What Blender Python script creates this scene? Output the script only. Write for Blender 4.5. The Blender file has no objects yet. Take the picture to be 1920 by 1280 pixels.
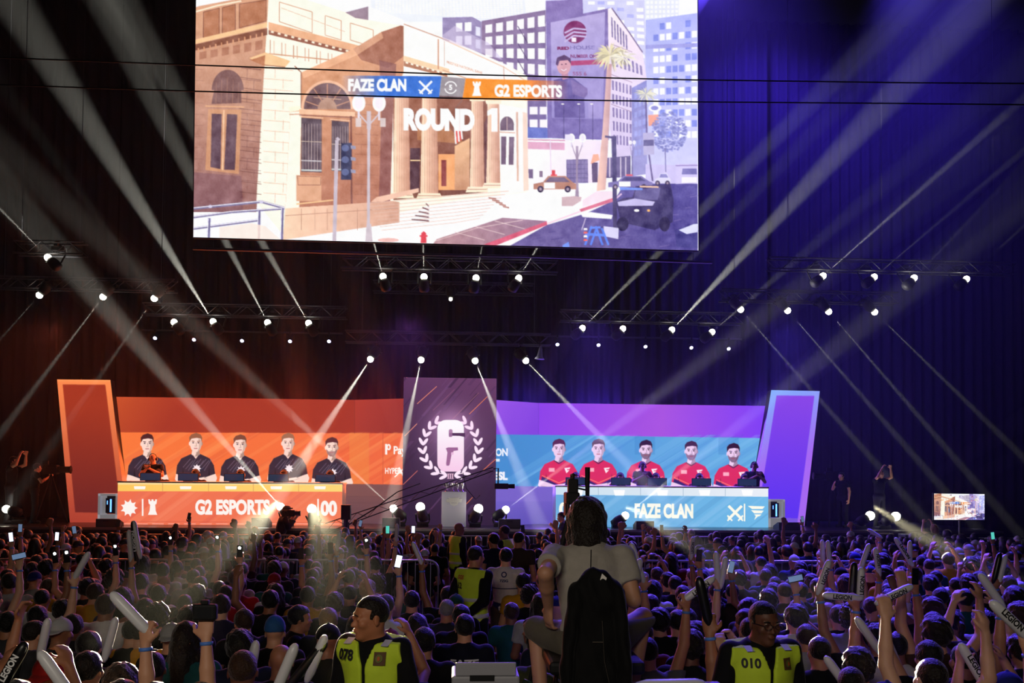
import bpy, math, random
import numpy as np
from mathutils import Vector, Matrix

sc = bpy.context.scene
COL = sc.collection
R = math.radians
# ------------------------------------------------------------------ camera
F = 1700.0
PITCH, YAW, ROLL = 1.8, 3.4, 0.46
PX0, PY0 = 960.0, 842.0
CAM = Vector((0.23, 0.0, 2.55))
ROT = Matrix.Rotation(-R(YAW), 3, 'Z') @ Matrix.Rotation(R(90 + PITCH), 3, 'X') @ Matrix.Rotation(R(ROLL), 3, 'Z')
cam = bpy.data.objects.new('camera', bpy.data.cameras.new('camera'))
COL.objects.link(cam)
cam.matrix_world = Matrix.Translation(CAM) @ ROT.to_4x4()
cam.data.sensor_width = 36.0
cam.data.lens = 36.0 * F / 1920.0
cam.data.shift_y = (PY0 - 640.0) / 1920.0
cam.data.clip_end = 200
sc.camera = cam
sc.view_settings.view_transform = 'Standard'
sc.view_settings.look = 'None'
sc.view_settings.gamma = 1
sc.view_settings.exposure = 0.0
sc.view_settings.use_curve_mapping = False
sc.cycles.max_bounces = 3
sc.cycles.diffuse_bounces = 1
sc.cycles.glossy_bounces = 1
sc.cycles.volume_bounces = 0
sc.cycles.sample_clamp_indirect = 3.0
RT = ROT.transposed()


def P(px, py, Y):
    """the point of the plane y=Y seen at a place of the photograph"""
    d = ROT @ Vector(((px - PX0) / F, -(py - PY0) / F, -1.0))
    return CAM + d * ((Y - CAM.y) / d.y)


def PZ(px, py, z):
    d = ROT @ Vector(((px - PX0) / F, -(py - PY0) / F, -1.0))
    return CAM + d * ((z - CAM.z) / d.z)


def proj(p):
    c = RT @ (Vector(p) - CAM)
    return PX0 + F * c.x / -c.z, PY0 - F * c.y / -c.z


RTn = np.array(RT)
CAMn = np.array(CAM)


def projn(V):
    c = (V - CAMn) @ RTn.T
    return PX0 + F * c[:, 0] / -c[:, 2], PY0 - F * c[:, 1] / -c[:, 2]


# ------------------------------------------------------------------ world and large lights
w = bpy.data.worlds.new('night')
sc.world = w
w.use_nodes = True
w.node_tree.nodes['Background'].inputs[0].default_value = (0.004, 0.004, 0.008, 1)
w.node_tree.nodes['Background'].inputs[1].default_value = 0.25


def lamp(name, kind, loc, target, energy, color, **kw):
    L = bpy.data.lights.new(name, kind)
    L.energy = energy
    L.color = color
    for k, v in kw.items():
        setattr(L, k, v)
    o = bpy.data.objects.new(name, L)
    COL.objects.link(o)
    o.location = loc
    if target is not None:
        o.rotation_euler = (Vector(target) - Vector(loc)).to_track_quat('-Z', 'Y').to_euler()
    o.visible_camera = False
    return o


ORANGE, VIOLET = (1.0, 0.14, 0.03), (0.25, 0.09, 1.0)
# light the two LED walls throw at the crowd
lamp('orange_wall_light', 'AREA', (-5.2, 25.5, 2.9), (-5.2, 10, 1.0), 1000, ORANGE, shape='RECTANGLE', size=7.5, size_y=3.4)
lamp('violet_wall_light', 'AREA', (5.2, 25.5, 2.9), (5.2, 10, 1.0), 1100, VIOLET, shape='RECTANGLE', size=7.5, size_y=3.4)
# unseen coloured wash lights over the stage edge, aimed down at the crowd
for bx, bz, e, c in ((-1.0, 6.6, 2200, (0.5, 0.12, 1.0)), (3.5, 6.6, 4500, (0.16, 0.07, 1.0)), (8.3, 6.6, 6500, (0.10, 0.055, 1.0)), (-9.5, 6.4, 1500, (1.0, 0.16, 0.08)), (-8.0, 6.6, 1000, (1.0, 0.12, 0.04)), (-3.5, 13.5, 9000, (0.60, 0.12, 1.0)), (1.5, 14.5, 16000, (0.30, 0.08, 1.0)), (6.5, 16.6, 38000, (0.11, 0.055, 1.0)), (11.5, 16.6, 36000, (0.09, 0.05, 1.0))):
    lamp('crowd_wash_light', 'SPOT', (bx, 22.8, bz), (bx * 0.75, 11, 0.6), e, c, spot_size=R(38), spot_blend=0.9, shadow_soft_size=0.2)  # red ones added to strengthen the orange wall's glow
# unseen soft front light behind the camera, brightens vests and near backs
lamp('unseen_front_light', 'AREA', (-1.1, -1.6, 4.4), (0.2, 5.5, 1.3), 130, (1.0, 0.88, 0.72), shape='RECTANGLE', size=2.5, size_y=1.0)


# ------------------------------------------------------------------ materials
def lin(c):
    c = [x / 255.0 for x in c]
    return tuple(x / 12.92 if x <= 0.04045 else ((x + 0.055) / 1.055) ** 2.4 for x in c)


MATS = {}


def mat(name, rgb=(128, 128, 128), rough=0.6, metal=0.0, emit=0.0, objcol=False, noise=0.0, scale=20.0, sampling=None, bump=0.0, spec=0.5):
    if name in MATS:
        return MATS[name]
    m = bpy.data.materials.new(name)
    m.use_nodes = True
    nt = m.node_tree
    b = nt.nodes['Principled BSDF']
    col = lin(rgb) + (1,)
    b.inputs['Roughness'].default_value = rough
    b.inputs['Metallic'].default_value = metal
    b.inputs['Specular IOR Level'].default_value = spec
    b.inputs['Base Color'].default_value = col
    src = None
    if objcol:
        oi = nt.nodes.new('ShaderNodeObjectInfo')
        src = oi.outputs['Color']
        nt.links.new(src, b.inputs['Base Color'])
    if noise > 0:
        tc = nt.nodes.new('ShaderNodeTexCoord')
        nz = nt.nodes.new('ShaderNodeTexNoise')
        nz.inputs['Scale'].default_value = scale
        nz.inputs['Detail'].default_value = 3
        nt.links.new(tc.outputs['Object'], nz.inputs['Vector'])
        mp = nt.nodes.new('ShaderNodeMapRange')
        mp.inputs['To Min'].default_value = 1 - noise
        mp.inputs['To Max'].default_value = 1 + noise
        nt.links.new(nz.outputs['Fac'], mp.inputs['Value'])
        mx = nt.nodes.new('ShaderNodeMix')
        mx.data_type = 'RGBA'
        mx.blend_type = 'MULTIPLY'
        mx.inputs['Factor'].default_value = 1
        if src is not None:
            nt.links.new(src, mx.inputs['A'])
        else:
            mx.inputs['A'].default_value = col
        nt.links.new(mp.outputs['Result'], mx.inputs['B'])
        nt.links.new(mx.outputs['Result'], b.inputs['Base Color'])
        if bump > 0:
            bp = nt.nodes.new('ShaderNodeBump')
            bp.inputs['Strength'].default_value = bump
            bp.inputs['Distance'].default_value = 0.01
            nt.links.new(nz.outputs['Fac'], bp.inputs['Height'])
            nt.links.new(bp.outputs['Normal'], b.inputs['Normal'])
    if emit > 0:
        b.inputs['Emission Color'].default_value = col
        b.inputs['Emission Strength'].default_value = emit
    if sampling:
        m.cycles.emission_sampling = sampling
    MATS[name] = m
    return m


def picture_mat():
    if 'led_picture' in MATS:
        return MATS['led_picture']
    m = bpy.data.materials.new('led_picture')
    m.use_nodes = True
    nt = m.node_tree
    nt.nodes.clear()
    out = nt.nodes.new('ShaderNodeOutputMaterial')
    e = nt.nodes.new('ShaderNodeEmission')
    a = nt.nodes.new('ShaderNodeVertexColor')
    a.layer_name = 'picture'
    nt.links.new(a.outputs['Color'], e.inputs['Color'])
    nt.links.new(e.outputs[0], out.inputs['Surface'])
    m.cycles.emission_sampling = 'NONE'
    MATS['led_picture'] = m
    return m


BLACK = mat('black_metal', (18, 18, 20), 0.6, 0.0, spec=0.25)
BLACKP = mat('black_plastic', (16, 16, 18), 0.6, spec=0.25)
GREYM = mat('truss_metal', (120, 120, 125), 0.4, 0.8)
STEEL = mat('galvanised_steel', (165, 165, 172), 0.35, 0.7, noise=0.1)
SKIN = mat('skin', objcol=True, rough=0.55, noise=0.08, scale=12)
CLOTH = mat('cloth', objcol=True, rough=0.85, noise=0.14, scale=25, bump=0.3, spec=0.2)
def sheen(m, w_, r_=.3):
    b = m.node_tree.nodes['Principled BSDF']
    b.inputs['Sheen Weight'].default_value = w_
    b.inputs['Sheen Roughness'].default_value = r_
    return m


HAIR = mat('hair', objcol=True, rough=0.5, noise=0.45, scale=90, bump=1.0, spec=0.28)
sheen(HAIR, .22)
sheen(CLOTH, .12)
WHITE_GLOW = mat('lamp_glow', (255, 250, 225), emit=18)
BLUE_GLOW = mat('par_glow', (215, 215, 255), emit=5)
DARKTXT = mat('black_print', (15, 15, 18), 0.6)
WHITETXT = mat('white_print', (235, 235, 235), 0.6)


# ------------------------------------------------------------------ mesh helpers
class MB:
    def __init__(s):
        s.v, s.f, s.m = [], [], []
        s.mi = 0

    def add(s, v, f):
        n = len(s.v)
        s.v += [tuple(p) for p in v]
        s.f += [tuple(i + n for i in q) for q in f]
        s.m += [s.mi] * len(f)
        return s

    def box(s, c, d, rot=None, taper=1.0):
        x, y, z = d[0] / 2, d[1] / 2, d[2] / 2
        t = taper
        v = [Vector(p) for p in ((-x, -y, -z), (x, -y, -z), (x, y, -z), (-x, y, -z), (-x * t, -y * t, z), (x * t, -y * t, z), (x * t, y * t, z), (-x * t, y * t, z))]
        if rot is not None:
            v = [rot @ p for p in v]
        v = [p + Vector(c) for p in v]
        return s.add(v, [(0, 3, 2, 1), (4, 5, 6, 7), (0, 1, 5, 4), (1, 2, 6, 5), (2, 3, 7, 6), (3, 0, 4, 7)])

    def tube(s, pts, r, n=6, cap=True):
        pts = [Vector(p) for p in pts]
        rs = r if isinstance(r, (list, tuple)) else [r] * len(pts)
        rings = []
        up = None
        for i, p in enumerate(pts):
            d = (pts[min(i + 1, len(pts) - 1)] - pts[max(i - 1, 0)]).normalized()
            if up is None:
                up = Vector((0, 0, 1)) if abs(d.z) < 0.9 else Vector((1, 0, 0))
            a = d.cross(up).normalized()
            up = a.cross(d).normalized()
            rings.append([p + (a * math.cos(t) + up * math.sin(t)) * rs[i] for t in [2 * math.pi * k / n for k in range(n)]])
        v = [q for ring in rings for q in ring]
        f = []
        for i in range(len(pts) - 1):
            for k in range(n):
                f.append((i * n + k, i * n + (k + 1) % n, (i + 1) * n + (k + 1) % n, (i + 1) * n + k))
        if cap:
            f.append(tuple(reversed(range(n))))
            f.append(tuple((len(pts) - 1) * n + k for k in range(n)))
        return s.add(v, f)

    def lathe(s, prof, c=(0, 0, 0), axis=(0, 0, 1), n=16):
        """prof: (radius, height) pairs along the axis"""
        a = Vector(axis).normalized()
        u = a.orthogonal().normalized()
        w_ = a.cross(u)
        c = Vector(c)
        v, f = [], []
        for r, h in prof:
            for k in range(n):
                t = 2 * math.pi * k / n
                v.append(c + a * h + (u * math.cos(t) + w_ * math.sin(t)) * max(r, 1e-4))
        for i in range(len(prof) - 1):
            for k in range(n):
                f.append((i * n + k, i * n + (k + 1) % n, (i + 1) * n + (k + 1) % n, (i + 1) * n + k))
        f.append(tuple(reversed(range(n))))
        f.append(tuple((len(prof) - 1) * n + k for k in range(n)))
        return s.add(v, f)

    def prism(s, pts, z0, z1, M=None):
        """polygon pts (x,y) extruded z0..z1 then placed by M"""
        n = len(pts)
        v = [Vector((x, y, z0)) for x, y in pts] + [Vector((x, y, z1)) for x, y in pts]
        if M is not None:
            v = [M @ p for p in v]
        f = [tuple(reversed(range(n))), tuple(range(n, 2 * n))]
        f += [(i, (i + 1) % n, n + (i + 1) % n, n + i) for i in range(n)]
        return s.add(v, f)

    def mesh(s, name, mats, smooth=False):
        me = bpy.data.meshes.new(name)
        me.from_pydata(s.v, [], s.f)
        for m in (mats if isinstance(mats, (list, tuple)) else [mats]):
            me.materials.append(m)
        me.polygons.foreach_set('material_index', s.m)
        if smooth:
            me.polygons.foreach_set('use_smooth', [True] * len(s.f))
        me.update()
        return me

    def build(s, name, mats, parent=None, smooth=False, bevel=0.0):
        return link(name, s.mesh(name, mats, smooth), parent, bevel)


def link(name, me, parent=None, bevel=0.0):
    o = bpy.data.objects.new(name, me)
    COL.objects.link(o)
    if parent is not None:
        o.parent = parent
    if bevel > 0:
        b = o.modifiers.new('bevel', 'BEVEL')
        b.width = bevel
        b.segments = 2
    return o


def tag(o, label=None, cat=None, group=None, kind=None):
    if label:
        o['label'] = label
    if cat:
        o['category'] = cat
    if group:
        o['group'] = group
    if kind:
        o['kind'] = kind
    return o


def empty(name, loc, label=None, cat=None, group=None, rz=0.0):
    o = bpy.data.objects.new(name, None)
    COL.objects.link(o)
    o.location = loc
    o.rotation_euler = (0, 0, rz)
    o.empty_display_size = 0.1
    return tag(o, label, cat, group)


_glyph = {}


def text_tris(s, bold=0.02, sx=1.0, spacing=1.0):
    """outline triangles of a line of text, normalised to height 1 and to start at x=0"""
    key = (s, bold, sx, spacing)
    if key in _glyph:
        return _glyph[key]
    cu = bpy.data.curves.new('t', 'FONT')
    cu.body = s
    cu.offset = bold
    cu.space_character = spacing
    cu.resolution_u = 4
    o = bpy.data.objects.new('t', cu)
    COL.objects.link(o)
    dg = bpy.context.evaluated_depsgraph_get()
    me = bpy.data.meshes.new_from_object(o.evaluated_get(dg))
    me.calc_loop_triangles()
    V = np.array([v.co[:] for v in me.vertices])[:, :2]
    T = np.array([t.vertices[:] for t in me.loop_triangles])
    bpy.data.objects.remove(o)
    bpy.data.curves.remove(cu)
    bpy.data.meshes.remove(me)
    V = V - V.min(0)
    h = V[:, 1].max()
    V = V / h
    V[:, 0] *= sx
    _glyph[key] = (V, T)
    return V, T


def text_mesh(name, s, width, height, m, origin, ex, ey, off=0.003, bold=0.02, parent=None):
    """flat lettering, width x height metres, centred at origin, running along ex, upright along ey"""
    V, T = text_tris(s, bold)
    V = V.copy()
    V[:, 0] *= width / V[:, 0].max()
    V[:, 1] *= height
    V -= np.array([width / 2, height / 2])
    ex, ey = Vector(ex).normalized(), Vector(ey).normalized()
    n = ex.cross(ey)
    o = Vector(origin) + n * off
    me = bpy.data.meshes.new(name)
    me.from_pydata([o + ex * a + ey * b for a, b in V], [], [tuple(int(i) for i in t) for t in T])
    me.materials.append(m)
    return link(name, me, parent)


# ------------------------------------------------------------------ painter for what the LED screens show
class Pic:
    """a picture painted in the photograph's own pixel frame, K samples per pixel"""

    def __init__(s, x0, y0, x1, y1, K=1.0, bg=(0, 0, 0)):
        s.x0, s.y0, s.K = x0, y0, K
        s.w, s.h = int((x1 - x0) * K) + 2, int((y1 - y0) * K) + 2
        s.a = np.zeros((s.h, s.w, 3))
        s.a[:] = np.array(bg) / 255.0
        yy, xx = np.mgrid[0:s.h, 0:s.w]
        s.X = x0 + xx / K
        s.Y = y0 + yy / K

    def cover(s, pts, ss=3):
        K = s.K
        p = np.array([((x - s.x0) * K, (y - s.y0) * K) for x, y in pts])
        x0, y0 = np.floor(p.min(0)).astype(int) - 1
        x1, y1 = np.ceil(p.max(0)).astype(int) + 2
        x0, y0, x1, y1 = max(x0, 0), max(y0, 0), min(x1, s.w), min(y1, s.h)
        if x1 <= x0 or y1 <= y0:
            return None
        gx = (np.arange((x1 - x0) * ss) + .5) / ss + x0 - .5
        gy = (np.arange((y1 - y0) * ss) + .5) / ss + y0 - .5
        ins = np.zeros((len(gy), len(gx)), bool)
        n = len(p)
        for i in range(n):
            ax, ay = p[i]
            bx, by = p[(i + 1) % n]
            if ay == by:
                continue
            r = (gy >= min(ay, by)) & (gy < max(ay, by))
            if not r.any():
                continue
            xi = ax + (gy[r] - ay) * (bx - ax) / (by - ay)
            ins[r] ^= gx[None, :] < xi[:, None]
        c = ins.reshape(y1 - y0, ss, x1 - x0, ss).mean((1, 3))
        return slice(y0, y1), slice(x0, x1), c

    def poly(s, pts, c0, c1=None, ax=None, alpha=1.0, tex=None, ss=3):
        """c0..c1 runs along ax=((x,y),(x,y)); tex(X,Y) multiplies"""
        r = s.cover(pts, ss)
        if r is None:
            return s
        sy, sx, cov = r
        c0 = np.array([v / 255.0 if i < 3 else v for i, v in enumerate(c0)])
        if c1 is not None:
            c1 = np.array([v / 255.0 if i < 3 else v for i, v in enumerate(c1)])
            (ax0, ay0), (ax1, ay1) = ax
            dx, dy = ax1 - ax0, ay1 - ay0
            t = np.clip(((s.X[sy, sx] - ax0) * dx + (s.Y[sy, sx] - ay0) * dy) / (dx * dx + dy * dy), 0, 1)[..., None]
            col = c0[:3] * (1 - t) + c1[:3] * t
            if len(c0) == 4:
                cov = cov * (c0[3] * (1 - t) + c1[3] * t)[..., 0]
        else:
            col = c0[:3]
        if tex is not None:
            col = col * tex(s.X[sy, sx], s.Y[sy, sx])[..., None]
        a = (cov * alpha)[..., None]
        s.a[sy, sx] = s.a[sy, sx] * (1 - a) + col * a
        return s

    def line(s, pts, wd, c, alpha=1.0):
        for (x0, y0), (x1, y1) in zip(pts[:-1], pts[1:]):
            L = math.hypot(x1 - x0, y1 - y0) or 1
            nx, ny = -(y1 - y0) / L * wd / 2, (x1 - x0) / L * wd / 2
            s.poly([(x0 + nx, y0 + ny), (x1 + nx, y1 + ny), (x1 - nx, y1 - ny), (x0 - nx, y0 - ny)], c, alpha=alpha)
        return s

    def oval(s, cx, cy, rx, ry, c, rot=0, a0=0, a1=360, alpha=1.0, c1=None, ax=None, n=28):
        t = np.radians(np.linspace(a0, a1, n))
        X, Y = rx * np.cos(t), ry * np.sin(t)
        k, q = math.cos(R(rot)), math.sin(R(rot))
        return s.poly(list(zip(cx + X * k - Y * q, cy + X * q + Y * k)), c, c1, ax, alpha)

    def glow(s, cx, cy, r, c, a):
        d = np.exp(-((s.X - cx) ** 2 + (s.Y - cy) ** 2) / (r * r))[..., None] * a
        s.a = s.a * (1 - d) + np.array(c) / 255.0 * d
        return s

    def text(s, t, x0, x1, y0, y1, c, bold=0.02, skew=0.0, alpha=1.0, drop=0.0):
        V, T = text_tris(t, bold)
        w_ = V[:, 0].max()
        px = x0 + V[:, 0] / w_ * (x1 - x0) + skew * V[:, 1] * (y1 - y0)
        py = y1 - V[:, 1] * (y1 - y0) + drop * V[:, 0] / w_
        m = np.zeros((s.h, s.w))
        for a, b, d in T:
            r = s.cover([(px[a], py[a]), (px[b], py[b]), (px[d], py[d])], 3)
            if r is not None:
                m[r[0], r[1]] += r[2]
        m = np.clip(m, 0, 1)[..., None] * alpha
        s.a = s.a * (1 - m) + np.array(c) / 255.0 * m
        return s

    def sample(s, px, py):
        u = np.clip((px - s.x0) * s.K, 0, s.w - 1.001)
        v = np.clip((py - s.y0) * s.K, 0, s.h - 1.001)
        i, j = u.astype(int), v.astype(int)
        fu, fv = (u - i)[:, None], (v - j)[:, None]
        A = s.a
        return (A[j, i] * (1 - fu) + A[j, i + 1] * fu) * (1 - fv) + (A[j + 1, i] * (1 - fu) + A[j + 1, i + 1] * fu) * fv


def srgb2lin(a):
    return np.where(a <= 0.04045, a / 12.92, ((np.maximum(a, 0) + 0.055) / 1.055) ** 2.4)


def screen_grid(name, quad, nx, ny, pic, parent=None, gain=1.0, remap=None):
    """flat LED picture spanning quad (top-left, top-right, bottom-right, bottom-left)"""
    tl, tr, br, bl = [np.array(q[:]) for q in quad]
    u = np.linspace(0, 1, nx)[None, :, None]
    v = np.linspace(0, 1, ny)[:, None, None]
    G = ((tl * (1 - u) + tr * u) * (1 - v) + (bl * (1 - u) + br * u) * v).reshape(-1, 3)
    if remap is None:
        px, py = projn(G)
    else:
        x0, y0, x1, y1 = remap
        px = np.broadcast_to(x0 + (x1 - x0) * u[..., 0], (ny, nx)).ravel()
        py = np.broadcast_to(y0 + (y1 - y0) * v[..., 0], (ny, nx)).ravel()
    C = np.ones((len(G), 4), np.float32)
    C[:, :3] = srgb2lin(np.clip(pic.sample(px, py), 0, 1)) * gain
    idx = np.arange(nx * ny).reshape(ny, nx)
    q = np.stack([idx[:-1, :-1], idx[1:, :-1], idx[1:, 1:], idx[:-1, 1:]], -1).reshape(-1, 4)
    me = np_mesh(name, G, q, [picture_mat()])
    at = me.attributes.new('picture', 'FLOAT_COLOR', 'POINT')
    at.data.foreach_set('color', C.ravel())
    return link(name, me, parent)


def np_mesh(name, V, Q, mats, smooth=False):
    me = bpy.data.meshes.new(name)
    me.vertices.add(len(V))
    me.vertices.foreach_set('co', np.asarray(V, np.float32).ravel())
    n = Q.shape[1]
    me.loops.add(len(Q) * n)
    me.loops.foreach_set('vertex_index', np.asarray(Q, np.int32).ravel())
    me.polygons.add(len(Q))
    me.polygons.foreach_set('loop_start', np.arange(0, len(Q) * n, n, dtype=np.int32))
    me.polygons.foreach_set('use_smooth', np.full(len(Q), smooth))
    for m in mats:
        me.materials.append(m)
    me.update(calc_edges=True)
    return me
# ------------------------------------------------------------------ the setting
ZD = 1.25                                  # stage deck height
m = MB()
m.add([(-40, -12, 0), (40, -12, 0), (40, 45, 0), (-40, 45, 0)], [(0, 1, 2, 3)])
tag(m.build('floor', mat('dark_floor', (38, 36, 40), 0.7, noise=0.3, scale=2)), kind='structure')

wb = mat('hall_wall', (14, 14, 16), .9, spec=.1)
tag(MB().box((0, 32.2, 9.5), (46, .3, 19)).build('wall_back', wb), kind='structure')
tag(MB().box((-23, 12, 9.5), (.3, 40, 19)).build('wall_left', wb), kind='structure')
tag(MB().box((23, 12, 9.5), (.3, 40, 19)).build('wall_right', wb), kind='structure')

# stage
stage = empty('stage', (0, 23, 0), 'long black stage deck carrying the player desks and the LED walls', 'stage')
m = MB().box((0, 2.6, ZD - 0.06), (29, 5.2, 0.12))
m.build('deck', mat('deck_floor', (52, 48, 55), 0.28, noise=0.25, scale=3), stage)
m = MB().box((0, 0.12, (ZD - 0.12) / 2), (28.9, 0.04, ZD - 0.12))
m.build('front_skirt', mat('skirt_cloth', (30, 28, 32), 0.9), stage)
MB().box((0, -0.02, ZD - 0.03), (29, 0.04, 0.06)).build('edge_rail', mat('edge_metal', (150, 150, 155), 0.35, 0.8), stage)
MB().box((0, 2.62, 0.55), (28.5, 4.9, 1.08)).build('understage', BLACK, stage)

# pleated back curtain, one cloth per bay
def curtain(x0, x1, label, pitch=0.34):
    n = int((x1 - x0) / 0.055)
    rnd = random.Random(int(x0 * 10))
    ph = [rnd.uniform(-.5, .5) for _ in range(200)]
    V = []
    zs = [0.0, 3, 6, 9, 12, 17.5]
    for j, z in enumerate(zs):
        for i in range(n):
            x = x0 + (x1 - x0) * i / (n - 1)
            k = x / pitch
            a = 0.09 * math.sin(2 * math.pi * k + ph[int(abs(k)) % 200]) + 0.05 * math.sin(k * 1.7 + j * 0.3)
            V.append((x, 28.6 + a, z))
    Q = [(j * n + i, j * n + i + 1, (j + 1) * n + i + 1, (j + 1) * n + i) for j in range(len(zs) - 1) for i in range(n - 1)]
    o = link('stage_curtain', np_mesh('stage_curtain', np.array(V), np.array(Q), [mat('curtain_cloth', (44, 42, 46), 0.95, spec=0.05)], True))
    s = o.modifiers.new('thickness', 'SOLIDIFY')
    s.thickness = 0.01
    tag(o, label, 'curtain', 'black pleated curtains behind the stage')


curtain(-20, -10.4, 'black pleated curtain left of the leaning orange tower')
curtain(-10.3, -0.1, 'black pleated curtain lit red above the orange LED wall')
curtain(0.0, 10.2, 'black pleated curtain lit blue above the violet LED wall')
curtain(10.3, 20, 'black pleated curtain right of the leaning violet tower')
for i, x in enumerate((-9.2, -7.1, -4.6, -2.6, 2.6, 4.4, 8.4, 9.9)):
    red = x < 0
    t = empty('flood_light', (x, 27.2, ZD), ('red' if red else 'blue') + ' flood lamp on a stand behind the ' + ('orange' if red else 'violet') + ' LED wall', 'flood light',
              ('red' if red else 'blue') + ' flood lamps washing the curtain')
    MB().tube([(0, 0, 0), (0, 0, 2.5)], .02, 6).build('pole', BLACK, t)
    MB().box((0, 0, .015), (.5, .5, .03)).build('foot', BLACK, t)
    MB().box((0, 0, 2.6), (0.34, 0.2, 0.2)).build('housing', BLACK, t)
    e = (60, 120, 90, 100, 170, 230, 60, 210)[i]
    lamp('curtain_wash', 'SPOT', (x, 27.32, ZD + 2.62), (x + (0.2 if i % 2 else -.2), 28.6, 4.4), e * (4.0 if red else 6.5), (1.0, 0.05, 0.01) if red else (0.09, 0.035, 1.0), spot_size=R(95), spot_blend=1.0, shadow_soft_size=0.1)
# blue wash from the roof on the right hand curtain
lamp('roof_blue_wash', 'SPOT', (9.5, 24.5, 18.0), (10.2, 28.6, 12.5), 9000, (0.07, 0.03, 1.0), spot_size=R(80), spot_blend=1.0, shadow_soft_size=0.3)
lamp('roof_blue_wash', 'SPOT', (15, 24.0, 18.0), (14.0, 28.6, 13.0), 3500, (0.07, 0.03, 1.0), spot_size=R(80), spot_blend=1.0, shadow_soft_size=0.3)


# ------------------------------------------------------------------ LED walls
def quad_at(a, b, c, d, Y, Y2=None):
    """a,b,c,d photo points TL TR BR BL; left edge at depth Y, right edge at Y2"""
    Y2 = Y if Y2 is None else Y2
    tl, bl = P(*a, Y), P(*d, Y)
    tr, br = P(*b, Y2), P(*c, Y2)
    return tl, tr, br, bl


def keep(o, parent):
    """make o, modelled in world coordinates, a part of parent"""
    o.parent = parent
    o.matrix_parent_inverse = Matrix.Translation(-Vector(parent.location))
    return o


def slab(name, q, th, m, parent, back=True):
    """a slab behind the quad"""
    tl, tr, br, bl = q
    n = (tr - tl).cross(bl - tl).normalized()
    if n.y > 0:
        n = -n
    f = [p - n * 0.004 for p in (tl, tr, br, bl)]
    b = [p - n * th for p in (tl, tr, br, bl)]
    return keep(MB().add(f + b, [(0, 3, 2, 1), (4, 5, 6, 7), (0, 1, 5, 4), (1, 2, 6, 5), (2, 3, 7, 6), (3, 0, 4, 7)]).build(name, m), parent)


CAB = mat('led_cabinet', (26, 26, 28), 0.5, 0.2)


def streaks(pic, x0, x1, y0, y1, n, col, a, seed, slope=-0.62, wd=(4, 26)):
    rnd = random.Random(seed)
    for _ in range(n):
        x = rnd.uniform(x0 - 60, x1)
        wv = rnd.uniform(*wd)
        h = y1 - y0
        pic.poly([(x, y1), (x + wv, y1), (x + wv - h / slope, y0), (x - h / slope, y0)], col, alpha=a * rnd.uniform(.4, 1))


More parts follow.
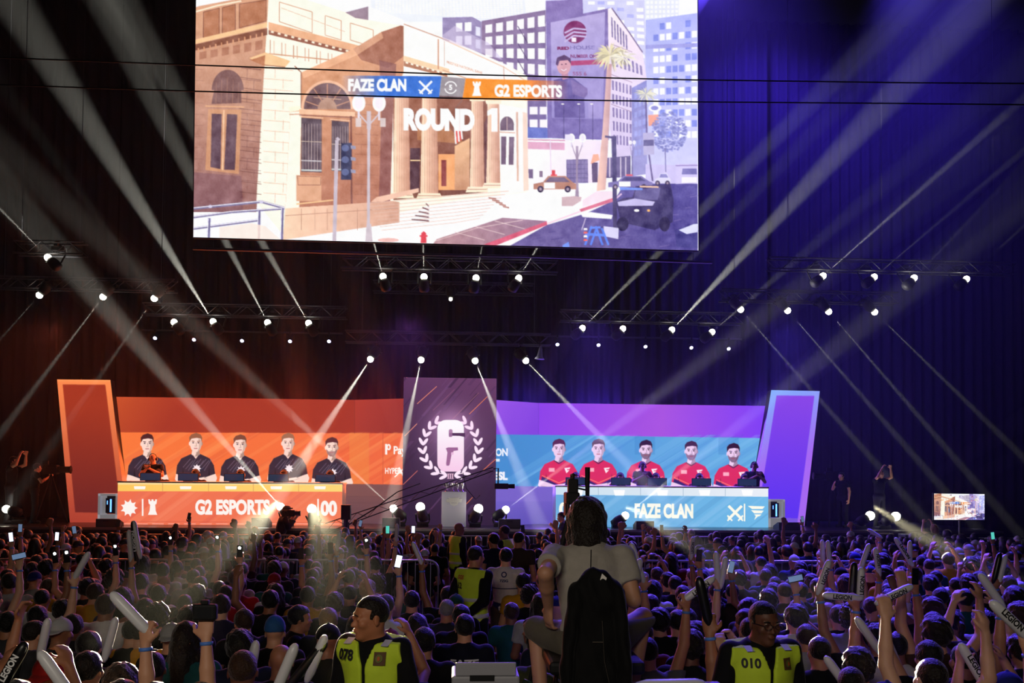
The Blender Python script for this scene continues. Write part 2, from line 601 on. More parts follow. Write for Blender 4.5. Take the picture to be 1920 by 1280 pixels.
def portrait(pic, cx, ty, shirt, face, hair, accent, kind, beard=False, logo=(250, 235, 240)):
    """a player from the waist up with folded arms"""
    h = 30.0
    sh = tuple(max(0, c - 75) for c in face)
    # torso
    tx = [(-9, 37), (-27, 45), (-35, 58), (-38, 84), (-37, 92), (38, 92), (38, 84), (34, 58), (26, 45), (9, 37)]
    pic.poly([(cx + a, ty + b) for a, b in tx], shirt)
    dark = tuple(int(c * .6) for c in shirt)
    pic.poly([(cx - 27, ty + 92), (cx - 24, ty + 62), (cx - 20, ty + 92)], dark)
    pic.poly([(cx + 22, ty + 92), (cx + 25, ty + 62), (cx + 28, ty + 92)], dark)
    if kind == 'dark':
        for k in range(9):
            x = cx - 24 + k * 5
            pic.line([(x, ty + 62 + (k % 3) * 3), (x + 14, ty + 46 + (k % 2) * 3)], 0.7, (150, 150, 175), 0.8)
        for k in range(8):                       # white emblem with pointed edge
            a = k * math.pi / 4
            pic.poly([(cx + 2 + math.cos(a) * 8.5, ty + 64 + math.sin(a) * 8.5), (cx + 2 + math.cos(a + .6) * 4.5, ty + 64 + math.sin(a + .6) * 4.5), (cx + 2 + math.cos(a - .6) * 4.5, ty + 64 + math.sin(a - .6) * 4.5)], logo)
        pic.oval(cx + 2, ty + 64, 5.5, 5, logo)
        pic.poly([(cx - 6, ty + 38), (cx + 6, ty + 38), (cx, ty + 46)], face)
    else:
        pic.poly([(cx - 36, ty + 78), (cx - 2, ty + 92), (cx - 20, ty + 92), (cx - 36, ty + 90)], accent)
        pic.poly([(cx + 36, ty + 78), (cx + 2, ty + 92), (cx + 20, ty + 92), (cx + 36, ty + 90)], accent)
        pic.poly([(cx - 32, ty + 68), (cx, ty + 84), (cx + 32, ty + 68), (cx + 34, ty + 78), (cx, ty + 92), (cx - 34, ty + 78)], accent)
        pic.line([(cx - 32, ty + 66), (cx, ty + 80), (cx + 32, ty + 66)], 1.3, (250, 150, 110))
        pic.poly([(cx + 10, ty + 52), (cx + 22, ty + 51), (cx + 19, ty + 54.5), (cx + 15, ty + 54.5), (cx + 15, ty + 56), (cx + 20, ty + 56), (cx + 17, ty + 59), (cx + 14, ty + 62)], logo)
        pic.poly([(cx - 19, ty + 52), (cx - 8, ty + 52), (cx - 8, ty + 59), (cx - 19, ty + 59)], (250, 175, 190))
        pic.line([(cx - 9, ty + 38), (cx, ty + 44), (cx + 9, ty + 38)], 1.6, (60, 30, 70))
    # folded forearms
    pic.poly([(cx - 37, ty + 74), (cx - 30, ty + 76), (cx - 8, ty + 84), (cx + 16, ty + 80), (cx + 20, ty + 86), (cx - 2, ty + 95), (cx - 34, ty + 93), (cx - 39, ty + 84)], face)
    pic.poly([(cx + 37, ty + 74), (cx + 30, ty + 76), (cx + 4, ty + 86), (cx + 2, ty + 95), (cx + 36, ty + 95), (cx + 40, ty + 82)], face)
    pic.line([(cx - 33, ty + 86), (cx - 6, ty + 90), (cx + 18, ty + 84)], 1.0, sh, .8)
    for k in range(3):
        pic.line([(cx + 15 + k * 1.2, ty + 79 + k * 2.2), (cx + 20 + k * .8, ty + 80 + k * 2)], .6, sh, .7)
    # neck, head
    pic.poly([(cx - 6.5, ty + 26), (cx + 6.5, ty + 26), (cx + 8, ty + 38), (cx, ty + 42), (cx - 8, ty + 38)], sh)
    pic.poly([(cx - 6.5, ty + 30), (cx + 1.5, ty + 34), (cx - 1, ty + 41), (cx - 8, ty + 38)], face)
    pic.oval(cx - 11.2, ty + 17.5, 1.8, 3.6, face)
    pic.oval(cx + 11.2, ty + 17.5, 1.8, 3.6, sh)
    pic.poly([(cx - 11, ty + 10), (cx - 11, ty + 20), (cx - 8.5, ty + 28), (cx - 3, ty + 33), (cx + 3, ty + 33), (cx + 8.5, ty + 28), (cx + 11, ty + 20), (cx + 11, ty + 10), (cx + 7, ty + 4), (cx - 7, ty + 4)], face)
    pic.poly([(cx + 5, ty + 8), (cx + 11, ty + 10), (cx + 11, ty + 20), (cx + 8, ty + 28), (cx + 3, ty + 33), (cx + 6, ty + 24)], sh, alpha=.55)
    if beard:
        pic.poly([(cx - 10.8, ty + 19), (cx - 8.5, ty + 28), (cx - 3, ty + 33.5), (cx + 3, ty + 33.5), (cx + 8.5, ty + 28), (cx + 10.8, ty + 19), (cx + 6, ty + 24), (cx, ty + 23), (cx - 6, ty + 24)], hair, alpha=.55)
    pic.poly([(cx - 11.6, ty + 14), (cx - 12, ty + 5), (cx - 8, ty), (cx + 1, ty - 3), (cx + 9, ty), (cx + 12, ty + 6), (cx + 11.6, ty + 14), (cx + 9.5, ty + 8), (cx + 2, ty + 6.5), (cx - 8, ty + 8)], hair)
    for sx in (-1, 1):
        pic.line([(cx + sx * 2.5, ty + 13.2), (cx + sx * 7.5, ty + 12.6)], 1.3, hair)
        pic.oval(cx + sx * 4.8, ty + 15.8, 1.7, 1.0, (60, 35, 50))
    pic.line([(cx + .6, ty + 15), (cx + 1.6, ty + 21)], 1.0, sh)
    pic.line([(cx - 2, ty + 22), (cx + 2.6, ty + 22)], .9, sh)
    pic.line([(cx - 3.4, ty + 26.2), (cx + 3.4, ty + 26.2)], 1.2, (170, 70, 80))


# orange wall picture
V3 = Vector
KO = 1.35
om = Pic(90, 700, 770, 1000, KO, (168, 62, 42))
om.poly([(90, 700), (770, 700), (770, 812), (90, 809)], (200, 82, 44), (165, 55, 40), ((213, 745), (300, 812)))
om.poly([(665, 700), (770, 700), (770, 812), (665, 812)], (178, 62, 48), (150, 52, 46), ((665, 745), (757, 812)))
om.poly([(90, 809.5), (665, 812), (770, 812), (770, 909), (665, 907), (90, 904)], (250, 122, 62), (240, 105, 66), ((213, 820), (757, 900)))
streaks(om, 200, 760, 810, 907, 22, (255, 160, 96), .30, 3)
streaks(om, 200, 760, 810, 907, 12, (222, 88, 60), .28, 5)
om.poly([(655, 811), (692, 812), (692, 908), (655, 907)], (240, 140, 70), alpha=.5)
om.line([(718, 812), (718, 908)], .8, (200, 80, 60), .7)
om.line([(665, 745), (665, 812)], 1, (140, 50, 40), .8)
om.poly([(90, 904), (665, 907), (770, 909), (770, 1000), (90, 1000)], (128, 84, 82), (104, 70, 78), ((600, 907), (600, 985)))
for k in range(6):
    om.line([(600, 918 + k * 12), (770, 919 + k * 12)], .6, (95, 62, 68), .6)
hairs = [(72, 35, 40), (150, 95, 70), (125, 75, 60), (165, 110, 85), (90, 45, 50)]
for cx, ty, hr, bd in ((276, 815, hairs[0], 0), (367, 814, hairs[1], 0), (450, 817, hairs[2], 0), (540, 814, hairs[3], 0), (622, 822, hairs[4], 1)):
    portrait(om, cx, ty, (48, 42, 58), (252, 218, 205), hr, (255, 255, 255), 'dark', bd)
om.poly([(90, 906), (665, 907), (770, 909), (770, 930), (90, 930)], (126, 83, 82))
om.line([(724, 832), (724, 852)], 4.2, (255, 245, 240))
om.oval(729, 838, 4, 6, (255, 245, 240), n=16)
om.oval(728.6, 838, 1.4, 3, (245, 115, 66), n=12)
om.text('PayPal', 738, 779, 836, 856, (255, 245, 240), .03)
om.text('HYPER', 722, 752, 877, 888, (255, 245, 240), .03)
om.line([(748, 876), (757, 893)], 3, (255, 245, 240))
om.line([(757, 878), (740, 894)], 2.2, (255, 245, 240))

wall = empty('led_screen', (-4.2, 25.6, ZD), 'orange LED wall showing five players in dark shirts behind the left desk', 'LED screen')
zt1, zt2 = P(213, 744, 25.6).z, P(665, 749, 25.6).z
zt = (zt1 + zt2) / 2
xa, xb = P(213, 744, 25.6).x, P(665, 749, 25.6).x
xc = P(757, 745, 24.95).x
q = (V3((xa, 25.6, zt)), V3((xb, 25.6, zt)), V3((xb, 25.6, ZD)), V3((xa, 25.6, ZD)))
slab('cabinet', q, .22, CAB, wall)
keep(screen_grid('main_picture', q, 640, 330, om), wall)
q = (V3((xb, 25.6, zt)), V3((xc, 24.95, zt)), V3((xc, 24.95, ZD)), V3((xb, 25.6, ZD)))
slab('side_cabinet', q, .22, CAB, wall)
keep(screen_grid('side_picture', q, 140, 330, om), wall)
# orange tower
ot = Pic(95, 700, 245, 1000, 1, (170, 60, 45))
ot.poly([(95, 700), (245, 700), (245, 1000), (95, 1000)], (255, 140, 80), (170, 62, 48), ((190, 720), (150, 985)))
ot.poly([(117.5, 720.5), (197.5, 721), (227, 962), (141, 960)], (165, 55, 35), (112, 38, 36), ((180, 760), (170, 950)))
ot.poly([(107, 711), (207, 712), (207, 716), (107, 715)], (255, 160, 95), alpha=.5)
tw = empty('led_tower', (P(178, 983, 25.25).x, 25.25, ZD), 'tall orange LED tower leaning outwards with a dark inner panel', 'LED tower', 'leaning LED towers')
q = quad_at((107, 711), (207, 712), (238, 984), (131, 983), 25.25)
q = q[:2] + tuple(V3((p.x, p.y, ZD)) for p in q[2:])
slab('cabinet', q, .3, CAB, tw)
keep(screen_grid('picture', q, 120, 260, ot), tw)
MB().box((0.0, .55, 0.1), (1.5, .9, .2)).build('foot', BLACK, tw)

# violet wall picture
vm = Pic(920, 700, 1560, 1010, KO, (120, 90, 200))
vm.poly([(920, 700), (1560, 700), (1560, 823), (1010, 815), (920, 814)], (140, 66, 232), (168, 84, 222), ((1010, 740), (1240, 800)))
vm.poly([(1240, 700), (1560, 700), (1560, 823), (1240, 818.5)], (168, 84, 222), (125, 62, 242), ((1240, 780), (1440, 780)))
vm.poly([(920, 700), (1010, 700), (1010, 815), (920, 814)], (150, 85, 232), (128, 66, 220), ((931, 760), (1010, 815)))
vm.line([(1010, 700), (1010, 815)], .9, (110, 60, 200), .8)
vm.poly([(920, 814), (1010, 815), (1560, 823), (1560, 919), (1010, 912), (920, 910)], (72, 142, 210), (110, 180, 228), ((1000, 840), (1440, 840)))
streaks(vm, 940, 1440, 815, 918, 20, (140, 200, 240), .30, 8)
streaks(vm, 940, 1440, 815, 918, 14, (50, 120, 205), .28, 9)
for x0, x1 in ((1190, 1228), (1347, 1385)):
    vm.poly([(x0, 818), (x1, 818.5), (x1, 852), (x0, 852)], (60, 130, 200), alpha=.35)
vm.line([(958, 815), (958, 911)], .8, (60, 130, 210), .7)
vm.poly([(920, 910), (1010, 912), (1560, 919), (1560, 1010), (920, 1010)], (124, 104, 205), (92, 80, 180), ((960, 912), (960, 990)))
for cx, ty, hr, bd in ((1048, 825, (90, 40, 80), 0), (1122, 825, (80, 40, 80), 0), (1211, 827, (50, 25, 50), 1), (1296, 829, (70, 40, 75), 1), (1375, 833, (50, 22, 45), 1)):
    portrait(vm, cx, ty, (222, 44, 92), (240, 208, 238), hr, (58, 38, 110), 'red', bd)
vm.poly([(920, 910), (1010, 912), (1450, 918), (1450, 940), (920, 940)], (120, 100, 200))
vm.text('LEGION', 900, 952, 840, 855, (245, 245, 255), .04)
vm.poly([(920, 860), (937, 860), (937, 865), (920, 865)], (225, 235, 250))
vm.text('ESL', 926, 952, 884, 900, (245, 245, 255), .06)
wall = empty('led_screen', (4.2, 25.6, ZD), 'violet and blue LED wall showing five players in red shirts behind the right desk', 'LED screen')
xa = P(931, 749, 24.8).x
xb = P(1010, 755, 25.6).x
xc = P(1447, 761, 25.6).x
zt = P(1225, 758, 25.6).z
q = (V3((xb, 25.6, zt)), V3((xc, 25.6, zt)), V3((xc, 25.6, ZD)), V3((xb, 25.6, ZD)))
slab('cabinet', q, .22, CAB, wall)
keep(screen_grid('main_picture', q, 620, 330, vm), wall)
q = (V3((xa, 24.8, zt)), V3((xb, 25.6, zt)), V3((xb, 25.6, ZD)), V3((xa, 24.8, ZD)))
slab('side_cabinet', q, .22, CAB, wall)
keep(screen_grid('side_picture', q, 120, 330, vm), wall)
vt = Pic(1420, 720, 1550, 1010, 1, (110, 60, 235))
vt.poly([(1420, 720), (1550, 720), (1550, 1010), (1420, 1010)], (130, 172, 246), (166, 104, 240), ((1450, 735), (1500, 860)))
vt.poly([(1456, 741), (1527, 742), (1496, 972), (1420, 968)], (136, 70, 226), (92, 52, 240), ((1490, 745), (1470, 960)))
vt.poly([(1420, 968), (1496, 972), (1494, 1010), (1420, 1010)], (118, 86, 215))
tw = empty('led_tower', (P(1470, 988, 25.25).x, 25.25, ZD), 'tall violet LED tower leaning outwards with a pale blue rim', 'LED tower', 'leaning LED towers')
q = quad_at((1446, 731), (1537, 733), (1508, 989), (1404, 987), 25.25)
q = q[:2] + tuple(V3((p.x, p.y, ZD)) for p in q[2:])
slab('cabinet', q, .3, CAB, tw)
keep(screen_grid('picture', q, 130, 260, vt), tw)
MB().box((0.0, .55, 0.1), (1.4, .9, .2)).build('foot', BLACK, tw)

# centre banner
cb = Pic(750, 700, 940, 1000, 2.0, (62, 38, 68))
cb.poly([(750, 700), (940, 700), (940, 1000), (750, 1000)], (104, 62, 100), (50, 32, 58), ((880, 705), (820, 880)))
rb = random.Random(4)
for _ in range(46):
    x, y = rb.uniform(740, 940), rb.uniform(700, 985)
    L = rb.uniform(14, 70)
    wv = rb.uniform(.8, 7)
    c = rb.choice([(92, 60, 102), (44, 26, 52), (78, 48, 86), (40, 24, 48), (112, 74, 116)])
    cb.poly([(x, y), (x + wv, y), (x + wv + L * .85, y - L), (x + L * .85, y - L)], c, alpha=.5)
cb.glow(846, 840, 70, (210, 160, 210), .32)
for (xa_, ya_, xb_, yb_, c) in ((782, 757, 819, 724, (235, 140, 110)), (812, 769, 852, 730, (130, 80, 110)), (849, 785, 898, 736, (140, 90, 110)), (880, 776, 914, 743, (240, 130, 90)),
                                (759, 817, 782, 794, (235, 150, 120)), (756, 908, 783, 882, (200, 110, 100)), (906, 881, 930, 860, (230, 120, 80)), (874, 945, 886, 932, (220, 120, 80)), (770, 700, 762, 708, (200, 120, 110))):
    cb.line([(xa_, ya_), (xb_, yb_)], 1.2, c)
WH = (255, 232, 250)
# laurel
for sgn in (-1, 1):
    for k in range(9):
        t = k / 8.0
        ang = R(100 + t * 128)              # sweeps from the foot up the side
        ax_, ay_ = 845 + sgn * (-1) * 0, 0
        a = R(82 - t * 138)
        rx, ry = 52, 54
        bx = 845 + sgn * rx * math.cos(a) * (1.0)
        by = 838 + ry * math.sin(a) * 1.0
        tang = math.degrees(math.atan2(-ry * math.cos(a), rx * math.sin(a) * sgn)) if False else 0
        d = Vector((sgn * math.sin(a) * rx, -math.cos(a) * ry)).normalized()
        for side in (-1, 1):
            dd = Vector((d.x * math.cos(side * .55) - d.y * math.sin(side * .55), d.x * math.sin(side * .55) + d.y * math.cos(side * .55)))
            cx_, cy_ = bx + dd.x * 7.5, by + dd.y * 7.5
            cb.oval(cx_, cy_, 8.2, 3.1, WH, rot=math.degrees(math.atan2(dd.y, dd.x)), n=16)
cb.line([(820, 886), (838, 890)], 1.5, WH)
cb.line([(870, 886), (852, 890)], 1.5, WH)
for k in range(3):
    cb.line([(840.5 + k * 4, 888), (840.5 + k * 4, 897)], 2.2, (235, 190, 215))
cb.line([(838, 888), (851, 888)], .9, (235, 190, 215))
cb.line([(838, 897), (851, 897)], .9, (235, 190, 215))
# numeral emblem with a cut out
def rrect(x0, y0, x1, y1, r, n=6):
    out = []
    for cx, cy, a in ((x1 - r, y0 + r, -90), (x1 - r, y1 - r, 0), (x0 + r, y1 - r, 90), (x0 + r, y0 + r, 180)):
        for k in range(n + 1):
            t = R(a + 90.0 * k / n)
            out.append((cx + r * math.cos(t), cy + r * math.sin(t)))
    return out


cb.glow(845, 800, 34, (255, 190, 245), .5)
cb.poly(rrect(820, 787, 870, 884, 16), (255, 250, 255), (250, 205, 235), ((845, 800), (845, 884)))
cb.poly(rrect(841.5, 804.5, 848.5, 819, 3), (176, 128, 168))
cb.poly([(848, 811.5), (872, 811.5), (872, 819), (862, 817), (848, 816.6)], (84, 52, 88))
cb.poly([(848, 811.5), (848, 816.6), (842, 819), (842, 811.5)], (150, 104, 144))
cb.poly([(836, 840), (840, 838.5), (858.5, 838.5), (859, 844), (851, 845), (847, 850), (843, 871), (841, 873), (837, 872.5), (836.5, 868), (839, 848)], (160, 104, 150))
cb.poly([(846, 848), (851, 847), (850, 852), (846, 853)], (236, 190, 224))
q_ = quad_at((757, 707), (931, 709.5), (931, 984), (757, 981), 24.75)
zt, zb_ = (q_[0].z + q_[1].z) / 2, ZD
x0_, x1_ = q_[0].x, q_[1].x
q = (V3((x0_, 24.75, zt)), V3((x1_, 24.75, zt)), V3((x1_, 24.75, zb_)), V3((x0_, 24.75, zb_)))
bn = empty('led_banner', (0, 24.75, ZD), 'tall dark plum LED banner with a white laurel emblem in the middle of the stage', 'LED banner')
slab('cabinet', q, .2, CAB, bn)
keep(screen_grid('picture', q, 300, 470, cb), bn)

# ------------------------------------------------------------------ desks
def desk_pic(x0, x1, y0, y1, a, b):
    p = Pic(x0 - 4, y0 - 6, x1 + 4, y1 + 8, 2.0, a)
    p.poly([(x0 - 4, y0 - 6), (x1 + 4, y0 - 6), (x1 + 4, y1 + 8), (x0 - 4, y1 + 8)], a, b, ((x0, y0), (x1, y0)))
    return p


dp = desk_pic(219, 642, 904, 992, (240, 112, 80), (246, 126, 90))
streaks(dp, 230, 640, 922, 982, 12, (250, 146, 110), .35, 1, -.75)
streaks(dp, 230, 640, 922, 982, 8, (225, 95, 78), .4, 2, -.75)
dp.poly([(215, 900), (646, 900), (646, 921.5), (215, 920.5)], (255, 200, 96), (255, 216, 120), ((220, 905), (640, 905)))
dp.poly([(215, 900), (646, 900), (646, 909), (215, 908)], (252, 238, 200), alpha=.55)
for x in (305, 391, 475, 560):
    dp.line([(x, 905), (x, 921)], .8, (215, 140, 90))
for x in (262, 348, 433, 518, 600):
    dp.poly([(x - 11, 911), (x + 11, 911.3), (x + 10, 917), (x - 10, 917)], (255, 250, 240))
dp.line([(215, 977), (646, 980)], .8, (215, 90, 70))
for k in range(14):
    dp.line([(225 + k * 30, 981.5), (247 + k * 30, 981.8)], 1.3, (255, 170, 150))
WT = (255, 246, 240)
for k in range(9):
    a = k * 2 * math.pi / 9
    dp.poly([(242 + math.cos(a) * 16.5, 952 + math.sin(a) * 17), (242 + math.cos(a + .45) * 9, 952 + math.sin(a + .45) * 9), (242 + math.cos(a - .45) * 9, 952 + math.sin(a - .45) * 9)], WT)
dp.oval(242, 952, 11.5, 11.5, WT)
dp.line([(267.5, 935), (267.5, 967)], 3, WT)
dp.poly([(278, 936), (281.5, 936), (281.5, 939), (284, 939), (284, 936), (288, 936), (288, 939), (291, 939), (291, 936), (294.5, 936), (293.5, 944), (291, 946), (292, 957), (295, 965), (277.5, 965), (280.5, 957), (281.5, 946), (279, 944)], WT)
dp.text('G2 ESPORTS', 366, 506, 936, 965, WT, .05)
dp.line([(596.5, 935), (596.5, 966)], 3, WT)
dp.text('00', 601, 632, 938, 967, WT, .05)

dq = desk_pic(1042, 1441, 912, 996, (108, 172, 222), (112, 186, 232))
streaks(dq, 1050, 1440, 930, 992, 14, (150, 200, 240), .4, 11, -.75)
streaks(dq, 1050, 1440, 930, 992, 8, (86, 150, 205), .4, 12, -.75)
dq.poly([(1036, 906), (1446, 910), (1446, 931), (1036, 927)], (205, 226, 240), (236, 240, 246), ((1045, 910), (1440, 910)))
for x in (1122, 1201, 1281, 1360):
    dq.line([(x, 910), (x, 930)], .8, (150, 175, 200))
for k, x in enumerate((1082, 1161, 1242, 1321, 1401)):
    dq.poly([(x - 11, 918), (x + 11, 918.2), (x + 9, 929), (x - 8, 929)], (255, 255, 255))
WB = (255, 252, 236)
dq.text('00', 1048, 1082, 941, 968, WB, .05)
dq.text('FAZE CLAN', 1190, 1300, 943, 971, WB, .055, drop=1)
for a, b in (((1366, 948), (1391, 973)), ((1391, 948), (1366, 973))):
    dq.line([a, b], 5, WB)
for a, b in (((1364, 966), (1373, 976)), ((1393, 966), (1384, 976)), ((1364, 976), (1368, 972)), ((1393, 976), (1389, 972))):
    dq.line([a, b], 3, WB)
dq.line([(1396, 944), (1396, 977)], 2.6, WB)
dq.poly([(1402, 948), (1434, 949), (1430, 954), (1410, 954)], WB)
dq.poly([(1408, 956), (1432, 957), (1428, 962), (1414, 962)], WB)
dq.poly([(1414, 964), (1428, 964), (1424, 967.5), (1421, 968), (1414, 975), (1417, 967)], WB)
dq.line([(1042, 984.5), (1441, 989)], .7, (70, 140, 200))


def desk(x0p, x1p, ytop, pic, ncol, label, cab):
    Y = 24.25
    xa, xb = P(x0p, 950, Y).x, P(x1p, 950, Y).x
    zt = P((x0p + x1p) / 2, ytop, Y).z
    t = empty('player_desk', ((xa + xb) / 2, Y + .4, ZD), label, 'desk', 'player desks on the stage')
    q = (V3((xa, Y, zt)), V3((xb, Y, zt)), V3((xb, Y, ZD)), V3((xa, Y, ZD)))
    g = screen_grid('front_screen', q, ncol, 170, pic, t)
    off = Matrix.Translation(-t.location)
    g.matrix_parent_inverse = off
    W = xb - xa
    MB().box((0, -.32, (zt - ZD) / 2), (W, .15, zt - ZD - .02)).build('front_panel', cab, t)
    MB().box((0, 0.02, zt - ZD + .02), (W + .04, .86, .045)).build('worktop', mat('desk_white', (225, 225, 230), .4), t, bevel=.008)
    for s in (-1, 1):
        MB().box((s * (W / 2 - .03), 0.1, (zt - ZD) / 2), (.05, .66, zt - ZD - .02)).build('side_panel', cab, t)
    return xa, xb, zt + .043


WHITEC = mat('desk_cabinet', (205, 205, 210), .5)
dl = desk(220, 641.5, 906, dp, 720, 'orange team desk reading G2 ESPORTS on its LED front', WHITEC)
dr = desk(1042, 1440.5, 914, dq, 700, 'pale blue team desk reading FAZE CLAN on its LED front', WHITEC)


# monitors, headphones, players
def monitor(x, z, k, label):
    t = empty('monitor', (x, 24.45, z), label, 'monitor', 'black monitors on the player desks', rz=R(180))
    MB().box((0, 0, .115), (.54, .035, .21)).build('housing', BLACKP, t, bevel=.01)
    MB().box((0, .02, .115), (.50, .006, .18)).build('display', mat('monitor_display', (40, 60, 90), .3, emit=.6), t)
    MB().box((0, -.03, .08), (.07, .03, .15)).build('stand', BLACKP, t)
    MB().box((0, -.03, .008), (.24, .17, .016)).build('foot', BLACKP, t)
    MB().box((0, -.026, .13), (.16, .02, .08)).build('rear_cover', mat('monitor_rear', (60, 60, 66), .4), t)


ordn = ['leftmost', 'second', 'middle', 'fourth', 'rightmost']
MONX = []
for k, x in enumerate((282, 353, 439, 522, 610)):
    p = P(x, 905, 24.45)
    MONX.append(p.x)
    monitor(p.x, dl[2], k, 'black monitor seen from behind on the G2 ESPORTS desk, %s of five' % ordn[k])
for k, x in enumerate((1079, 1164, 1232, 1315, 1401)):
    p = P(x, 912, 24.45)
    MONX.append(p.x)
    monitor(p.x, dr[2], k, 'black monitor seen from behind on the FAZE CLAN desk, %s of five' % ordn[k])


def pc_rack(x0, x1, y0, y1, label, tint):
    Y = 24.6
    a, b = P(x0, y0, Y), P(x1, y1, Y)
    W, H = b.x - a.x, a.z - ZD
    t = empty('pc_case', ((a.x + b.x) / 2, Y, ZD), label, 'computer case', 'white cases beside the desks')
    fr = MB()
    for s in (-1, 1):
        fr.box((s * (W / 2 - .03), .25, H / 2), (.06, .5, H))
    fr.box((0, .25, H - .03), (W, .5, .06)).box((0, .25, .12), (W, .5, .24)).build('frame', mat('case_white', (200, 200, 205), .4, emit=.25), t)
    MB().box((0, .48, H / 2 + .1), (W - .1, .03, H - .3)).build('back_board', BLACKP, t)
    MB().box((.0, .28, H / 2 + .08), (.22, .3, .4)).build('tower', BLACKP, t, bevel=.01)
    MB().box((.03, .122, H / 2 + .08), (.04, .006, .34)).box((-.06, .122, H / 2 + .16), (.02, .006, .1)).build('light_strip', mat('case_led' + label[:4], tint, emit=3), t)


pc_rack(184, 220, 925, 983, 'white framed computer case at the left end of the orange desk', (90, 150, 255))
pc_rack(1441, 1472, 936, 988, 'white framed computer case at the right end of the blue desk', (60, 200, 210))

# podium with four cups
pp = P(850, 983, 24.0)
Y = 24.0
xa, xb = P(828, 950, Y).x, P(874, 950, Y).x
zt = P(851, 922, Y).z
t = empty('podium', ((xa + xb) / 2, Y + .3, ZD), 'white square podium with an emblem and four silver cups in mid stage', 'podium')
W = xb - xa
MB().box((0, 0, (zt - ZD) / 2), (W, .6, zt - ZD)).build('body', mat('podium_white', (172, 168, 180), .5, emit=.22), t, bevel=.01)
em = [(-.20, .055), (-.13, .055), (-.15, .10), (-.10, .085), (.10, .085), (.15, .10), (.13, .055), (.22, .055), (.20, -.03), (.12, -.03), (.09, -.10), (.02, -.125), (0, -.14), (-.02, -.125), (-.09, -.10), (-.12, -.03), (-.20, -.03)]
MB().prism([(x, z) for x, z in em], 0, .006, Matrix.Translation((0, -.3, zt - ZD - .24)) @ Matrix.Rotation(R(90), 4, 'X')).build('emblem', WHITETXT, t)
MB().box((0, -.3075, zt - ZD - .29), (.15, .002, .014)).build('emblem_line', mat('podium_white'), t)
for k, x in enumerate((838, 849.5, 858, 867)):
    p = P(x, 910, 24.2)
    c = MB()
    wd = .05 if k else .075
    c.lathe([(wd * .8, 0), (wd * .8, .02), (wd * .25, .04), (wd * .2, .08), (wd * .7, .13), (wd, .23), (wd * 1.05, .235), (wd * .9, .225), (wd * .6, .14)], n=14)
    o = c.build('trophy_cup', mat('silver', (215, 215, 220), .2, 1.0), None, True)
    o.location = (p.x, 24.2, zt)
    h = MB()
    for s in (-1, 1):
        h.tube([(s * wd * .8, 0, .14), (s * wd * 1.35, 0, .17), (s * wd * 1.3, 0, .22), (s * wd, 0, .22)], .006, 5)
    h.build('handle', mat('silver'), o)
    tag(o, 'silver cup on the podium, ' + ('the widest and leftmost', 'second from the left', 'third from the left', 'the rightmost')[k] + ' of four', 'trophy', 'cups on the podium')
# ------------------------------------------------------------------ the big projection screen
def Z1(x, y):
    return 340 + x / 2.667, y / 2.667


def Z2(x, y):
    return 830 + x / 2.667, y / 2.667


def z1(*pts):
    return [Z1(x, y) for x, y in pts]


def z2(*pts):
    return [Z2(x, y) for x, y in pts]


bg = Pic(355, 0, 1318, 474, 1.0, (236, 238, 255))
rs = random.Random(21)


def windows(pic, quad, nc, nr, c, fx=.6, fy=.6, skip=0.0, c2=None):
    """grid of window panes in a perspective quad TL TR BR BL"""
    tl, tr, br, bl = [np.array(p, float) for p in quad]

    def at(u, v):
        return tuple((tl * (1 - u) + tr * u) * (1 - v) + (bl * (1 - u) + br * u) * v)
    for i in range(nc):
        for j in range(nr):
            if rs.random() < skip:
                continue
            u0, u1 = (i + .5 - fx / 2) / nc, (i + .5 + fx / 2) / nc
            v0, v1 = (j + .5 - fy / 2) / nr, (j + .5 + fy / 2) / nr
            cc = c if (c2 is None or rs.random() < .6) else c2
            pic.poly([at(u0, v0), at(u1, v0), at(u1, v1), at(u0, v1)], cc, ss=2)


# far towers in haze
bg.poly(z2((-360, -5), (410, -5), (420, 110), (-360, 110)), (222, 226, 252))
windows(bg, z2((-340, 0), (400, 0), (410, 105), (-340, 60)), 44, 9, (246, 247, 255), .7, .6)
bg.poly(z2((515, 0), (1010, 0), (1020, 420), (700, 420)), (198, 198, 238))
windows(bg, z2((720, 0), (1010, 0), (1020, 400), (720, 340)), 6, 12, (248, 246, 250), .72, .55, .15, (170, 172, 225))
bg.poly(z2((1010, 0), (1180, 0), (1180, 90), (1010, 100)), (216, 220, 250))
windows(bg, z2((1015, 0), (1180, 0), (1180, 90), (1015, 95)), 8, 4, (245, 247, 255))
bg.poly(z2((1015, 100), (1275, 65), (1275, 830), (1015, 830)), (168, 174, 226), (196, 196, 232), ((1300, 40), (1300, 300)))
windows(bg, z2((1050, 110), (1275, 85), (1275, 700), (1050, 700)), 7, 11, (240, 242, 254), .8, .6, .2, (120, 132, 208))
bg.poly(z2((1015, 225), (1275, 215), (1275, 235), (1015, 245)), (150, 150, 205))
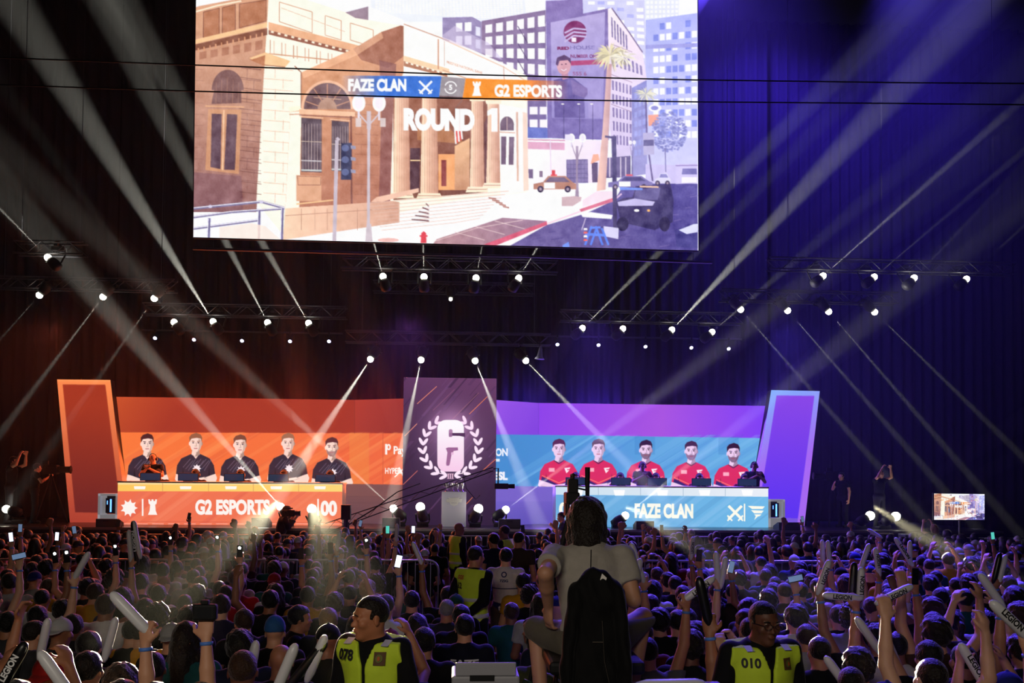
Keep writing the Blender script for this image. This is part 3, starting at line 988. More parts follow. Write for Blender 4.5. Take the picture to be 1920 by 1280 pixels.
# mid building with many windows
bg.poly(z2((0, 88), (148, 84), (195, 110), (195, 280), (0, 200)), (146, 134, 168))
windows(bg, z2((60, 105), (150, 98), (150, 235), (60, 235)), 2, 2, (238, 236, 244), .72, .66)
windows(bg, z2((158, 120), (195, 130), (195, 255), (158, 250)), 1, 2, (215, 215, 235), .6, .7)
bg.poly(z2((195, 105), (515, 50), (520, 690), (410, 690), (410, 400), (195, 300)), (134, 112, 140), (112, 96, 138), ((900, 60), (1020, 200)))
windows(bg, z2((205, 118), (520, 60), (522, 395), (205, 352)), 6, 4, (250, 246, 232), .66, .68, 0, (236, 232, 240))
windows(bg, z2((430, 520), (530, 520), (530, 650), (430, 650)), 2, 2, (238, 232, 240), .8, .6)
bg.poly(z2((425, 635), (530, 640), (530, 690), (425, 690)), (96, 108, 178))
for k in range(4):
    bg.line(z2((375, 130 + k * 85), (425, 215 + k * 85)), 1.4, (80, 66, 96))
# billboard building
bg.poly(z2((515, 5), (700, -5), (702, 68), (828, 42), (832, 700), (525, 690)), (128, 110, 162), (108, 94, 150), ((1040, 10), (1100, 240)))
bg.poly(z2((540, 112), (812, 60), (802, 596), (546, 590)), (172, 158, 200), (136, 124, 178), ((1060, 40), (1100, 220)))
bg.oval(*Z2(662, 160), 21.5, 21, (116, 40, 84))
for k in range(3):
    bg.line(z2((610, 165 + k * 22), (655, 142 + k * 18), (720, 148 + k * 18)), 3.2, (188, 172, 206))
bg.poly(z2((645, 188), (668, 188), (668, 210), (645, 210)), (230, 220, 235))
bg.text('RED', *[Z2(573, 0)[0], Z2(633, 0)[0]], Z2(0, 233)[1], Z2(0, 249)[1], (112, 30, 70), .05)
bg.text('HOUSE', *[Z2(638, 0)[0], Z2(760, 0)[0]], Z2(0, 229)[1], Z2(0, 247)[1], (96, 84, 140), .0)
bg.poly(z2((640, 305), (812, 296), (811, 320), (640, 328)), (168, 60, 96))
bg.text('NUMBER ONE', Z2(640, 0)[0], Z2(780, 0)[0], Z2(0, 272)[1], Z2(0, 290)[1], (110, 36, 80), .02)
bg.text('555 6', Z2(650, 0)[0], Z2(720, 0)[0], Z2(0, 358)[1], Z2(0, 378)[1], (140, 80, 120), .02)
bg.poly(z2((555, 400), (640, 380), (705, 430), (712, 590), (560, 588)), (92, 78, 134))
bg.poly(z2((640, 395), (740, 450), (710, 490), (650, 470)), (112, 92, 142))
bg.poly(z2((590, 350), (625, 350), (630, 390), (600, 400)), (176, 124, 140))
bg.oval(*Z2(606, 328), 13, 17, (206, 150, 152))
bg.poly(z2((566, 322), (572, 288), (608, 274), (640, 292), (642, 320), (625, 300), (585, 304), (576, 330)), (78, 52, 84))
bg.line(z2((592, 346), (606, 354), (620, 344)), 1.2, (250, 235, 240))
bg.oval(*Z2(596, 322), 1.6, 1, (70, 40, 60))
bg.oval(*Z2(616, 320), 1.6, 1, (70, 40, 60))
bg.poly(z2((722, 410), (795, 400), (795, 590), (730, 590)), (150, 136, 186))
for x in (605, 685, 750):
    bg.line(z2((x, 520), (x, 700)), 1, (60, 50, 90))
    bg.oval(*Z2(x - 5, 520), 3, 1.2, (250, 240, 220))
# sunlit corner building
bg.poly(z2((826, 44), (845, 38), (930, 158), (1000, 262), (1022, 400), (948, 540), (948, 775), (850, 790), (832, 600)), (244, 226, 222), (206, 190, 214), ((1150, 30), (1190, 280)))
bg.line(z2((845, 40), (930, 158), (1000, 262)), 2.2, (110, 92, 122))
windows(bg, z2((838, 70), (925, 175), (928, 260), (842, 190)), 6, 1, (112, 100, 140), .5, .85)
windows(bg, z2((840, 240), (1000, 330), (1005, 380), (842, 330)), 8, 1, (124, 110, 150), .5, .9)
windows(bg, z2((842, 390), (948, 420), (948, 740), (850, 730)), 6, 5, (122, 106, 148), .5, .7)
for y in (220, 372, 520):
    bg.line(z2((842, y), (948, y + 40)), 1.2, (160, 132, 150))
bg.poly(z2((945, 440), (1020, 400), (1022, 870), (948, 880)), (122, 122, 178), (150, 146, 192), ((1190, 160), (1200, 330)))
windows(bg, z2((955, 460), (1018, 430), (1018, 780), (955, 790)), 3, 7, (146, 150, 204), .7, .6)
# low white shop and garage
bg.poly(z2((418, 690), (790, 702), (792, 915), (415, 905)), (250, 242, 242), (232, 216, 226), ((1000, 270), (1100, 330)))
bg.poly(z2((418, 708), (610, 714), (610, 750), (418, 744)), (214, 158, 176))
bg.line(z2((418, 698), (612, 702)), 2, (196, 128, 150))
bg.poly(z2((618, 798), (726, 796), (728, 914), (620, 914)), (98, 86, 124))
windows(bg, z2((620, 800), (726, 798), (728, 912), (622, 912)), 6, 5, (122, 108, 148), .85, .8)
bg.line(z2((538, 700), (542, 870)), 2, (224, 206, 216))
bg.poly(z2((745, 812), (776, 812), (776, 912), (748, 912)), (84, 66, 92))
bg.poly(z2((740, 820), (752, 772), (778, 770), (784, 800)), (240, 160, 120))
bg.poly(z2((812, 790), (940, 778), (940, 885), (815, 890)), (96, 84, 120))
for x in (835, 862, 890, 915):
    bg.line(z2((x, 785), (x, 885)), 2, (222, 206, 214))
bg.poly(z2((420, 845), (452, 846), (452, 892), (420, 890)), (110, 92, 118))
bg.poly(z2((484, 855), (500, 855), (500, 885), (484, 885)), (130, 108, 126))
# far street
bg.poly(z2((1015, 820), (1275, 830), (1275, 925), (1015, 925)), (196, 186, 220))
# pavement and road
bg.poly(z2((-430, 1300), (-430, 1000), (420, 935), (880, 905), (880, 960), (1275, 915), (1275, 1300)), (255, 252, 250))
bg.poly(z2((280, 1260), (520, 1125), (720, 1065), (860, 1000), (895, 940), (1040, 918), (1275, 918), (1275, 1260)), (104, 92, 142), (74, 66, 128), ((1040, 460), (1260, 380)))
for k in range(60):
    a, b = rs.uniform(380, 1270), rs.uniform(960, 1240)
    if b > 1235 - (a - 300) * .33:
        bg.line(z2((a, b), (a + rs.uniform(30, 120), b - rs.uniform(2, 14))), rs.uniform(.6, 2.4), rs.choice([(92, 82, 140), (72, 62, 118), (128, 112, 160)]), .45)
bg.poly(z2((-60, 1235), (-30, 1195), (300, 1088), (525, 1105), (210, 1235)), (176, 138, 140), (150, 118, 136), ((830, 440), (1000, 420)))
for k in range(3):
    bg.line(z2((60 + k * 100, 1160 - k * 28), (210 + k * 100, 1200 - k * 28)), 1.2, (215, 190, 186))
bg.line(z2((-40, 1205), (170, 1140), (400, 1100)), 1.2, (215, 190, 186))
bg.poly(z2((205, 1222), (520, 1106), (523, 1124), (260, 1230)), (204, 92, 112))
bg.poly(z2((684, 1046), (862, 985), (864, 1004), (690, 1060)), (206, 104, 122))
bg.line(z2((523, 1118), (690, 1056)), 3, (234, 200, 208))
bg.line(z2((864, 995), (895, 968)), 3, (214, 180, 205))
bg.poly(z2((700, 1000), (770, 955), (860, 955), (862, 985), (700, 1035)), (226, 190, 196), alpha=.6)

# the bank -------------------------------------------------
STONE, SHADE, DEEP = (255, 238, 214), (190, 132, 100), (138, 92, 84)
bg.poly(z1((0, 60), (90, 30), (250, 0), (440, -10), (440, 200), (375, 1060), (0, 1060)), (206, 156, 122), (150, 108, 100), ((380, 40), (420, 390)))
bg.poly(z1((436, -10), (600, -10), (820, 60), (1120, 118), (1330, 200), (1640, 330), (1730, 380), (1735, 960), (1330, 1010), (520, 1190), (375, 1010)), STONE)
# parapet panels left wall
bg.line(z1((60, 62), (180, 28), (300, 5)), 3, (250, 220, 190))
for q_ in (((110, 60), (190, 40), (190, 170), (110, 190)), ((205, 38), (270, 22), (270, 150), (205, 168)), ((290, 20), (425, 0), (425, 105), (290, 140))):
    bg.poly(z1(*q_), (176, 120, 88))
    bg.line(z1(*q_, q_[0]), 1.2, (128, 84, 68))
bg.poly(z1((60, 200), (430, 112), (430, 135), (60, 222)), (240, 190, 140))
bg.poly(z1((60, 225), (430, 140), (430, 175), (60, 255)), (132, 86, 66))
for k in range(12):
    bg.line(z1((85 + k * 29, 240 - k * 7), (85 + k * 29, 262 - k * 7)), 2.5, (206, 150, 112))
for k in range(6):
    x = 90 + k * 56
    bg.poly(z1((x, 262 - k * 11), (x + 36, 255 - k * 11), (x + 36, 290 - k * 9), (x, 298 - k * 9)), (170, 118, 92))
# front parapet
for q_ in (((490, 10), (655, 60), (655, 165), (490, 108)), ((720, 78), (800, 104), (800, 200), (720, 176)), ((845, 115), (960, 150), (960, 235), (845, 200))):
    bg.line(z1(*q_, q_[0]), 1.4, (196, 150, 122))
for k in range(10):
    bg.line(z1((500 + k * 32, 40 + k * 12), (530 + k * 32, 50 + k * 12)), .9, (206, 164, 138))
bg.poly(z1((436, 110), (1040, 268), (1040, 300), (436, 150)), (224, 172, 132))
bg.poly(z1((436, 150), (1040, 300), (1040, 318), (436, 172)), (150, 100, 80))
for k in range(17):
    bg.line(z1((448 + k * 34, 158 + k * 8.6), (462 + k * 34, 162 + k * 8.6)), 3.6, (250, 226, 200))
for k in range(9):
    x, y = 445 + k * 58, 200 + k * 13
    bg.line(z1((x, y), (x, y + 66)), 1.4, (188, 140, 112))
    bg.line(z1((x + 18, y + 4), (x + 18, y + 68)), 1.2, (198, 150, 122))
bg.line(z1((436, 268), (1040, 330)), 2.2, (200, 150, 118))
# corner pilaster blocks
for y in range(340, 1000, 52):
    bg.line(z1((410, y), (560, y + 12)), .9, (214, 172, 146))
    bg.line(z1((470 + (y // 52 % 2) * 40, y), (468 + (y // 52 % 2) * 40, y + 52)), .9, (214, 172, 146))
    bg.line(z1((290, y - 6), (400, y + 8)), 1, (120, 82, 74))
bg.poly(z1((340, 290), (420, 262), (545, 305), (520, 335), (415, 330)), (240, 190, 140))
bg.poly(z1((345, 300), (420, 275), (415, 330)), (176, 116, 80))
bg.line(z1((415, 325), (520, 336)), 1.6, (150, 100, 78))
# shaded wall beside the bay
bg.poly(z1((600, 362), (870, 240), (1000, 160), (1112, 122), (1112, 290), (1112, 360), (1060, 500), (1045, 1010), (520, 1040), (545, 560), (600, 540)), (206, 150, 112), (178, 122, 98), ((640, 140), (740, 300)))
bg.poly(z1((860, 245), (1000, 160), (1112, 122), (1112, 280), (1035, 340), (900, 300)), (150, 98, 78), alpha=.85)
bg.poly(z1((990, 300), (1075, 320), (1060, 560), (1040, 1100), (985, 1100), (1000, 560)), (128, 84, 82), alpha=.7)
for k in range(12):
    y0_ = 400 + k * 50
    bg.line(z1((868, y0_ + 20), (985, y0_ + 26)), .8, (150, 100, 82), .8)
    bg.line(z1((900 + (k % 2) * 45, y0_ + 20), (900 + (k % 2) * 45, y0_ + 70)), .8, (150, 100, 82), .7)
for k in range(11):
    y0_ = 340 + k * 56
    bg.line(z1((300, y0_), (398, y0_ + 10)), .9, (120, 82, 76), .8)
    bg.line(z1((60, y0_ + 6), (112, y0_ + 8)), .8, (140, 98, 84), .6)
    bg.line(z1((330 + (k % 2) * 34, y0_ + 4), (328 + (k % 2) * 34, y0_ + 58)), .8, (120, 82, 76), .7)
bg.poly(z1((600, 362), (870, 240), (1000, 160), (1010, 190), (880, 275), (612, 392)), (240, 190, 150), alpha=.55)
# pilaster with capital left of the bay
bg.poly(z1((545, 560), (600, 555), (590, 1040), (520, 1045)), (255, 236, 214))
bg.poly(z1((538, 535), (620, 525), (620, 548), (542, 560)), (255, 232, 204))
bg.line(z1((540, 572), (600, 570)), 1.6, (190, 140, 112))
bg.line(z1((566, 330), (600, 362), (600, 540)), 2, (150, 102, 82))
# big arch
ax, ay = Z1(730, 545)
bg.oval(ax, ay, 49, 54, (228, 180, 146), a0=180, a1=360)
bg.oval(ax, ay, 44, 49, (120, 96, 96), a0=180, a1=360)
for k in range(5):
    t_ = R(198 + k * 36)
    bg.line([(ax, ay), (ax + 43 * math.cos(t_), ay + 47 * math.sin(t_))], 2, (190, 140, 114))
bg.oval(ax, ay, 18, 20, (176, 140, 120), a0=180, a1=360)
bg.line([(ax - 26, ay - 22), (ax + 26, ay - 18)], 1.6, (196, 160, 136))
bg.poly(z1((590, 545), (868, 560), (868, 582), (590, 570)), (236, 186, 150))
bg.line(z1((590, 575), (865, 588)), 1.6, (140, 96, 84))
for (a, b, c_, d) in ((600, 588, 702, 862), (752, 602, 838, 858)):
    bg.poly(z1((a, b), (c_, b + 8), (c_, d), (a, d - 4)), (98, 84, 90))
    for k in range(7):
        x = a + (c_ - a) * (k + .5) / 7
        bg.line(z1((x, b + 30), (x, d - 6)), .9, (176, 156, 150))
    bg.line(z1((a, b + 118), (c_, b + 122)), 1.2, (200, 180, 160))
    bg.line(z1((a, d - 60), (c_, d - 56)), 2.2, (196, 190, 190))
    bg.line(z1((a, d - 12), (c_, d - 9)), 3, (190, 196, 190))
    bg.line(z1((a - 8, b - 6), (c_ + 8, b + 2)), 1.8, (236, 190, 156))
bg.poly(z1((575, 875), (700, 880), (700, 1005), (575, 1005)), (214, 164, 130))
bg.line(z1((580, 880), (696, 884), (696, 925), (584, 925), (580, 880)), 1.1, (160, 112, 92))
bg.line(z1((848, 580), (852, 1018)), 3.4, (132, 88, 78))
bg.line(z1((575, 1020), (760, 1000)), 2.6, (240, 190, 140))
# left door with arch
ax, ay = Z1(232, 450)
bg.oval(ax, ay, 30, 38, (116, 84, 80), a0=180, a1=360)
bg.poly(z1((165, 445), (300, 445), (300, 515), (150, 520)), (116, 84, 80))
for k in range(5):
    bg.line(z1((175 + k * 28, 385 + abs(k - 2) * 14), (172 + k * 28, 515)), 1, (150, 110, 94))
bg.line(z1((120, 530), (315, 535)), 3, (210, 160, 122))
bg.poly(z1((135, 545), (300, 548), (288, 870), (120, 850)), (196, 144, 108))
bg.poly(z1((152, 568), (202, 570), (196, 845), (146, 835)), (98, 76, 84))
bg.poly(z1((228, 570), (280, 572), (268, 850), (214, 848)), (98, 76, 84))
bg.line(z1((213, 550), (206, 850)), 2.2, (236, 190, 150))
bg.poly(z1((60, 860), (300, 880), (310, 1060), (60, 1060)), (118, 84, 92), alpha=.5)
# plinth
bg.poly(z1((520, 1042), (1045, 1005), (1090, 1010), (1090, 1112), (765, 1160), (508, 1200)), (238, 200, 168), (206, 160, 136), ((540, 400), (740, 400)))
bg.line(z1((520, 1078), (1085, 1040)), 1, (176, 130, 110))
for x in (600, 668, 730, 880):
    bg.line(z1((x, 1042), (x, 1150)), .9, (186, 140, 118))
# porch interior
bg.poly(z1((1060, 470), (1330, 470), (1530, 470), (1530, 960), (1060, 1000)), (150, 98, 74), (120, 78, 66), ((760, 180), (900, 350)))
bg.poly(z1((1145, 740), (1195, 740), (1190, 960), (1140, 960)), (88, 62, 66))
bg.poly(z1((1285, 770), (1400, 770), (1400, 950), (1285, 950)), (232, 164, 108))
bg.poly(z1((1300, 800), (1325, 800), (1325, 930), (1300, 930)), (128, 60, 56))
bg.line(z1((1145, 802), (1196, 802)), 2.4, (240, 200, 150))
bg.poly(z1((1180, 620), (1340, 640), (1420, 720), (1180, 700)), (170, 116, 80))
bg.poly(z2((60, 730), (135, 690), (135, 950), (60, 950)), (232, 186, 140), (196, 146, 112), ((850, 260), (880, 350)))
bg.poly(z2((205, 620), (232, 560), (232, 930), (212, 940)), (110, 74, 72))
# columns
for a, b, top, bot, zf in ((1062, 1142, 480, 968, z1), (1200, 1282, 482, 970, z1), (140, 206, 505, 938, z2), (222, 286, 520, 918, z2)):
    q_ = zf((a + 4, top), (b - 4, top), (b + 2, bot), (a - 4, bot))
    bg.poly(q_, (250, 214, 180), (196, 146, 120), (q_[0], q_[1]))
    for k in range(7):
        x = a + (b - a) * (k + .5) / 7
        bg.line(zf((x, top + 12), (x + (k - 3) * .6, bot - 8)), .7, (188, 140, 118), .8)
    bg.poly(zf((a - 10, top - 22), (b + 10, top - 22), (b + 4, top), (a - 4, top)), (255, 226, 194))
    bg.poly(zf((a - 14, bot - 4), (b + 12, bot - 4), (b + 22, bot + 22), (a - 26, bot + 24)), (255, 224, 192))
    bg.line(zf((a - 16, bot + 8), (b + 14, bot + 8)), 1.4, (182, 134, 112))
# entablature over the porch
bg.poly(z1((1112, 118), (1345, 200), (1640, 330), (1690, 372), (1735, 470), (1735, 500), (1112, 470), (1112, 280)), (255, 244, 226))
bg.poly(z1((1112, 278), (1340, 345), (1340, 368), (1112, 305)), (240, 200, 160))
bg.poly(z1((1112, 305), (1330, 368), (1330, 385), (1112, 330)), (170, 120, 92))
for k in range(9):
    bg.line(z1((1122 + k * 26, 312 + k * 7.4), (1134 + k * 26, 316 + k * 7.4)), 3, (255, 236, 210))
bg.line(z2((0, 350), (120, 392), (420, 420)), 2, (206, 160, 130))
bg.line(z2((0, 195), (305, 335), (412, 402)), 2, (224, 190, 164))
bg.line(z2((8, 205), (8, 330)), 1.2, (206, 170, 148))
bg.line(z2((305, 330), (308, 400)), 1.4, (196, 150, 128))
bg.line(z1((1112, 120), (1340, 205)), 2, (190, 150, 132))
bg.line(z1((1285, 195), (1285, 345)), 2, (188, 130, 100))
bg.text('PRESTIGE NATIONAL BANK', Z2(20, 0)[0], Z2(200, 0)[0], Z2(0, 303)[1], Z2(0, 316)[1], (206, 160, 140), .02, drop=21)
bg.poly(z1((820, 62), (935, 32), (935, 100), (870, 90)), (150, 130, 140))
bg.poly(z1((935, 32), (1112, 100), (1112, 130), (935, 100)), (250, 236, 228))
bg.poly(z2((0, 175), (60, 130), (230, 215), (300, 300), (0, 200)), (196, 184, 206), alpha=.6)
# right end bay
bg.poly(z2((284, 520), (420, 545), (432, 955), (290, 975)), (255, 240, 224))
bg.poly(z2((400, 560), (422, 565), (430, 950), (404, 955)), (240, 206, 182))
bg.oval(*Z2(322, 625), 13, 16, (112, 92, 104), a0=180, a1=360)
bg.poly(z2((288, 622), (356, 622), (356, 652), (288, 652)), (112, 92, 104))
bg.line(z2((322, 585), (322, 650)), 1.4, (214, 184, 170))
bg.line(z2((285, 660), (362, 664)), 2, (210, 170, 146))
bg.poly(z2((292, 682), (318, 682), (316, 822), (292, 822)), (112, 92, 108))
bg.poly(z2((332, 684), (358, 684), (354, 824), (330, 824)), (112, 92, 108))
bg.line(z2((372, 560), (376, 905)), 3.4, (210, 168, 142))
# steps
for k in range(9):
    y = 985 + k * 17
    bg.line(z2((-370 + k * 8, y + 30), (60, y - 8), (330 - k * 18, y - 30)), 1.2, (212, 178, 160), .9)
bg.poly(z2((-360, 1010), (-300, 1008), (-120, 960), (-120, 940), (-330, 985)), (228, 186, 160))
for k in range(5):
    bg.poly(z1((1150 + k * 18, 1100 - k * 20), (1238, 1108 - k * 18), (1238, 1100 - k * 18), (1152 + k * 18, 1094 - k * 20)), (128, 96, 96))
    bg.poly(z2((228 + k * 18, 985 + k * 11), (268 + k * 16, 990 + k * 11), (268 + k * 16, 998 + k * 11), (230 + k * 18, 992 + k * 11)), (170, 120, 104))
# striped cloth over the porch
for k in range(5):
    bg.line(z2((58 + k * 8, 600 + k * 6), (66 + k * 8, 720 - k * 6)), 3, (222, 90, 80) if k % 2 else (250, 236, 230))
bg.line(z2((60, 545), (100, 500)), 1.4, (120, 90, 80))


def palm(cx, cy, r, n, c, c2):
    for k in range(n):
        a = rs.uniform(0, 2 * math.pi)
        L = r * rs.uniform(.6, 1.05)
        dx, dy = math.cos(a) * L, math.sin(a) * L * .8 + L * .15
        m_ = (cx + dx * .55, cy + dy * .5 - L * .12)
        e_ = (cx + dx, cy + dy)
        bg.poly([(cx, cy), (m_[0] - dy * .07, m_[1] + dx * .07), e_, (m_[0] + dy * .07, m_[1] - dx * .07)], c if k % 3 else c2, alpha=.85, ss=2)


bg.poly(z2((822, 320), (846, 320), (832, 640), (815, 948), (770, 955), (800, 640)), (232, 186, 160), (196, 150, 140), (Z2(790, 600), Z2(835, 600)))
palm(*Z2(838, 275), 38, 70, (226, 214, 152), (170, 160, 120))
palm(*Z2(905, 290), 28, 30, (240, 234, 196), (206, 200, 170))
palm(*Z2(1016, 470), 24, 44, (226, 222, 176), (176, 176, 150))
bg.line(z2((1016, 500), (1022, 700), (1050, 905)), 3, (96, 84, 124))
bg.oval(*Z2(1062, 540), 12, 7, (240, 238, 250))
bg.oval(*Z2(1060, 540), 7, 4, (130, 130, 190))
bg.poly(z2((1028, 575), (1080, 572), (1080, 625), (1030, 630)), (240, 150, 110))
for k in range(420):
    a, q_ = rs.uniform(0, 6.28), rs.random() ** .5
    bg.oval(Z2(1132, 660)[0] + math.cos(a) * q_ * 33, Z2(1132, 660)[1] + math.sin(a) * q_ * 38, 2.6, 2.0, rs.choice([(120, 124, 176), (146, 150, 200), (104, 106, 162)]), alpha=.7, n=8)
bg.line(z2((1112, 740), (1116, 860)), 2, (110, 104, 150))


def street_lamp(zf, x, top, bot, r, wd, c, gap):
    bg.line(zf((x, top + 70), (x - gap * .03, bot)), wd, c)
    bg.poly(zf((x - wd * 3.4, bot), (x - wd * 2, bot - 90), (x + wd * 2, bot - 90), (x + wd * 3.4, bot)), c)
    for s_ in (-1, 1):
        gx, gy = zf((x + s_ * gap / 2, top))[0]
        bg.line([zf((x, top + 110))[0], (gx, gy + r * 1.6), (gx, gy + r)], wd * .5, c)
        bg.oval(gx, gy, r, r * 1.3, (255, 250, 246))
        bg.oval(gx, gy, r * .6, r * .9, (228, 222, 232))
        bg.line([(gx, gy + r * 1.2), (gx, gy + r * 2.6)], wd * .7, (214, 206, 214))
    bg.line(zf((x, top + 40), (x, top + 130)), wd * 1.4, c)


street_lamp(z1, 938, 515, 1208, 12.5, 5.5, (196, 184, 188), 102)
bg.poly(z1((872, 590), (900, 590), (900, 634), (872, 634)), (206, 190, 184))
bg.poly(z1((994, 590), (1022, 590), (1022, 634), (994, 634)), (206, 190, 184))
street_lamp(z2, 672, 690, 1002, 6.5, 3, (150, 130, 146), 56)
bg.poly(z2((612, 672), (640, 672), (640, 700), (612, 700)), (222, 214, 226))
street_lamp(z2, 948, 712, 880, 3, 1.5, (120, 112, 150), 20)
# traffic light
bg.line(z1((788, 690), (778, 700), (765, 1205)), 7, (190, 178, 186))
bg.poly(z1((800, 716), (852, 714), (850, 898), (798, 898)), (70, 72, 96))
for y in (740, 798, 860):
    bg.oval(*Z1(820, y), 7, 6.4, (104, 112, 146))
    bg.poly(z1((846, y - 14), (872, y - 10), (872, y + 6), (848, y + 4)), (150, 148, 168))
bg.poly(z2((845, 680), (868, 680), (872, 1140), (852, 1140)), (66, 58, 92))
bg.line(z2((812, 682), (868, 690)), 4, (66, 58, 92))
bg.poly(z2((1002, 664), (1058, 664), (1058, 772), (1004, 776)), (176, 168, 196))
bg.poly(z2((1004, 700), (1056, 698), (1056, 728), (1004, 730)), (90, 84, 122))


def car(zf, x0, x1, y0, y1, body, roofc, left=True, police=False):
    w_, h_ = x1 - x0, y1 - y0
    bg.poly(zf((x0, y0 + h_ * .5), (x0 + w_ * .22, y0 + h_ * .38), (x0 + w_ * .34, y0), (x0 + w_ * .75, y0), (x0 + w_ * .92, y0 + h_ * .4), (x1, y0 + h_ * .5), (x1, y0 + h_ * .85), (x0, y0 + h_ * .85)), body)
    bg.poly(zf((x0 + w_ * .27, y0 + h_ * .38), (x0 + w_ * .37, y0 + h_ * .08), (x0 + w_ * .72, y0 + h_ * .08), (x0 + w_ * .85, y0 + h_ * .38)), roofc)
    if police:
        bg.poly(zf((x0 + w_ * .24, y0 + h_ * .42), (x0 + w_ * .5, y0 + h_ * .42), (x0 + w_ * .5, y0 + h_ * .8), (x0 + w_ * .24, y0 + h_ * .8)), (255, 246, 236))
        bg.poly(zf((x0 + w_ * .4, y0 - 8), (x0 + w_ * .55, y0 - 8), (x0 + w_ * .55, y0), (x0 + w_ * .4, y0)), (230, 90, 90))
    for f_ in (.16, .8):
        ox, oy = zf((x0 + w_ * f_, y0 + h_ * .84))[0]
        bg.oval(ox, oy, h_ * .075, h_ * .08, (58, 48, 66))
        bg.oval(ox, oy, h_ * .035, h_ * .04, (160, 140, 150))


car(z2, 455, 668, 880, 958, (176, 122, 96), (110, 92, 110), police=True)
bg.poly(z2((545, 850), (562, 850), (562, 880), (545, 880)), (214, 70, 70))
car(z2, 828, 1050, 880, 945, (120, 110, 160), (76, 70, 112), police=True)
car(z2, 1062, 1140, 865, 925, (214, 210, 236), (130, 126, 176))
bg.poly(z2((1163, 820), (1275, 818), (1275, 912), (1165, 920)), (200, 190, 222))
bg.poly(z2((1200, 842), (1270, 842), (1272, 872), (1196, 872)), (112, 106, 158))
bg.line(z2((1165, 828), (1275, 826)), 2, (140, 120, 170))
bg.poly(z2((1195, 885), (1272, 885), (1272, 912), (1195, 915)), (236, 232, 246))
# armoured vehicle
bg.poly(z2((868, 1010), (900, 990), (950, 985), (965, 930), (1140, 920), (1155, 1000), (1150, 1110), (1060, 1150), (890, 1110)), (66, 56, 92), (52, 46, 84), ((1160, 350), (1240, 430)))
bg.poly(z2((968, 945), (1090, 938), (1075, 1000), (955, 995)), (92, 84, 128))
bg.poly(z2((875, 1010), (960, 992), (1062, 1008), (1050, 1028), (880, 1030)), (186, 178, 214))
bg.line(z2((985, 932), (1080, 935)), 3, (245, 190, 150))
bg.oval(*Z2(970, 1052), 5, 2.6, (255, 250, 236))
bg.oval(*Z2(1030, 1052), 3, 2.4, (255, 170, 90))
bg.oval(*Z2(900, 1120), 11, 13, (40, 34, 62))
bg.oval(*Z2(1110, 1120), 10, 14, (40, 34, 62))
bg.poly(z2((1160, 1150), (1200, 1135), (1275, 1112), (1275, 1240), (1170, 1235)), (62, 58, 116))
bg.poly(z2((1180, 1150), (1255, 1120), (1275, 1118), (1275, 1160), (1220, 1170)), (206, 208, 240))
# barricades and gear
bg.poly(z2((688, 1065), (740, 1060), (850, 1075), (845, 1095), (700, 1085)), (240, 236, 246))
bg.poly(z2((805, 1130), (880, 1140), (878, 1195), (805, 1180)), (206, 202, 228))
bg.line(z2((715, 1090), (695, 1150)), 2, (190, 176, 200))
for s_ in ((712, 1225, 745, 1130), (800, 1225, 765, 1130), (740, 1225, 770, 1140), (830, 1225, 795, 1140)):
    bg.line(z2((s_[0], s_[1]), (s_[2], s_[3])), 4, (92, 128, 226))
bg.line(z2((712, 1170), (815, 1176)), 5, (98, 132, 228))
bg.line(z2((735, 1140), (790, 1136)), 4, (98, 132, 228))
for k in range(4):
    bg.poly(z2((706, 1140 + k * 18), (722, 1140 + k * 18), (724, 1150 + k * 18), (704, 1150 + k * 18)), (236, 96, 80) if k % 2 else (250, 236, 230))
bg.poly(z2((600, 1225), (630, 1208), (635, 1235), (600, 1238)), (110, 140, 220))
bg.poly(z2((596, 985), (660, 980), (695, 985), (690, 1005), (650, 1030), (596, 1030)), (196, 166, 164))
bg.poly(z2((886, 935), (1000, 940), (1000, 950), (886, 950)), (110, 140, 220))
# handrails bottom left
for pts, wd in ((((60, 1042), (400, 1008), (515, 1040)), 5), (((60, 1086), (250, 1060), (515, 1042)), 4.5), (((60, 1143), (390, 1100)), 4.5)):
    bg.line(z1(*pts), wd, (122, 116, 146))
    bg.line([(x, y - 1.2) for x, y in z1(*pts)], 1.4, (250, 244, 250))
for x, a, b in ((140, 1090, 1190), (390, 1050, 1195), (506, 1040, 1200)):
    bg.line(z1((x, a), (x - 4, b)), 5, (112, 106, 140))
    bg.line(z1((x - 5, a), (x - 9, b)), 1.2, (240, 234, 244))
bg.oval(*Z1(145, 1032), 3.5, 3, (200, 196, 214))
bg.oval(*Z1(400, 1010), 3.5, 3, (200, 196, 214))
bg.poly(z1((190, 1135), (350, 1115), (420, 1130), (500, 1200), (190, 1200)), (240, 216, 196), alpha=.8)
# hydrant
bg.poly(z1((1200, 1165), (1212, 1155), (1224, 1165), (1226, 1215), (1196, 1215)), (206, 70, 78))
bg.line(z1((1192, 1180), (1232, 1180)), 3, (206, 70, 78))
bg.oval(*Z1(1035, 1200), 20, 4, (226, 180, 170))
# soft light over the lower left and whole picture bloom
bg.glow(455, 180, 90, (255, 220, 190), .10)
bg.glow(1180, 200, 240, (205, 205, 255), .22)
bg.glow(700, 170, 70, (255, 240, 232), .12)
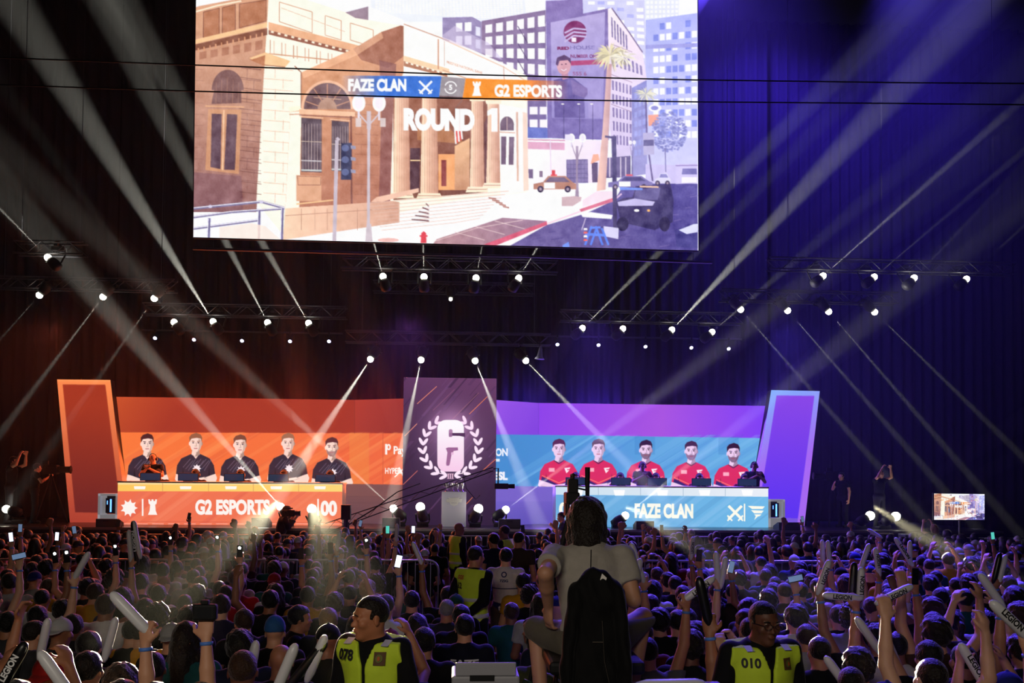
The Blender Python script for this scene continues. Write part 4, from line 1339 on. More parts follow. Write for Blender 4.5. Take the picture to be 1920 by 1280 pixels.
# score banners
bg.poly([(560, 141), (828, 143), (823, 183.5), (560, 181)], (70, 120, 200, 0.0), (62, 112, 196, .98), ((640, 160), (715, 160)))
bg.poly([(873, 147), (1100, 153), (1100, 190), (867, 186)], (246, 140, 50, .98), (236, 130, 60, 0.0), ((985, 160), (1066, 160)))
bg.poly([(828, 143), (873, 147), (867, 186), (823, 183.5)], (90, 84, 96), alpha=.62)
WHT = (255, 253, 250)
bg.text('FAZE CLAN', 653, 762, 147.5, 171.5, WHT, .055)
for a, b in (((786, 152), (809, 175)), ((810, 152), (787, 175))):
    bg.line([a, b], 4, WHT)
for a, b in (((785, 168), (793, 176)), ((811, 168), (803, 176))):
    bg.line([a, b], 2.6, WHT)
t0 = np.linspace(200, 350, 12)
bg.line([(845 + 11 * math.cos(R(a)), 164 + 11 * math.sin(R(a))) for a in t0], 2, WHT)
bg.line([(845 + 11 * math.cos(R(a + 180)), 164 + 11 * math.sin(R(a + 180))) for a in t0], 2, WHT)
bg.text('5', 842, 848, 159, 169, WHT, .04)
bg.poly([(886, 153), (889.5, 153), (889.5, 156), (892, 156), (892, 153), (896, 153), (896, 156), (898, 156), (898, 153), (902, 153), (900.5, 160), (898.5, 162), (900, 173), (903, 180), (885, 180), (888, 173), (889.5, 162), (887.5, 160)], WHT)
bg.text('G2 ESPORTS', 927, 1054, 158, 181.5, WHT, .05, drop=1.5)
bg.text('ROUND', 757, 890, 202, 245, WHT, .07, drop=1.5)
bg.poly([(921.5, 203), (933, 203), (933, 247), (921.5, 247), (921.5, 214), (914, 217), (914, 208)], WHT)
# projector bloom lifts the whole picture a little
gr = np.random.RandomState(3)
ng = gr.normal(0, 1, bg.a.shape[:2])
for _ in range(2):
    ng = (ng + np.roll(ng, 1, 0) + np.roll(ng, 1, 1) + np.roll(ng, -1, 0)) / 4
bg.a = np.clip((bg.a - .5) * 1.12 + .545 + np.array([.0, -.005, .015]), 0, 1)
lf = gr.normal(0, 1, (bg.a.shape[0] // 9 + 3, bg.a.shape[1] // 9 + 3))
yy_, xx_ = np.mgrid[0:bg.a.shape[0], 0:bg.a.shape[1]] / 9.0
iy, ix = yy_.astype(int), xx_.astype(int)
fy, fx = yy_ - iy, xx_ - ix
lf = (lf[iy, ix] * (1 - fx) + lf[iy, ix + 1] * fx) * (1 - fy) + (lf[iy + 1, ix] * (1 - fx) + lf[iy + 1, ix + 1] * fx) * fy
bg.a = np.clip(bg.a + lf[..., None] * .045 * np.clip(1.25 - bg.a.mean(2, keepdims=True) * 1.1, 0, 1), 0, 1)
bg.a = np.clip(bg.a + ng[..., None] * .045 * (1.15 - bg.a), 0, 1)

YS = 21.0
q = [P(367, 1, YS), P(1307.5, 5, YS), P(1309.5, 469.5, YS), P(362.5, 444.5, YS)]
zb = [q[2].z, q[3].z]
TOPZ = zb[0] + 6.45
xl, xr = q[3].x, q[2].x
# hung with a slight sag to the right, as in the photo
tl, tr, br, bl = V3((q[0].x, YS, TOPZ)), V3((q[1].x, YS, TOPZ)), V3((xr, YS, q[2].z)), V3((xl, YS, q[3].z))
ps = empty('projection_screen', (0, YS, (zb[0] + zb[1]) / 2), 'huge projection screen showing a sunlit bank on a city street, hung above the stage', 'screen')
inv = Matrix.Translation(-ps.location)
g = screen_grid('picture', (tl, tr, br, bl), 760, 540, bg, ps, gain=1.0)
g.matrix_parent_inverse = inv
mid = lambda a, b, t: a * (1 - t) + b * t
m = MB()
for a, b in ((tl, tr), (tr, br), (br, bl), (bl, tl)):
    m.tube([a + V3((0, .03, 0)), b + V3((0, .03, 0))], .03, 6)
g = m.build('frame', BLACK, ps)
g.matrix_parent_inverse = inv
g = MB().add([p + V3((0, d, 0)) for d in (.012, .03) for p in (tl, tr, br, bl)], [(0, 3, 2, 1), (4, 5, 6, 7), (0, 1, 5, 4), (1, 2, 6, 5), (2, 3, 7, 6), (3, 0, 4, 7)]).build('backing', BLACK, ps)
g.matrix_parent_inverse = inv
for t_ in (.1, .5, .9):
    a = mid(tl, tr, t_)
    g = MB().tube([a, a + V3((0, .03, 4))], .012, 4).build('suspension_wire', BLACK, ps)
    g.matrix_parent_inverse = inv

# television on a stand, right
q = quad_at((1751.5, 925), (1846, 926), (1846, 974.5), (1751.5, 974), 22.2)
tv = empty('television', (q[0].x * .5 + q[1].x * .5, 22.2, 0), 'flat television on a pole right of the stage, showing the sunlit bank street', 'television')
inv = Matrix.Translation(-tv.location)
g = screen_grid('picture', q, 190, 100, bg, tv, remap=(365, 2, 1307, 462))
g.matrix_parent_inverse = inv
ctr = (q[0] + q[2]) * .5 - tv.location
MB().box(ctr + V3((0, .035, 0)), (q[1].x - q[0].x + .04, .06, q[0].z - q[3].z + .04)).build('housing', BLACKP, tv, bevel=.01)
MB().tube([(0.05, .09, 0), (0.05, .09, ctr.z)], .03, 8).build('pole', mat('stand_metal', (110, 110, 112), .4, .6), tv)
MB().box((0.05, .09, .02), (.7, .5, .04)).build('foot', BLACK, tv)

# two cables crossing in front
for k, (pts, lab) in enumerate((([(-60, 105), (0, 108), (368, 122), (840, 139), (1308, 150), (1700, 155), (1990, 157)], 'upper of the two black cables stretched across in front of the screen'),
                                ([(-60, 157), (0, 159), (365, 171), (840, 184), (1308, 191), (1700, 194), (1990, 197)], 'lower of the two black cables stretched across in front of the screen'))):
    o = MB().tube([P(x, y, 14.0) for x, y in pts], .0105, 6).build('overhead_cable', BLACK, None, True)
    tag(o, lab, 'cable', 'cables across the hall')
# ------------------------------------------------------------------ haze: thin in the hall, with denser cones added along each beam to show it
def haze_mat(name, dens, g=.25):
    hm = bpy.data.materials.new(name)
    hm.use_nodes = True
    nt = hm.node_tree
    nt.nodes.clear()
    out = nt.nodes.new('ShaderNodeOutputMaterial')
    vs = nt.nodes.new('ShaderNodeVolumeScatter')
    vs.inputs['Density'].default_value = dens
    vs.inputs['Anisotropy'].default_value = g
    nt.links.new(vs.outputs[0], out.inputs['Volume'])
    hm.cycles.volume_sampling = 'EQUIANGULAR'
    hm.cycles.homogeneous_volume = True
    return hm


HZ_THIN, HZ_BEAM, HZ_LOW = haze_mat('haze_thin', .0022), haze_mat('haze_thick', .03), haze_mat('haze_low', .0013)
hz = MB().box((0, 0, 0), (44, 13.4, 17.4)).build('haze', HZ_THIN)
hz.location = (0, 20.9, 10.1)
tag(hz, 'thin theatrical haze over the whole stage', 'haze', kind='stuff')


def haze_cone(loc, aim, width, words, m=None, L=None):
    loc, aim = Vector(loc), Vector(aim)
    d = (aim - loc).normalized()
    L = L or 17.0
    # stay in front of the curtain and above the floor
    if d.y > 0:
        L = min(L, (28.2 - loc.y) / d.y)
    if d.z < 0:
        L = min(L, (loc.z - .3) / -d.z)
    r0, r1 = .05, .09 + L * math.tan(R(width / 2)) * 1.12
    o = MB().lathe([(r0, 0), (r1, L)], (0, 0, 0), d, 24).build('haze_cone', m or HZ_BEAM, None, True)  # denser haze cut to the shape of the light cone
    o.location = loc
    tag(o, 'added haze cone, ' + words.replace('hanging beam lamp, ', '').replace('glowing lamp on the stage floor, ', ''), 'haze_cone', kind='stuff')


# ------------------------------------------------------------------ lighting rig
def truss(x0p, x1p, yp, Y, label, size=.3, wires=True, wirez=17.0):
    a, b = P(x0p, yp, Y), P(x1p, yp, Y)
    z = (a.z + b.z) / 2
    L = b.x - a.x
    t = empty('lighting_truss', ((a.x + b.x) / 2, Y, z), label, 'truss', 'trusses over the stage')
    h = size / 2
    m = MB()
    for dy in (-h, h):
        for dz in (-h, h):
            MB().tube([(-L / 2, dy, dz), (L / 2, dy, dz)], .022, 6).build('chord', GREYD, t)
    n = max(2, int(L / size / 1.1))
    for dy in (-h, h):
        m = MB()
        for i in range(n):
            xa_, xb_ = -L / 2 + L * i / n, -L / 2 + L * (i + 1) / n
            s_ = 1 if i % 2 else -1
            m.tube([(xa_, dy, -h * s_), (xb_, dy, h * s_)], .01, 4)
        m.build('bracing', GREYD, t)
    for s_ in (-.42, .42):
        MB().tube([(L * s_, 0, h), (L * s_, 0, wirez - z)], .008, 4).build('suspension_wire', GREYD, t)
    return z - h


GREYD = mat('dark_truss', (60, 60, 66), .5, .6)
HAZE_COL = (1.0, 0.97, 0.84)


def moving_head(loc, aim, label, power, width, hang=True, lens_r=.085, col=HAZE_COL, group=None, dens=None, glow=None, truss_z=None, blend=1.0):
    """loc: the lens; aim: a point the beam heads for"""
    loc, aim = Vector(loc), Vector(aim)
    d = (aim - loc).normalized()
    cz = loc.z + .36 if hang else ZD
    t = empty('moving_head_lamp', (loc.x, loc.y, cz), label, 'stage lamp', group or ('moving head lamps hung over the stage' if hang else 'moving head lamps on the stage floor'))
    l = loc - t.location
    s_ = -1 if hang else 1
    back = l - d * .15
    by = back.y + .30
    MB().box((back.x, by, s_ * .05), (.30, .22, .10)).build('base', BLACK, t, bevel=.01)
    m = MB()
    for q_ in (-1, 1):
        m.tube([(back.x + q_ * .14, by, s_ * .09), (back.x + q_ * .17, by, s_ * .16), (back.x + q_ * .17, back.y, back.z)], .022, 6)
    m.box((back.x, by, s_ * .105), (.34, .08, .03))
    m.build('yoke', BLACK, t)
    m = MB().lathe([(.07, -.2), (.125, -.16), (.14, -.05), (.115, .08), (.075, .14)], back, d, 14)
    hd = m.build('head', BLACK, t, True)
    MB().lathe([(lens_r * math.cos(R(a_)), lens_r * math.sin(R(a_)) + .05) for a_ in (-50, -25, 0, 25, 50, 70, 89)], back + d * .14, d, 14).build('lens', glow or WHITE_GLOW, hd, True)
    if hang:
        m = MB()
        top = (truss_z - cz) if truss_z else .25
        m.tube([(back.x, by, 0), (back.x, by, top)], .018, 6)
        m.box((back.x, by, max(top - .005, .02)), (.09, .40, .06))
        m.build('clamp', BLACK, t)
    if power > 0:
        o = lamp('beam_light', 'SPOT', loc + d * .14, aim, power, col, spot_size=R(width), spot_blend=.75, shadow_soft_size=.003)
        if power > 3500:
            haze_cone(loc + d * .135, aim, width, label, dens)
    return t


def num(n):
    return ['first', 'second', 'third', 'fourth', 'fifth', 'sixth', 'seventh', 'eighth', 'ninth', 'tenth'][n]


# (truss px from, to, y, depth, words) then the lamps on it: px, py, aim px, py, aim depth change, power, width
K = 22000
RIG = [
    ((30, 160, 466, 22.6, 'short truss piece at the far upper left'), 'far upper left',
     [(92, 485, -60, 330, 0, .5, 3.2)]),
    ((640, 1045, 497, 22.8, 'dark truss just below the projection screen'), 'row right below the projection screen',
     [(719, 521, 701, 455, -.2, 1.1, 5), (795, 522, 793, 440, -.2, .9, 5), (892, 524, 905, 455, -.2, .35, 5), (971, 524, 1028, 430, -.2, .9, 5)]),
    ((1440, 1900, 500, 23.2, 'dark truss at the upper right'), 'upper right row',
     [(1541, 519, 1925, 180, 0, .6, 2.6), (1637, 521, 1780, 400, 0, .16, 2.6), (1712, 523, 1830, 400, 0, .08, 3), (1810, 525, 1880, 460, 0, .08, 3)]),
    ((-20, 330, 533, 24.2, 'dark truss at the left above the orange tower'), 'row above the orange tower',
     [(76, 551, -30, 670, 0, .12, 3), (195, 554, -20, 840, 0, .55, 3.2), (291, 557, 180, 715, 0, .3, 3.2)]),
    ((1350, 1680, 557, 24.2, 'dark truss at the right above the violet tower'), 'row above the violet tower',
     [(1387, 578, 1670, 900, 0, .55, 2.6), (1475, 580, 1745, 890, 0, .5, 2.6), (1552, 582, 1800, 870, 0, .45, 2.6), (1638, 583, 1860, 800, 0, .35, 2.6)]),
    ((270, 650, 583, 24.9, 'dark truss over the orange LED wall'), 'row over the orange wall',
     [(328, 606, 296, 562, 0, .12, 4), (401, 605, 60, 60, -.5, 2.4, 7.5), (503, 607, 370, 350, -.3, 1.5, 6), (580, 608, 460, 400, -.3, 1.5, 6)]),
    ((1050, 1390, 595, 24.9, 'dark truss over the violet LED wall'), 'row over the violet wall',
     [(1090, 617, 1290, 420, -.3, 1.1, 4.5), (1166, 618, 1290, 490, -.3, .3, 4.5), (1258, 620, 1860, -20, -.6, 2.2, 6.5), (1333, 624, 1560, 430, -.3, .25, 6)]),
    ((648, 1032, 634, 24.4, 'grey box truss above the middle of the stage'), 'low middle row',
     [(696, 671, 590, 830, -.8, 2.4, 6.5), (790, 672, 757, 830, -.9, 1.6, 6), (890, 674, 940, 800, -.9, 1.5, 6), (984, 674, 1210, 905, -.8, 1.5, 5)]),
]
for (tx0, tx1, ty_, TY, tl_), words_, lamps in RIG:
    tz = truss(tx0, tx1, ty_, TY + .3, tl_)
    for k, (x, y, axp, ayp, dY, pw, wd) in enumerate(lamps):
        p = P(x, y, TY)
        lab = 'hanging beam lamp, ' + (num(k) + ' from the left in the ' if len(lamps) > 1 else 'at the ') + words_
        moving_head(p, P(axp, ayp, TY + dY), lab, K * pw * min(1.8, 5.5 / wd), wd, truss_z=tz + .02)
# a single small bluish lamp in the middle
tz = truss(700, 1000, 540, 25.9, 'thin dark truss behind the middle of the rig')
moving_head(P(845, 558, 25.6), P(845, 760, 25.6), 'small bluish hanging lamp alone in the middle of the rig', K * .12, 5, lens_r=.05, col=(.5, .6, 1), truss_z=tz + .02)
# small bluish par lamps, two rows of five
for side, xs in (('left', (291, 364, 454, 544, 617)), ('right', (1045, 1122, 1210, 1296, 1366))):
    Y = 26.2
    pa, pb = P(xs[0] - 25, 622, Y), P(xs[-1] + 25, 622 + 12, Y)
    zt_ = P((xs[0] + xs[-1]) / 2, 622 if side == 'left' else 633, Y).z
    t = empty('lamp_bar', ((pa.x + pb.x) / 2, Y, zt_), 'thin pipe carrying five small bluish lamps, over the ' + side + ' LED wall', 'pipe', 'pipes with small lamps')
    L = pb.x - pa.x
    MB().tube([(-L / 2, 0, 0), (L / 2, 0, 0)], .025, 8).build('pipe', GREYD, t)
    for s_ in (-.4, .4):
        MB().tube([(L * s_, 0, 0), (L * s_, 0, 17 - zt_)], .006, 4).build('suspension_wire', GREYD, t)
    for k, x in enumerate(xs):
        y = (634, 637, 639, 640, 640)[k] if side == 'left' else (646, 647, 650, 652, 654)[k]
        p = P(x, y, Y)
        o = empty('par_lamp', (p.x, Y, zt_), 'small bluish lamp, %s of five on the pipe over the %s LED wall' % (ordn[k], side), 'stage lamp', 'small lamps over the LED walls')
        dz = p.z - zt_
        hs = MB().lathe([(.05, .16), (.07, .1), (.075, 0)], (0, -.02, dz), (0, .8, .6), 10).build('housing', BLACK, o, True)
        MB().lathe([(.052, 0), (.04, -.02), (.0, -.03)], (0, -.02, dz), (0, .8, .6), 10).build('lens', BLUE_GLOW, hs, True)
        MB().tube([(0, .03, dz + .05), (0, 0, .03)], .01, 5).box((0, 0, 0), (.05, .07, .07)).build('bracket', BLACK, o)
o = MB().tube([P(362, 466, 22.0), P(660, 474, 22.0), P(1000, 481, 22.0), P(1335, 492, 22.0)], .035, 8).build('screen_pipe', GREYD)
for x_, y_ in ((400, 467), (1300, 490.8)):
    p = P(x_, y_, 22.0)
    MB().tube([p, V3((p.x, p.y, 17))], .008, 4).build('suspension_wire', GREYD, o)
tag(o, 'long thin pipe running just under the projection screen', 'pipe')
o = empty('dark_blue_lamp', P(1012, 662, 24.4), 'unlit lamp hanging right of the fourth lamp in the middle row', 'stage lamp')
MB().lathe([(.02, .3), (.05, .2), (.08, .02), (.14, -.06)], (0, 0, -.1), (.1, 0, 1), 10).build('housing', mat('blue_lit_lamp', (120, 120, 140), .4), o, True)
MB().tube([(0, 0, .15), (0, .05, P(1012, 640, 24.4).z - o.location.z), (0, .32, P(1012, 640, 24.4).z - o.location.z + .03)], .014, 5).build('clamp', BLACK, o)

# lamps standing on the stage floor
FL = [(15, 955, -80, 925, 23.9, 23.9, .5, 5, 'leftmost, beyond the orange tower'), (528, 952, 150, 520, 23.6, 23.2, 2.4, 6, 'behind the crouching camera operator before the orange desk'),
      (585, 957, 540, 560, 23.6, 23.2, 3.2, 8, 'the brightest, before the right end of the orange desk'), (740, 955, 560, 790, 23.8, 23.4, 1.0, 4.5, 'left of the banner'),
      (789, 953, 630, 430, 23.7, 23.2, 2.2, 6.5, 'before the left edge of the banner'), (896, 956, 1090, 560, 23.7, 23.3, 1.0, 5.5, 'right of the podium'),
      (946, 957, 1600, 465, 23.8, 23.3, 1.0, 4.5, 'before the right edge of the banner'), (1170, 968, 1600, 625, 23.6, 23.2, .9, 5.5, 'before the blue desk, right of the seated cameraman'),
      (1629, 968, 1990, 742, 23.6, 23.3, 1.5, 5, 'left one of the two at the far right'), (1677, 969, 1990, 815, 23.6, 23.3, 1.0, 5, 'right one of the two at the far right')]
for k, (x, y, axp, ayp, Y, Y2, pw, wd, words_) in enumerate(FL):
    p = P(x, y, Y)
    moving_head(p, P(axp, ayp, Y2), 'glowing lamp on the stage floor, ' + words_, K * pw * min(1.3, 5.5 / wd), wd, hang=False, lens_r=.12 if x in (585, 789, 896, 1629, 1677) else .10)
# extra spots added beside the floor lamps to rim heads in the crowd
for k_, ((x, y, Y), (tx, ty_, TY), pw, wd) in enumerate((((528, 945, 23.5), (330, 1120, 8.0), 4.0, 3.4), ((585, 948, 23.5), (655, 1115, 7.5), 4.5, 3.0),
                                         ((1170, 955, 23.5), (1525, 1140, 7.0), 3.5, 1.6), ((1629, 955, 23.5), (1795, 1045, 14.0), 3.0, 2.6), ((1170, 955, 23.5), (1365, 1080, 12.0), 3.0, 1.3))):
    lamp('extra_crowd_beam', 'SPOT', P(x, y, Y) + V3((0, -.25, .1)), P(tx, ty_, TY), 300000 * pw * .2, (1.0, .9, .55), spot_size=R(wd), spot_blend=.7, shadow_soft_size=.05)
    haze_cone(P(x, y, Y) + V3((0, -.22, .1)), P(tx, ty_, TY), wd, ('extra left spot aimed at the crowd', 'extra middle spot aimed at the crowd', 'extra spot behind the cameraman aimed at the right crowd', 'extra far right spot aimed at the crowd', 'extra spot behind the cameraman aimed at the yellow-lit sticks')[k_], HZ_LOW)


# ------------------------------------------------------------------ people: smooth bodies grown from joints
def nrm(v):
    v = np.asarray(v, float)
    return v / (np.linalg.norm(v) + 1e-9)


class SDF:
    """a grid the body is grown in: capsules and ellipsoids melted together"""

    def __init__(s, lo, hi, h):
        s.h = h
        s.lo = np.array(lo, float)
        n = np.ceil((np.array(hi) - s.lo) / h).astype(int) + 1
        s.D = np.full(n, 1.0, np.float32)
        s.ax = [s.lo[i] + np.arange(n[i]) * h for i in range(3)]

    def sub(s, a, b, mg):
        i0 = [max(0, int((a[k] - mg - s.lo[k]) / s.h)) for k in range(3)]
        i1 = [min(s.D.shape[k], int((b[k] + mg - s.lo[k]) / s.h) + 2) for k in range(3)]
        if any(i1[k] - i0[k] < 1 for k in range(3)):
            return None, None
        sl = tuple(slice(i0[k], i1[k]) for k in range(3))
        g = [s.ax[k][sl[k]] for k in range(3)]
        return sl, (g[0][:, None, None], g[1][None, :, None], g[2][None, None, :])

    def mix(s, sl, d, k, cut=False):
        A = s.D[sl]
        if cut:
            d = -d
            hh = np.clip(.5 - .5 * (A - d) / max(k, 1e-5), 0, 1)
            s.D[sl] = A * (1 - hh) + d * hh + k * hh * (1 - hh)
        elif k <= 0:
            s.D[sl] = np.minimum(A, d)
        else:
            hh = np.clip(.5 + .5 * (A - d) / k, 0, 1)
            s.D[sl] = A * (1 - hh) + d * hh - k * hh * (1 - hh)

    def cap(s, a, b, ra, rb=None, k=.02, cut=False, infl=0.0):
        rb = ra if rb is None else rb
        ra, rb = ra + infl, rb + infl
        a, b = np.array(a, float), np.array(b, float)
        r = max(ra, rb)
        sl, g = s.sub(np.minimum(a, b) - r, np.maximum(a, b) + r, .07)
        if sl is None:
            return s
        ab = b - a
        L = ab @ ab + 1e-9
        t = np.clip(((g[0] - a[0]) * ab[0] + (g[1] - a[1]) * ab[1] + (g[2] - a[2]) * ab[2]) / L, 0, 1)
        d = np.sqrt((g[0] - a[0] - t * ab[0]) ** 2 + (g[1] - a[1] - t * ab[1]) ** 2 + (g[2] - a[2] - t * ab[2]) ** 2) - (ra + (rb - ra) * t)
        s.mix(sl, d, k, cut)
        return s

    def ell(s, c, r, M=None, k=.02, cut=False, infl=0.0):
        c, r = np.array(c, float), np.array(r, float) + infl
        R_ = r.max()
        sl, g = s.sub(c - R_, c + R_, .07)
        if sl is None:
            return s
        x, y, z = g[0] - c[0], g[1] - c[1], g[2] - c[2]
        if M is not None:
            x, y, z = (M[0][0] * x + M[1][0] * y + M[2][0] * z, M[0][1] * x + M[1][1] * y + M[2][1] * z, M[0][2] * x + M[1][2] * y + M[2][2] * z)
        k0 = np.sqrt((x / r[0]) ** 2 + (y / r[1]) ** 2 + (z / r[2]) ** 2)
        k1 = np.sqrt((x / r[0] ** 2) ** 2 + (y / r[1] ** 2) ** 2 + (z / r[2] ** 2) ** 2)
        d = k0 * (k0 - 1) / (k1 + 1e-9)
        s.mix(sl, d, k, cut)
        return s

    def plane(s, p, n, k=0.0):
        """keep the side the normal points away from"""
        n = nrm(n)
        d = (s.ax[0][:, None, None] - p[0]) * n[0] + (s.ax[1][None, :, None] - p[1]) * n[1] + (s.ax[2][None, None, :] - p[2]) * n[2]
        s.D = np.maximum(s.D, d.astype(np.float32))
        return s

    def ripple(s, amp, fr, seed=0):
        r = np.random.RandomState(seed)
        ph = r.uniform(0, 6, 6)
        f = fr
        X, Y, Z = s.ax[0][:, None, None], s.ax[1][None, :, None], s.ax[2][None, None, :]
        s.D = s.D + (amp * (np.sin(X * f + Y * f * .7 + ph[0]) * np.sin(Z * f * 1.1 + X * f * .4 + ph[1]) + .6 * np.sin(Y * f * 1.9 + ph[2]) * np.sin(X * f * 1.6 + Z * f * .8 + ph[3]))).astype(np.float32)
        return s

    def mesh(s):
        D = s.D
        S = D < 0
        nx, ny, nz = D.shape
        C = np.zeros((nx - 1, ny - 1, nz - 1), np.int8)
        offs = [(i, j, k) for i in (0, 1) for j in (0, 1) for k in (0, 1)]
        for i, j, k in offs:
            C += S[i:nx - 1 + i, j:ny - 1 + j, k:nz - 1 + k]
        act = np.argwhere((C > 0) & (C < 8))
        if len(act) == 0:
            return np.zeros((0, 3)), np.zeros((0, 4), int)
        vals = np.stack([D[act[:, 0] + i, act[:, 1] + j, act[:, 2] + k] for i, j, k in offs], 1)
        acc = np.zeros((len(act), 3))
        cnt = np.zeros(len(act))
        for a in range(8):
            for b in range(a + 1, 8):
                df = [offs[b][m_] - offs[a][m_] for m_ in range(3)]
                if sum(abs(v) for v in df) != 1:
                    continue
                va, vb = vals[:, a], vals[:, b]
                m_ = (va < 0) != (vb < 0)
                t = np.where(m_, va / np.where(m_, va - vb, 1), 0)
                pt = np.array(offs[a])[None] + t[:, None] * np.array(df)[None]
                acc[m_] += pt[m_]
                cnt[m_] += 1
        V = s.lo + (act + acc / cnt[:, None]) * s.h
        idx = np.full(C.shape, -1, np.int64)
        idx[tuple(act.T)] = np.arange(len(act))
        Q = []
        for ax in range(3):
            sh = [slice(None)] * 3
            sh2 = [slice(None)] * 3
            sh[ax], sh2[ax] = slice(0, -1), slice(1, None)
            A, B = S[tuple(sh)], S[tuple(sh2)]
            e = np.argwhere(A != B)
            u, v = (ax + 1) % 3, (ax + 2) % 3
            ok = (e[:, u] > 0) & (e[:, v] > 0) & (e[:, u] < C.shape[u]) & (e[:, v] < C.shape[v])
            e = e[ok]
            ins = A[tuple(e.T)]

            def at(du, dv):
                q_ = e.copy()
                q_[:, u] += du
                q_[:, v] += dv
                return idx[tuple(q_.T)]
            a, b, c, d = at(-1, -1), at(0, -1), at(0, 0), at(-1, 0)
            q_ = np.stack([a, b, c, d], 1)
            q_[~ins] = q_[~ins][:, ::-1]
            Q.append(q_)
        Q = np.concatenate(Q)
        return V, Q[(Q >= 0).all(1)]


def rot_m(yaw=0, pitch=0, roll=0):
    return np.array(Matrix.Rotation(R(yaw), 3, 'Z') @ Matrix.Rotation(R(pitch), 3, 'X') @ Matrix.Rotation(R(roll), 3, 'Y'))


def hand(S, w_, d, n, sgn, curl=25, r=.0095, spread=.014, k=.006, sc_=1.0):
    """wrist, finger direction, palm normal, thumb side; five separate fingers"""
    d, n = nrm(d), nrm(n)
    n = nrm(n - d * (n @ d))
    side = np.cross(d, n) * sgn
    w_ = np.array(w_, float)
    M = np.stack([side, d, n], 1)
    S.ell(w_ + d * .05 * sc_, (.041 * sc_, .052 * sc_, .017 * sc_), M, k=.02)
    for i, (off, L) in enumerate(((.030, .070), (.010, .080), (-.010, .075), (-.029, .060))):
        b = w_ + (d * .088 + side * off) * sc_
        c1, c2 = R(curl * .8 + i * 3), R(curl * 1.9 + i * 5)
        dd = d + side * off * spread * 60
        d1 = nrm(dd * math.cos(c1) + n * math.sin(c1))
        d2 = nrm(dd * math.cos(c2) + n * math.sin(c2))
        m_ = b + d1 * L * .5 * sc_
        S.cap(b - d * .02, m_, r * 1.1, r, k=.007)
        S.cap(m_, m_ + d2 * L * .5 * sc_, r, r * .85, k=.004)
    tb = w_ + (d * .025 + side * .03) * sc_
    t1 = tb + nrm(d * .55 + side * .75 + n * .25) * .04 * sc_
    S.cap(tb, t1, r * 1.35, r * 1.1, k=.012)
    S.cap(t1, t1 + nrm(d * .9 + side * .25 + n * (.2 + curl / 120)) * .034 * sc_, r * 1.1, r * .9, k=.004)


def head_prims(S, c, M, detail=False, infl=0.0, jaw=1.0):
    """skull, jaw, nose, ears, mouth; local +Y is the face"""
    def T(p):
        return c + M @ np.array(p, float)
    S.ell(T((0, -.012, .032)), (.074, .095, .088), M, k=.02, infl=infl)
    S.ell(T((0, .022, -.045)), (.057 * jaw, .066, .068), M, k=.035, infl=infl)
    if infl == 0:
        S.ell(T((0, .066, -.098)), (.024 * jaw, .020, .018), M, k=.03)
        S.cap(T((0, .082, .004)), T((0, .104, -.030)), .008, .0125, k=.014)
        S.cap(T((-.013, .090, -.034)), T((.013, .090, -.034)), .008, .008, k=.008)
        S.cap(T((-.042, .076, .026)), T((.042, .076, .026)), .0095, k=.02)
        for q_ in (-1, 1):
            S.ell(T((q_ * .033, .096, .006)), (.017, .013, .011), M, k=.012, cut=True)
            S.ell(T((q_ * .046, .062, -.022)), (.02, .022, .02), M, k=.025)
            S.ell(T((q_ * .077, -.008, -.008)), (.008, .019, .031), M @ rot_m(yaw=-q_ * 18), k=.008)
        if detail:
            S.ell(T((0, .092, -.056)), (.022, .010, .0055), M, k=.006)
            S.ell(T((0, .0905, -.067)), (.019, .010, .007), M, k=.006)
            S.cap(T((-.021, .099, -.0615)), T((.021, .099, -.0615)), .0022, k=.003, cut=True)
            for q_ in (-1, 1):
                S.ell(T((q_ * .033, .082, .006)), (.0165, .0135, .0105), M, k=.003)
        else:
            S.ell(T((0, .090, -.061)), (.020, .010, .012), M, k=.01)
    return T


def torso(S, J, infl=0.0, w=1.0, hips=True):
    """chest, waist and hips from the joint table"""
    for nm in ('hip', 'waist', 'chest'):
        J[nm] = np.array(J[nm], float)
    tw = J.get('Mt', np.eye(3))
    if hips:
        S.ell(J['hip'], (.165 * w, .115 * w, .12), tw, k=.05, infl=infl)
    S.ell(J['waist'], (.145 * w, .105 * w, .14), tw, k=.06, infl=infl)
    S.ell(J['chest'], (.165 * w, .115 * w, .18), tw, k=.06, infl=infl)
    for q_ in (0, 1):
        S.cap(J['chest'] + tw @ np.array((0, -.005, .08)), J['sh'][q_] + np.array(((.012, -.012)[q_], 0, -.025)), .075, .050, k=.05, infl=infl * .7)
        S.cap(J['neck'] + np.array((0, 0, -.03)), J['sh'][q_] * .6 + J['neck'] * .4 + np.array((0, 0, -.035)), .050, .035, k=.05, infl=infl * .6)


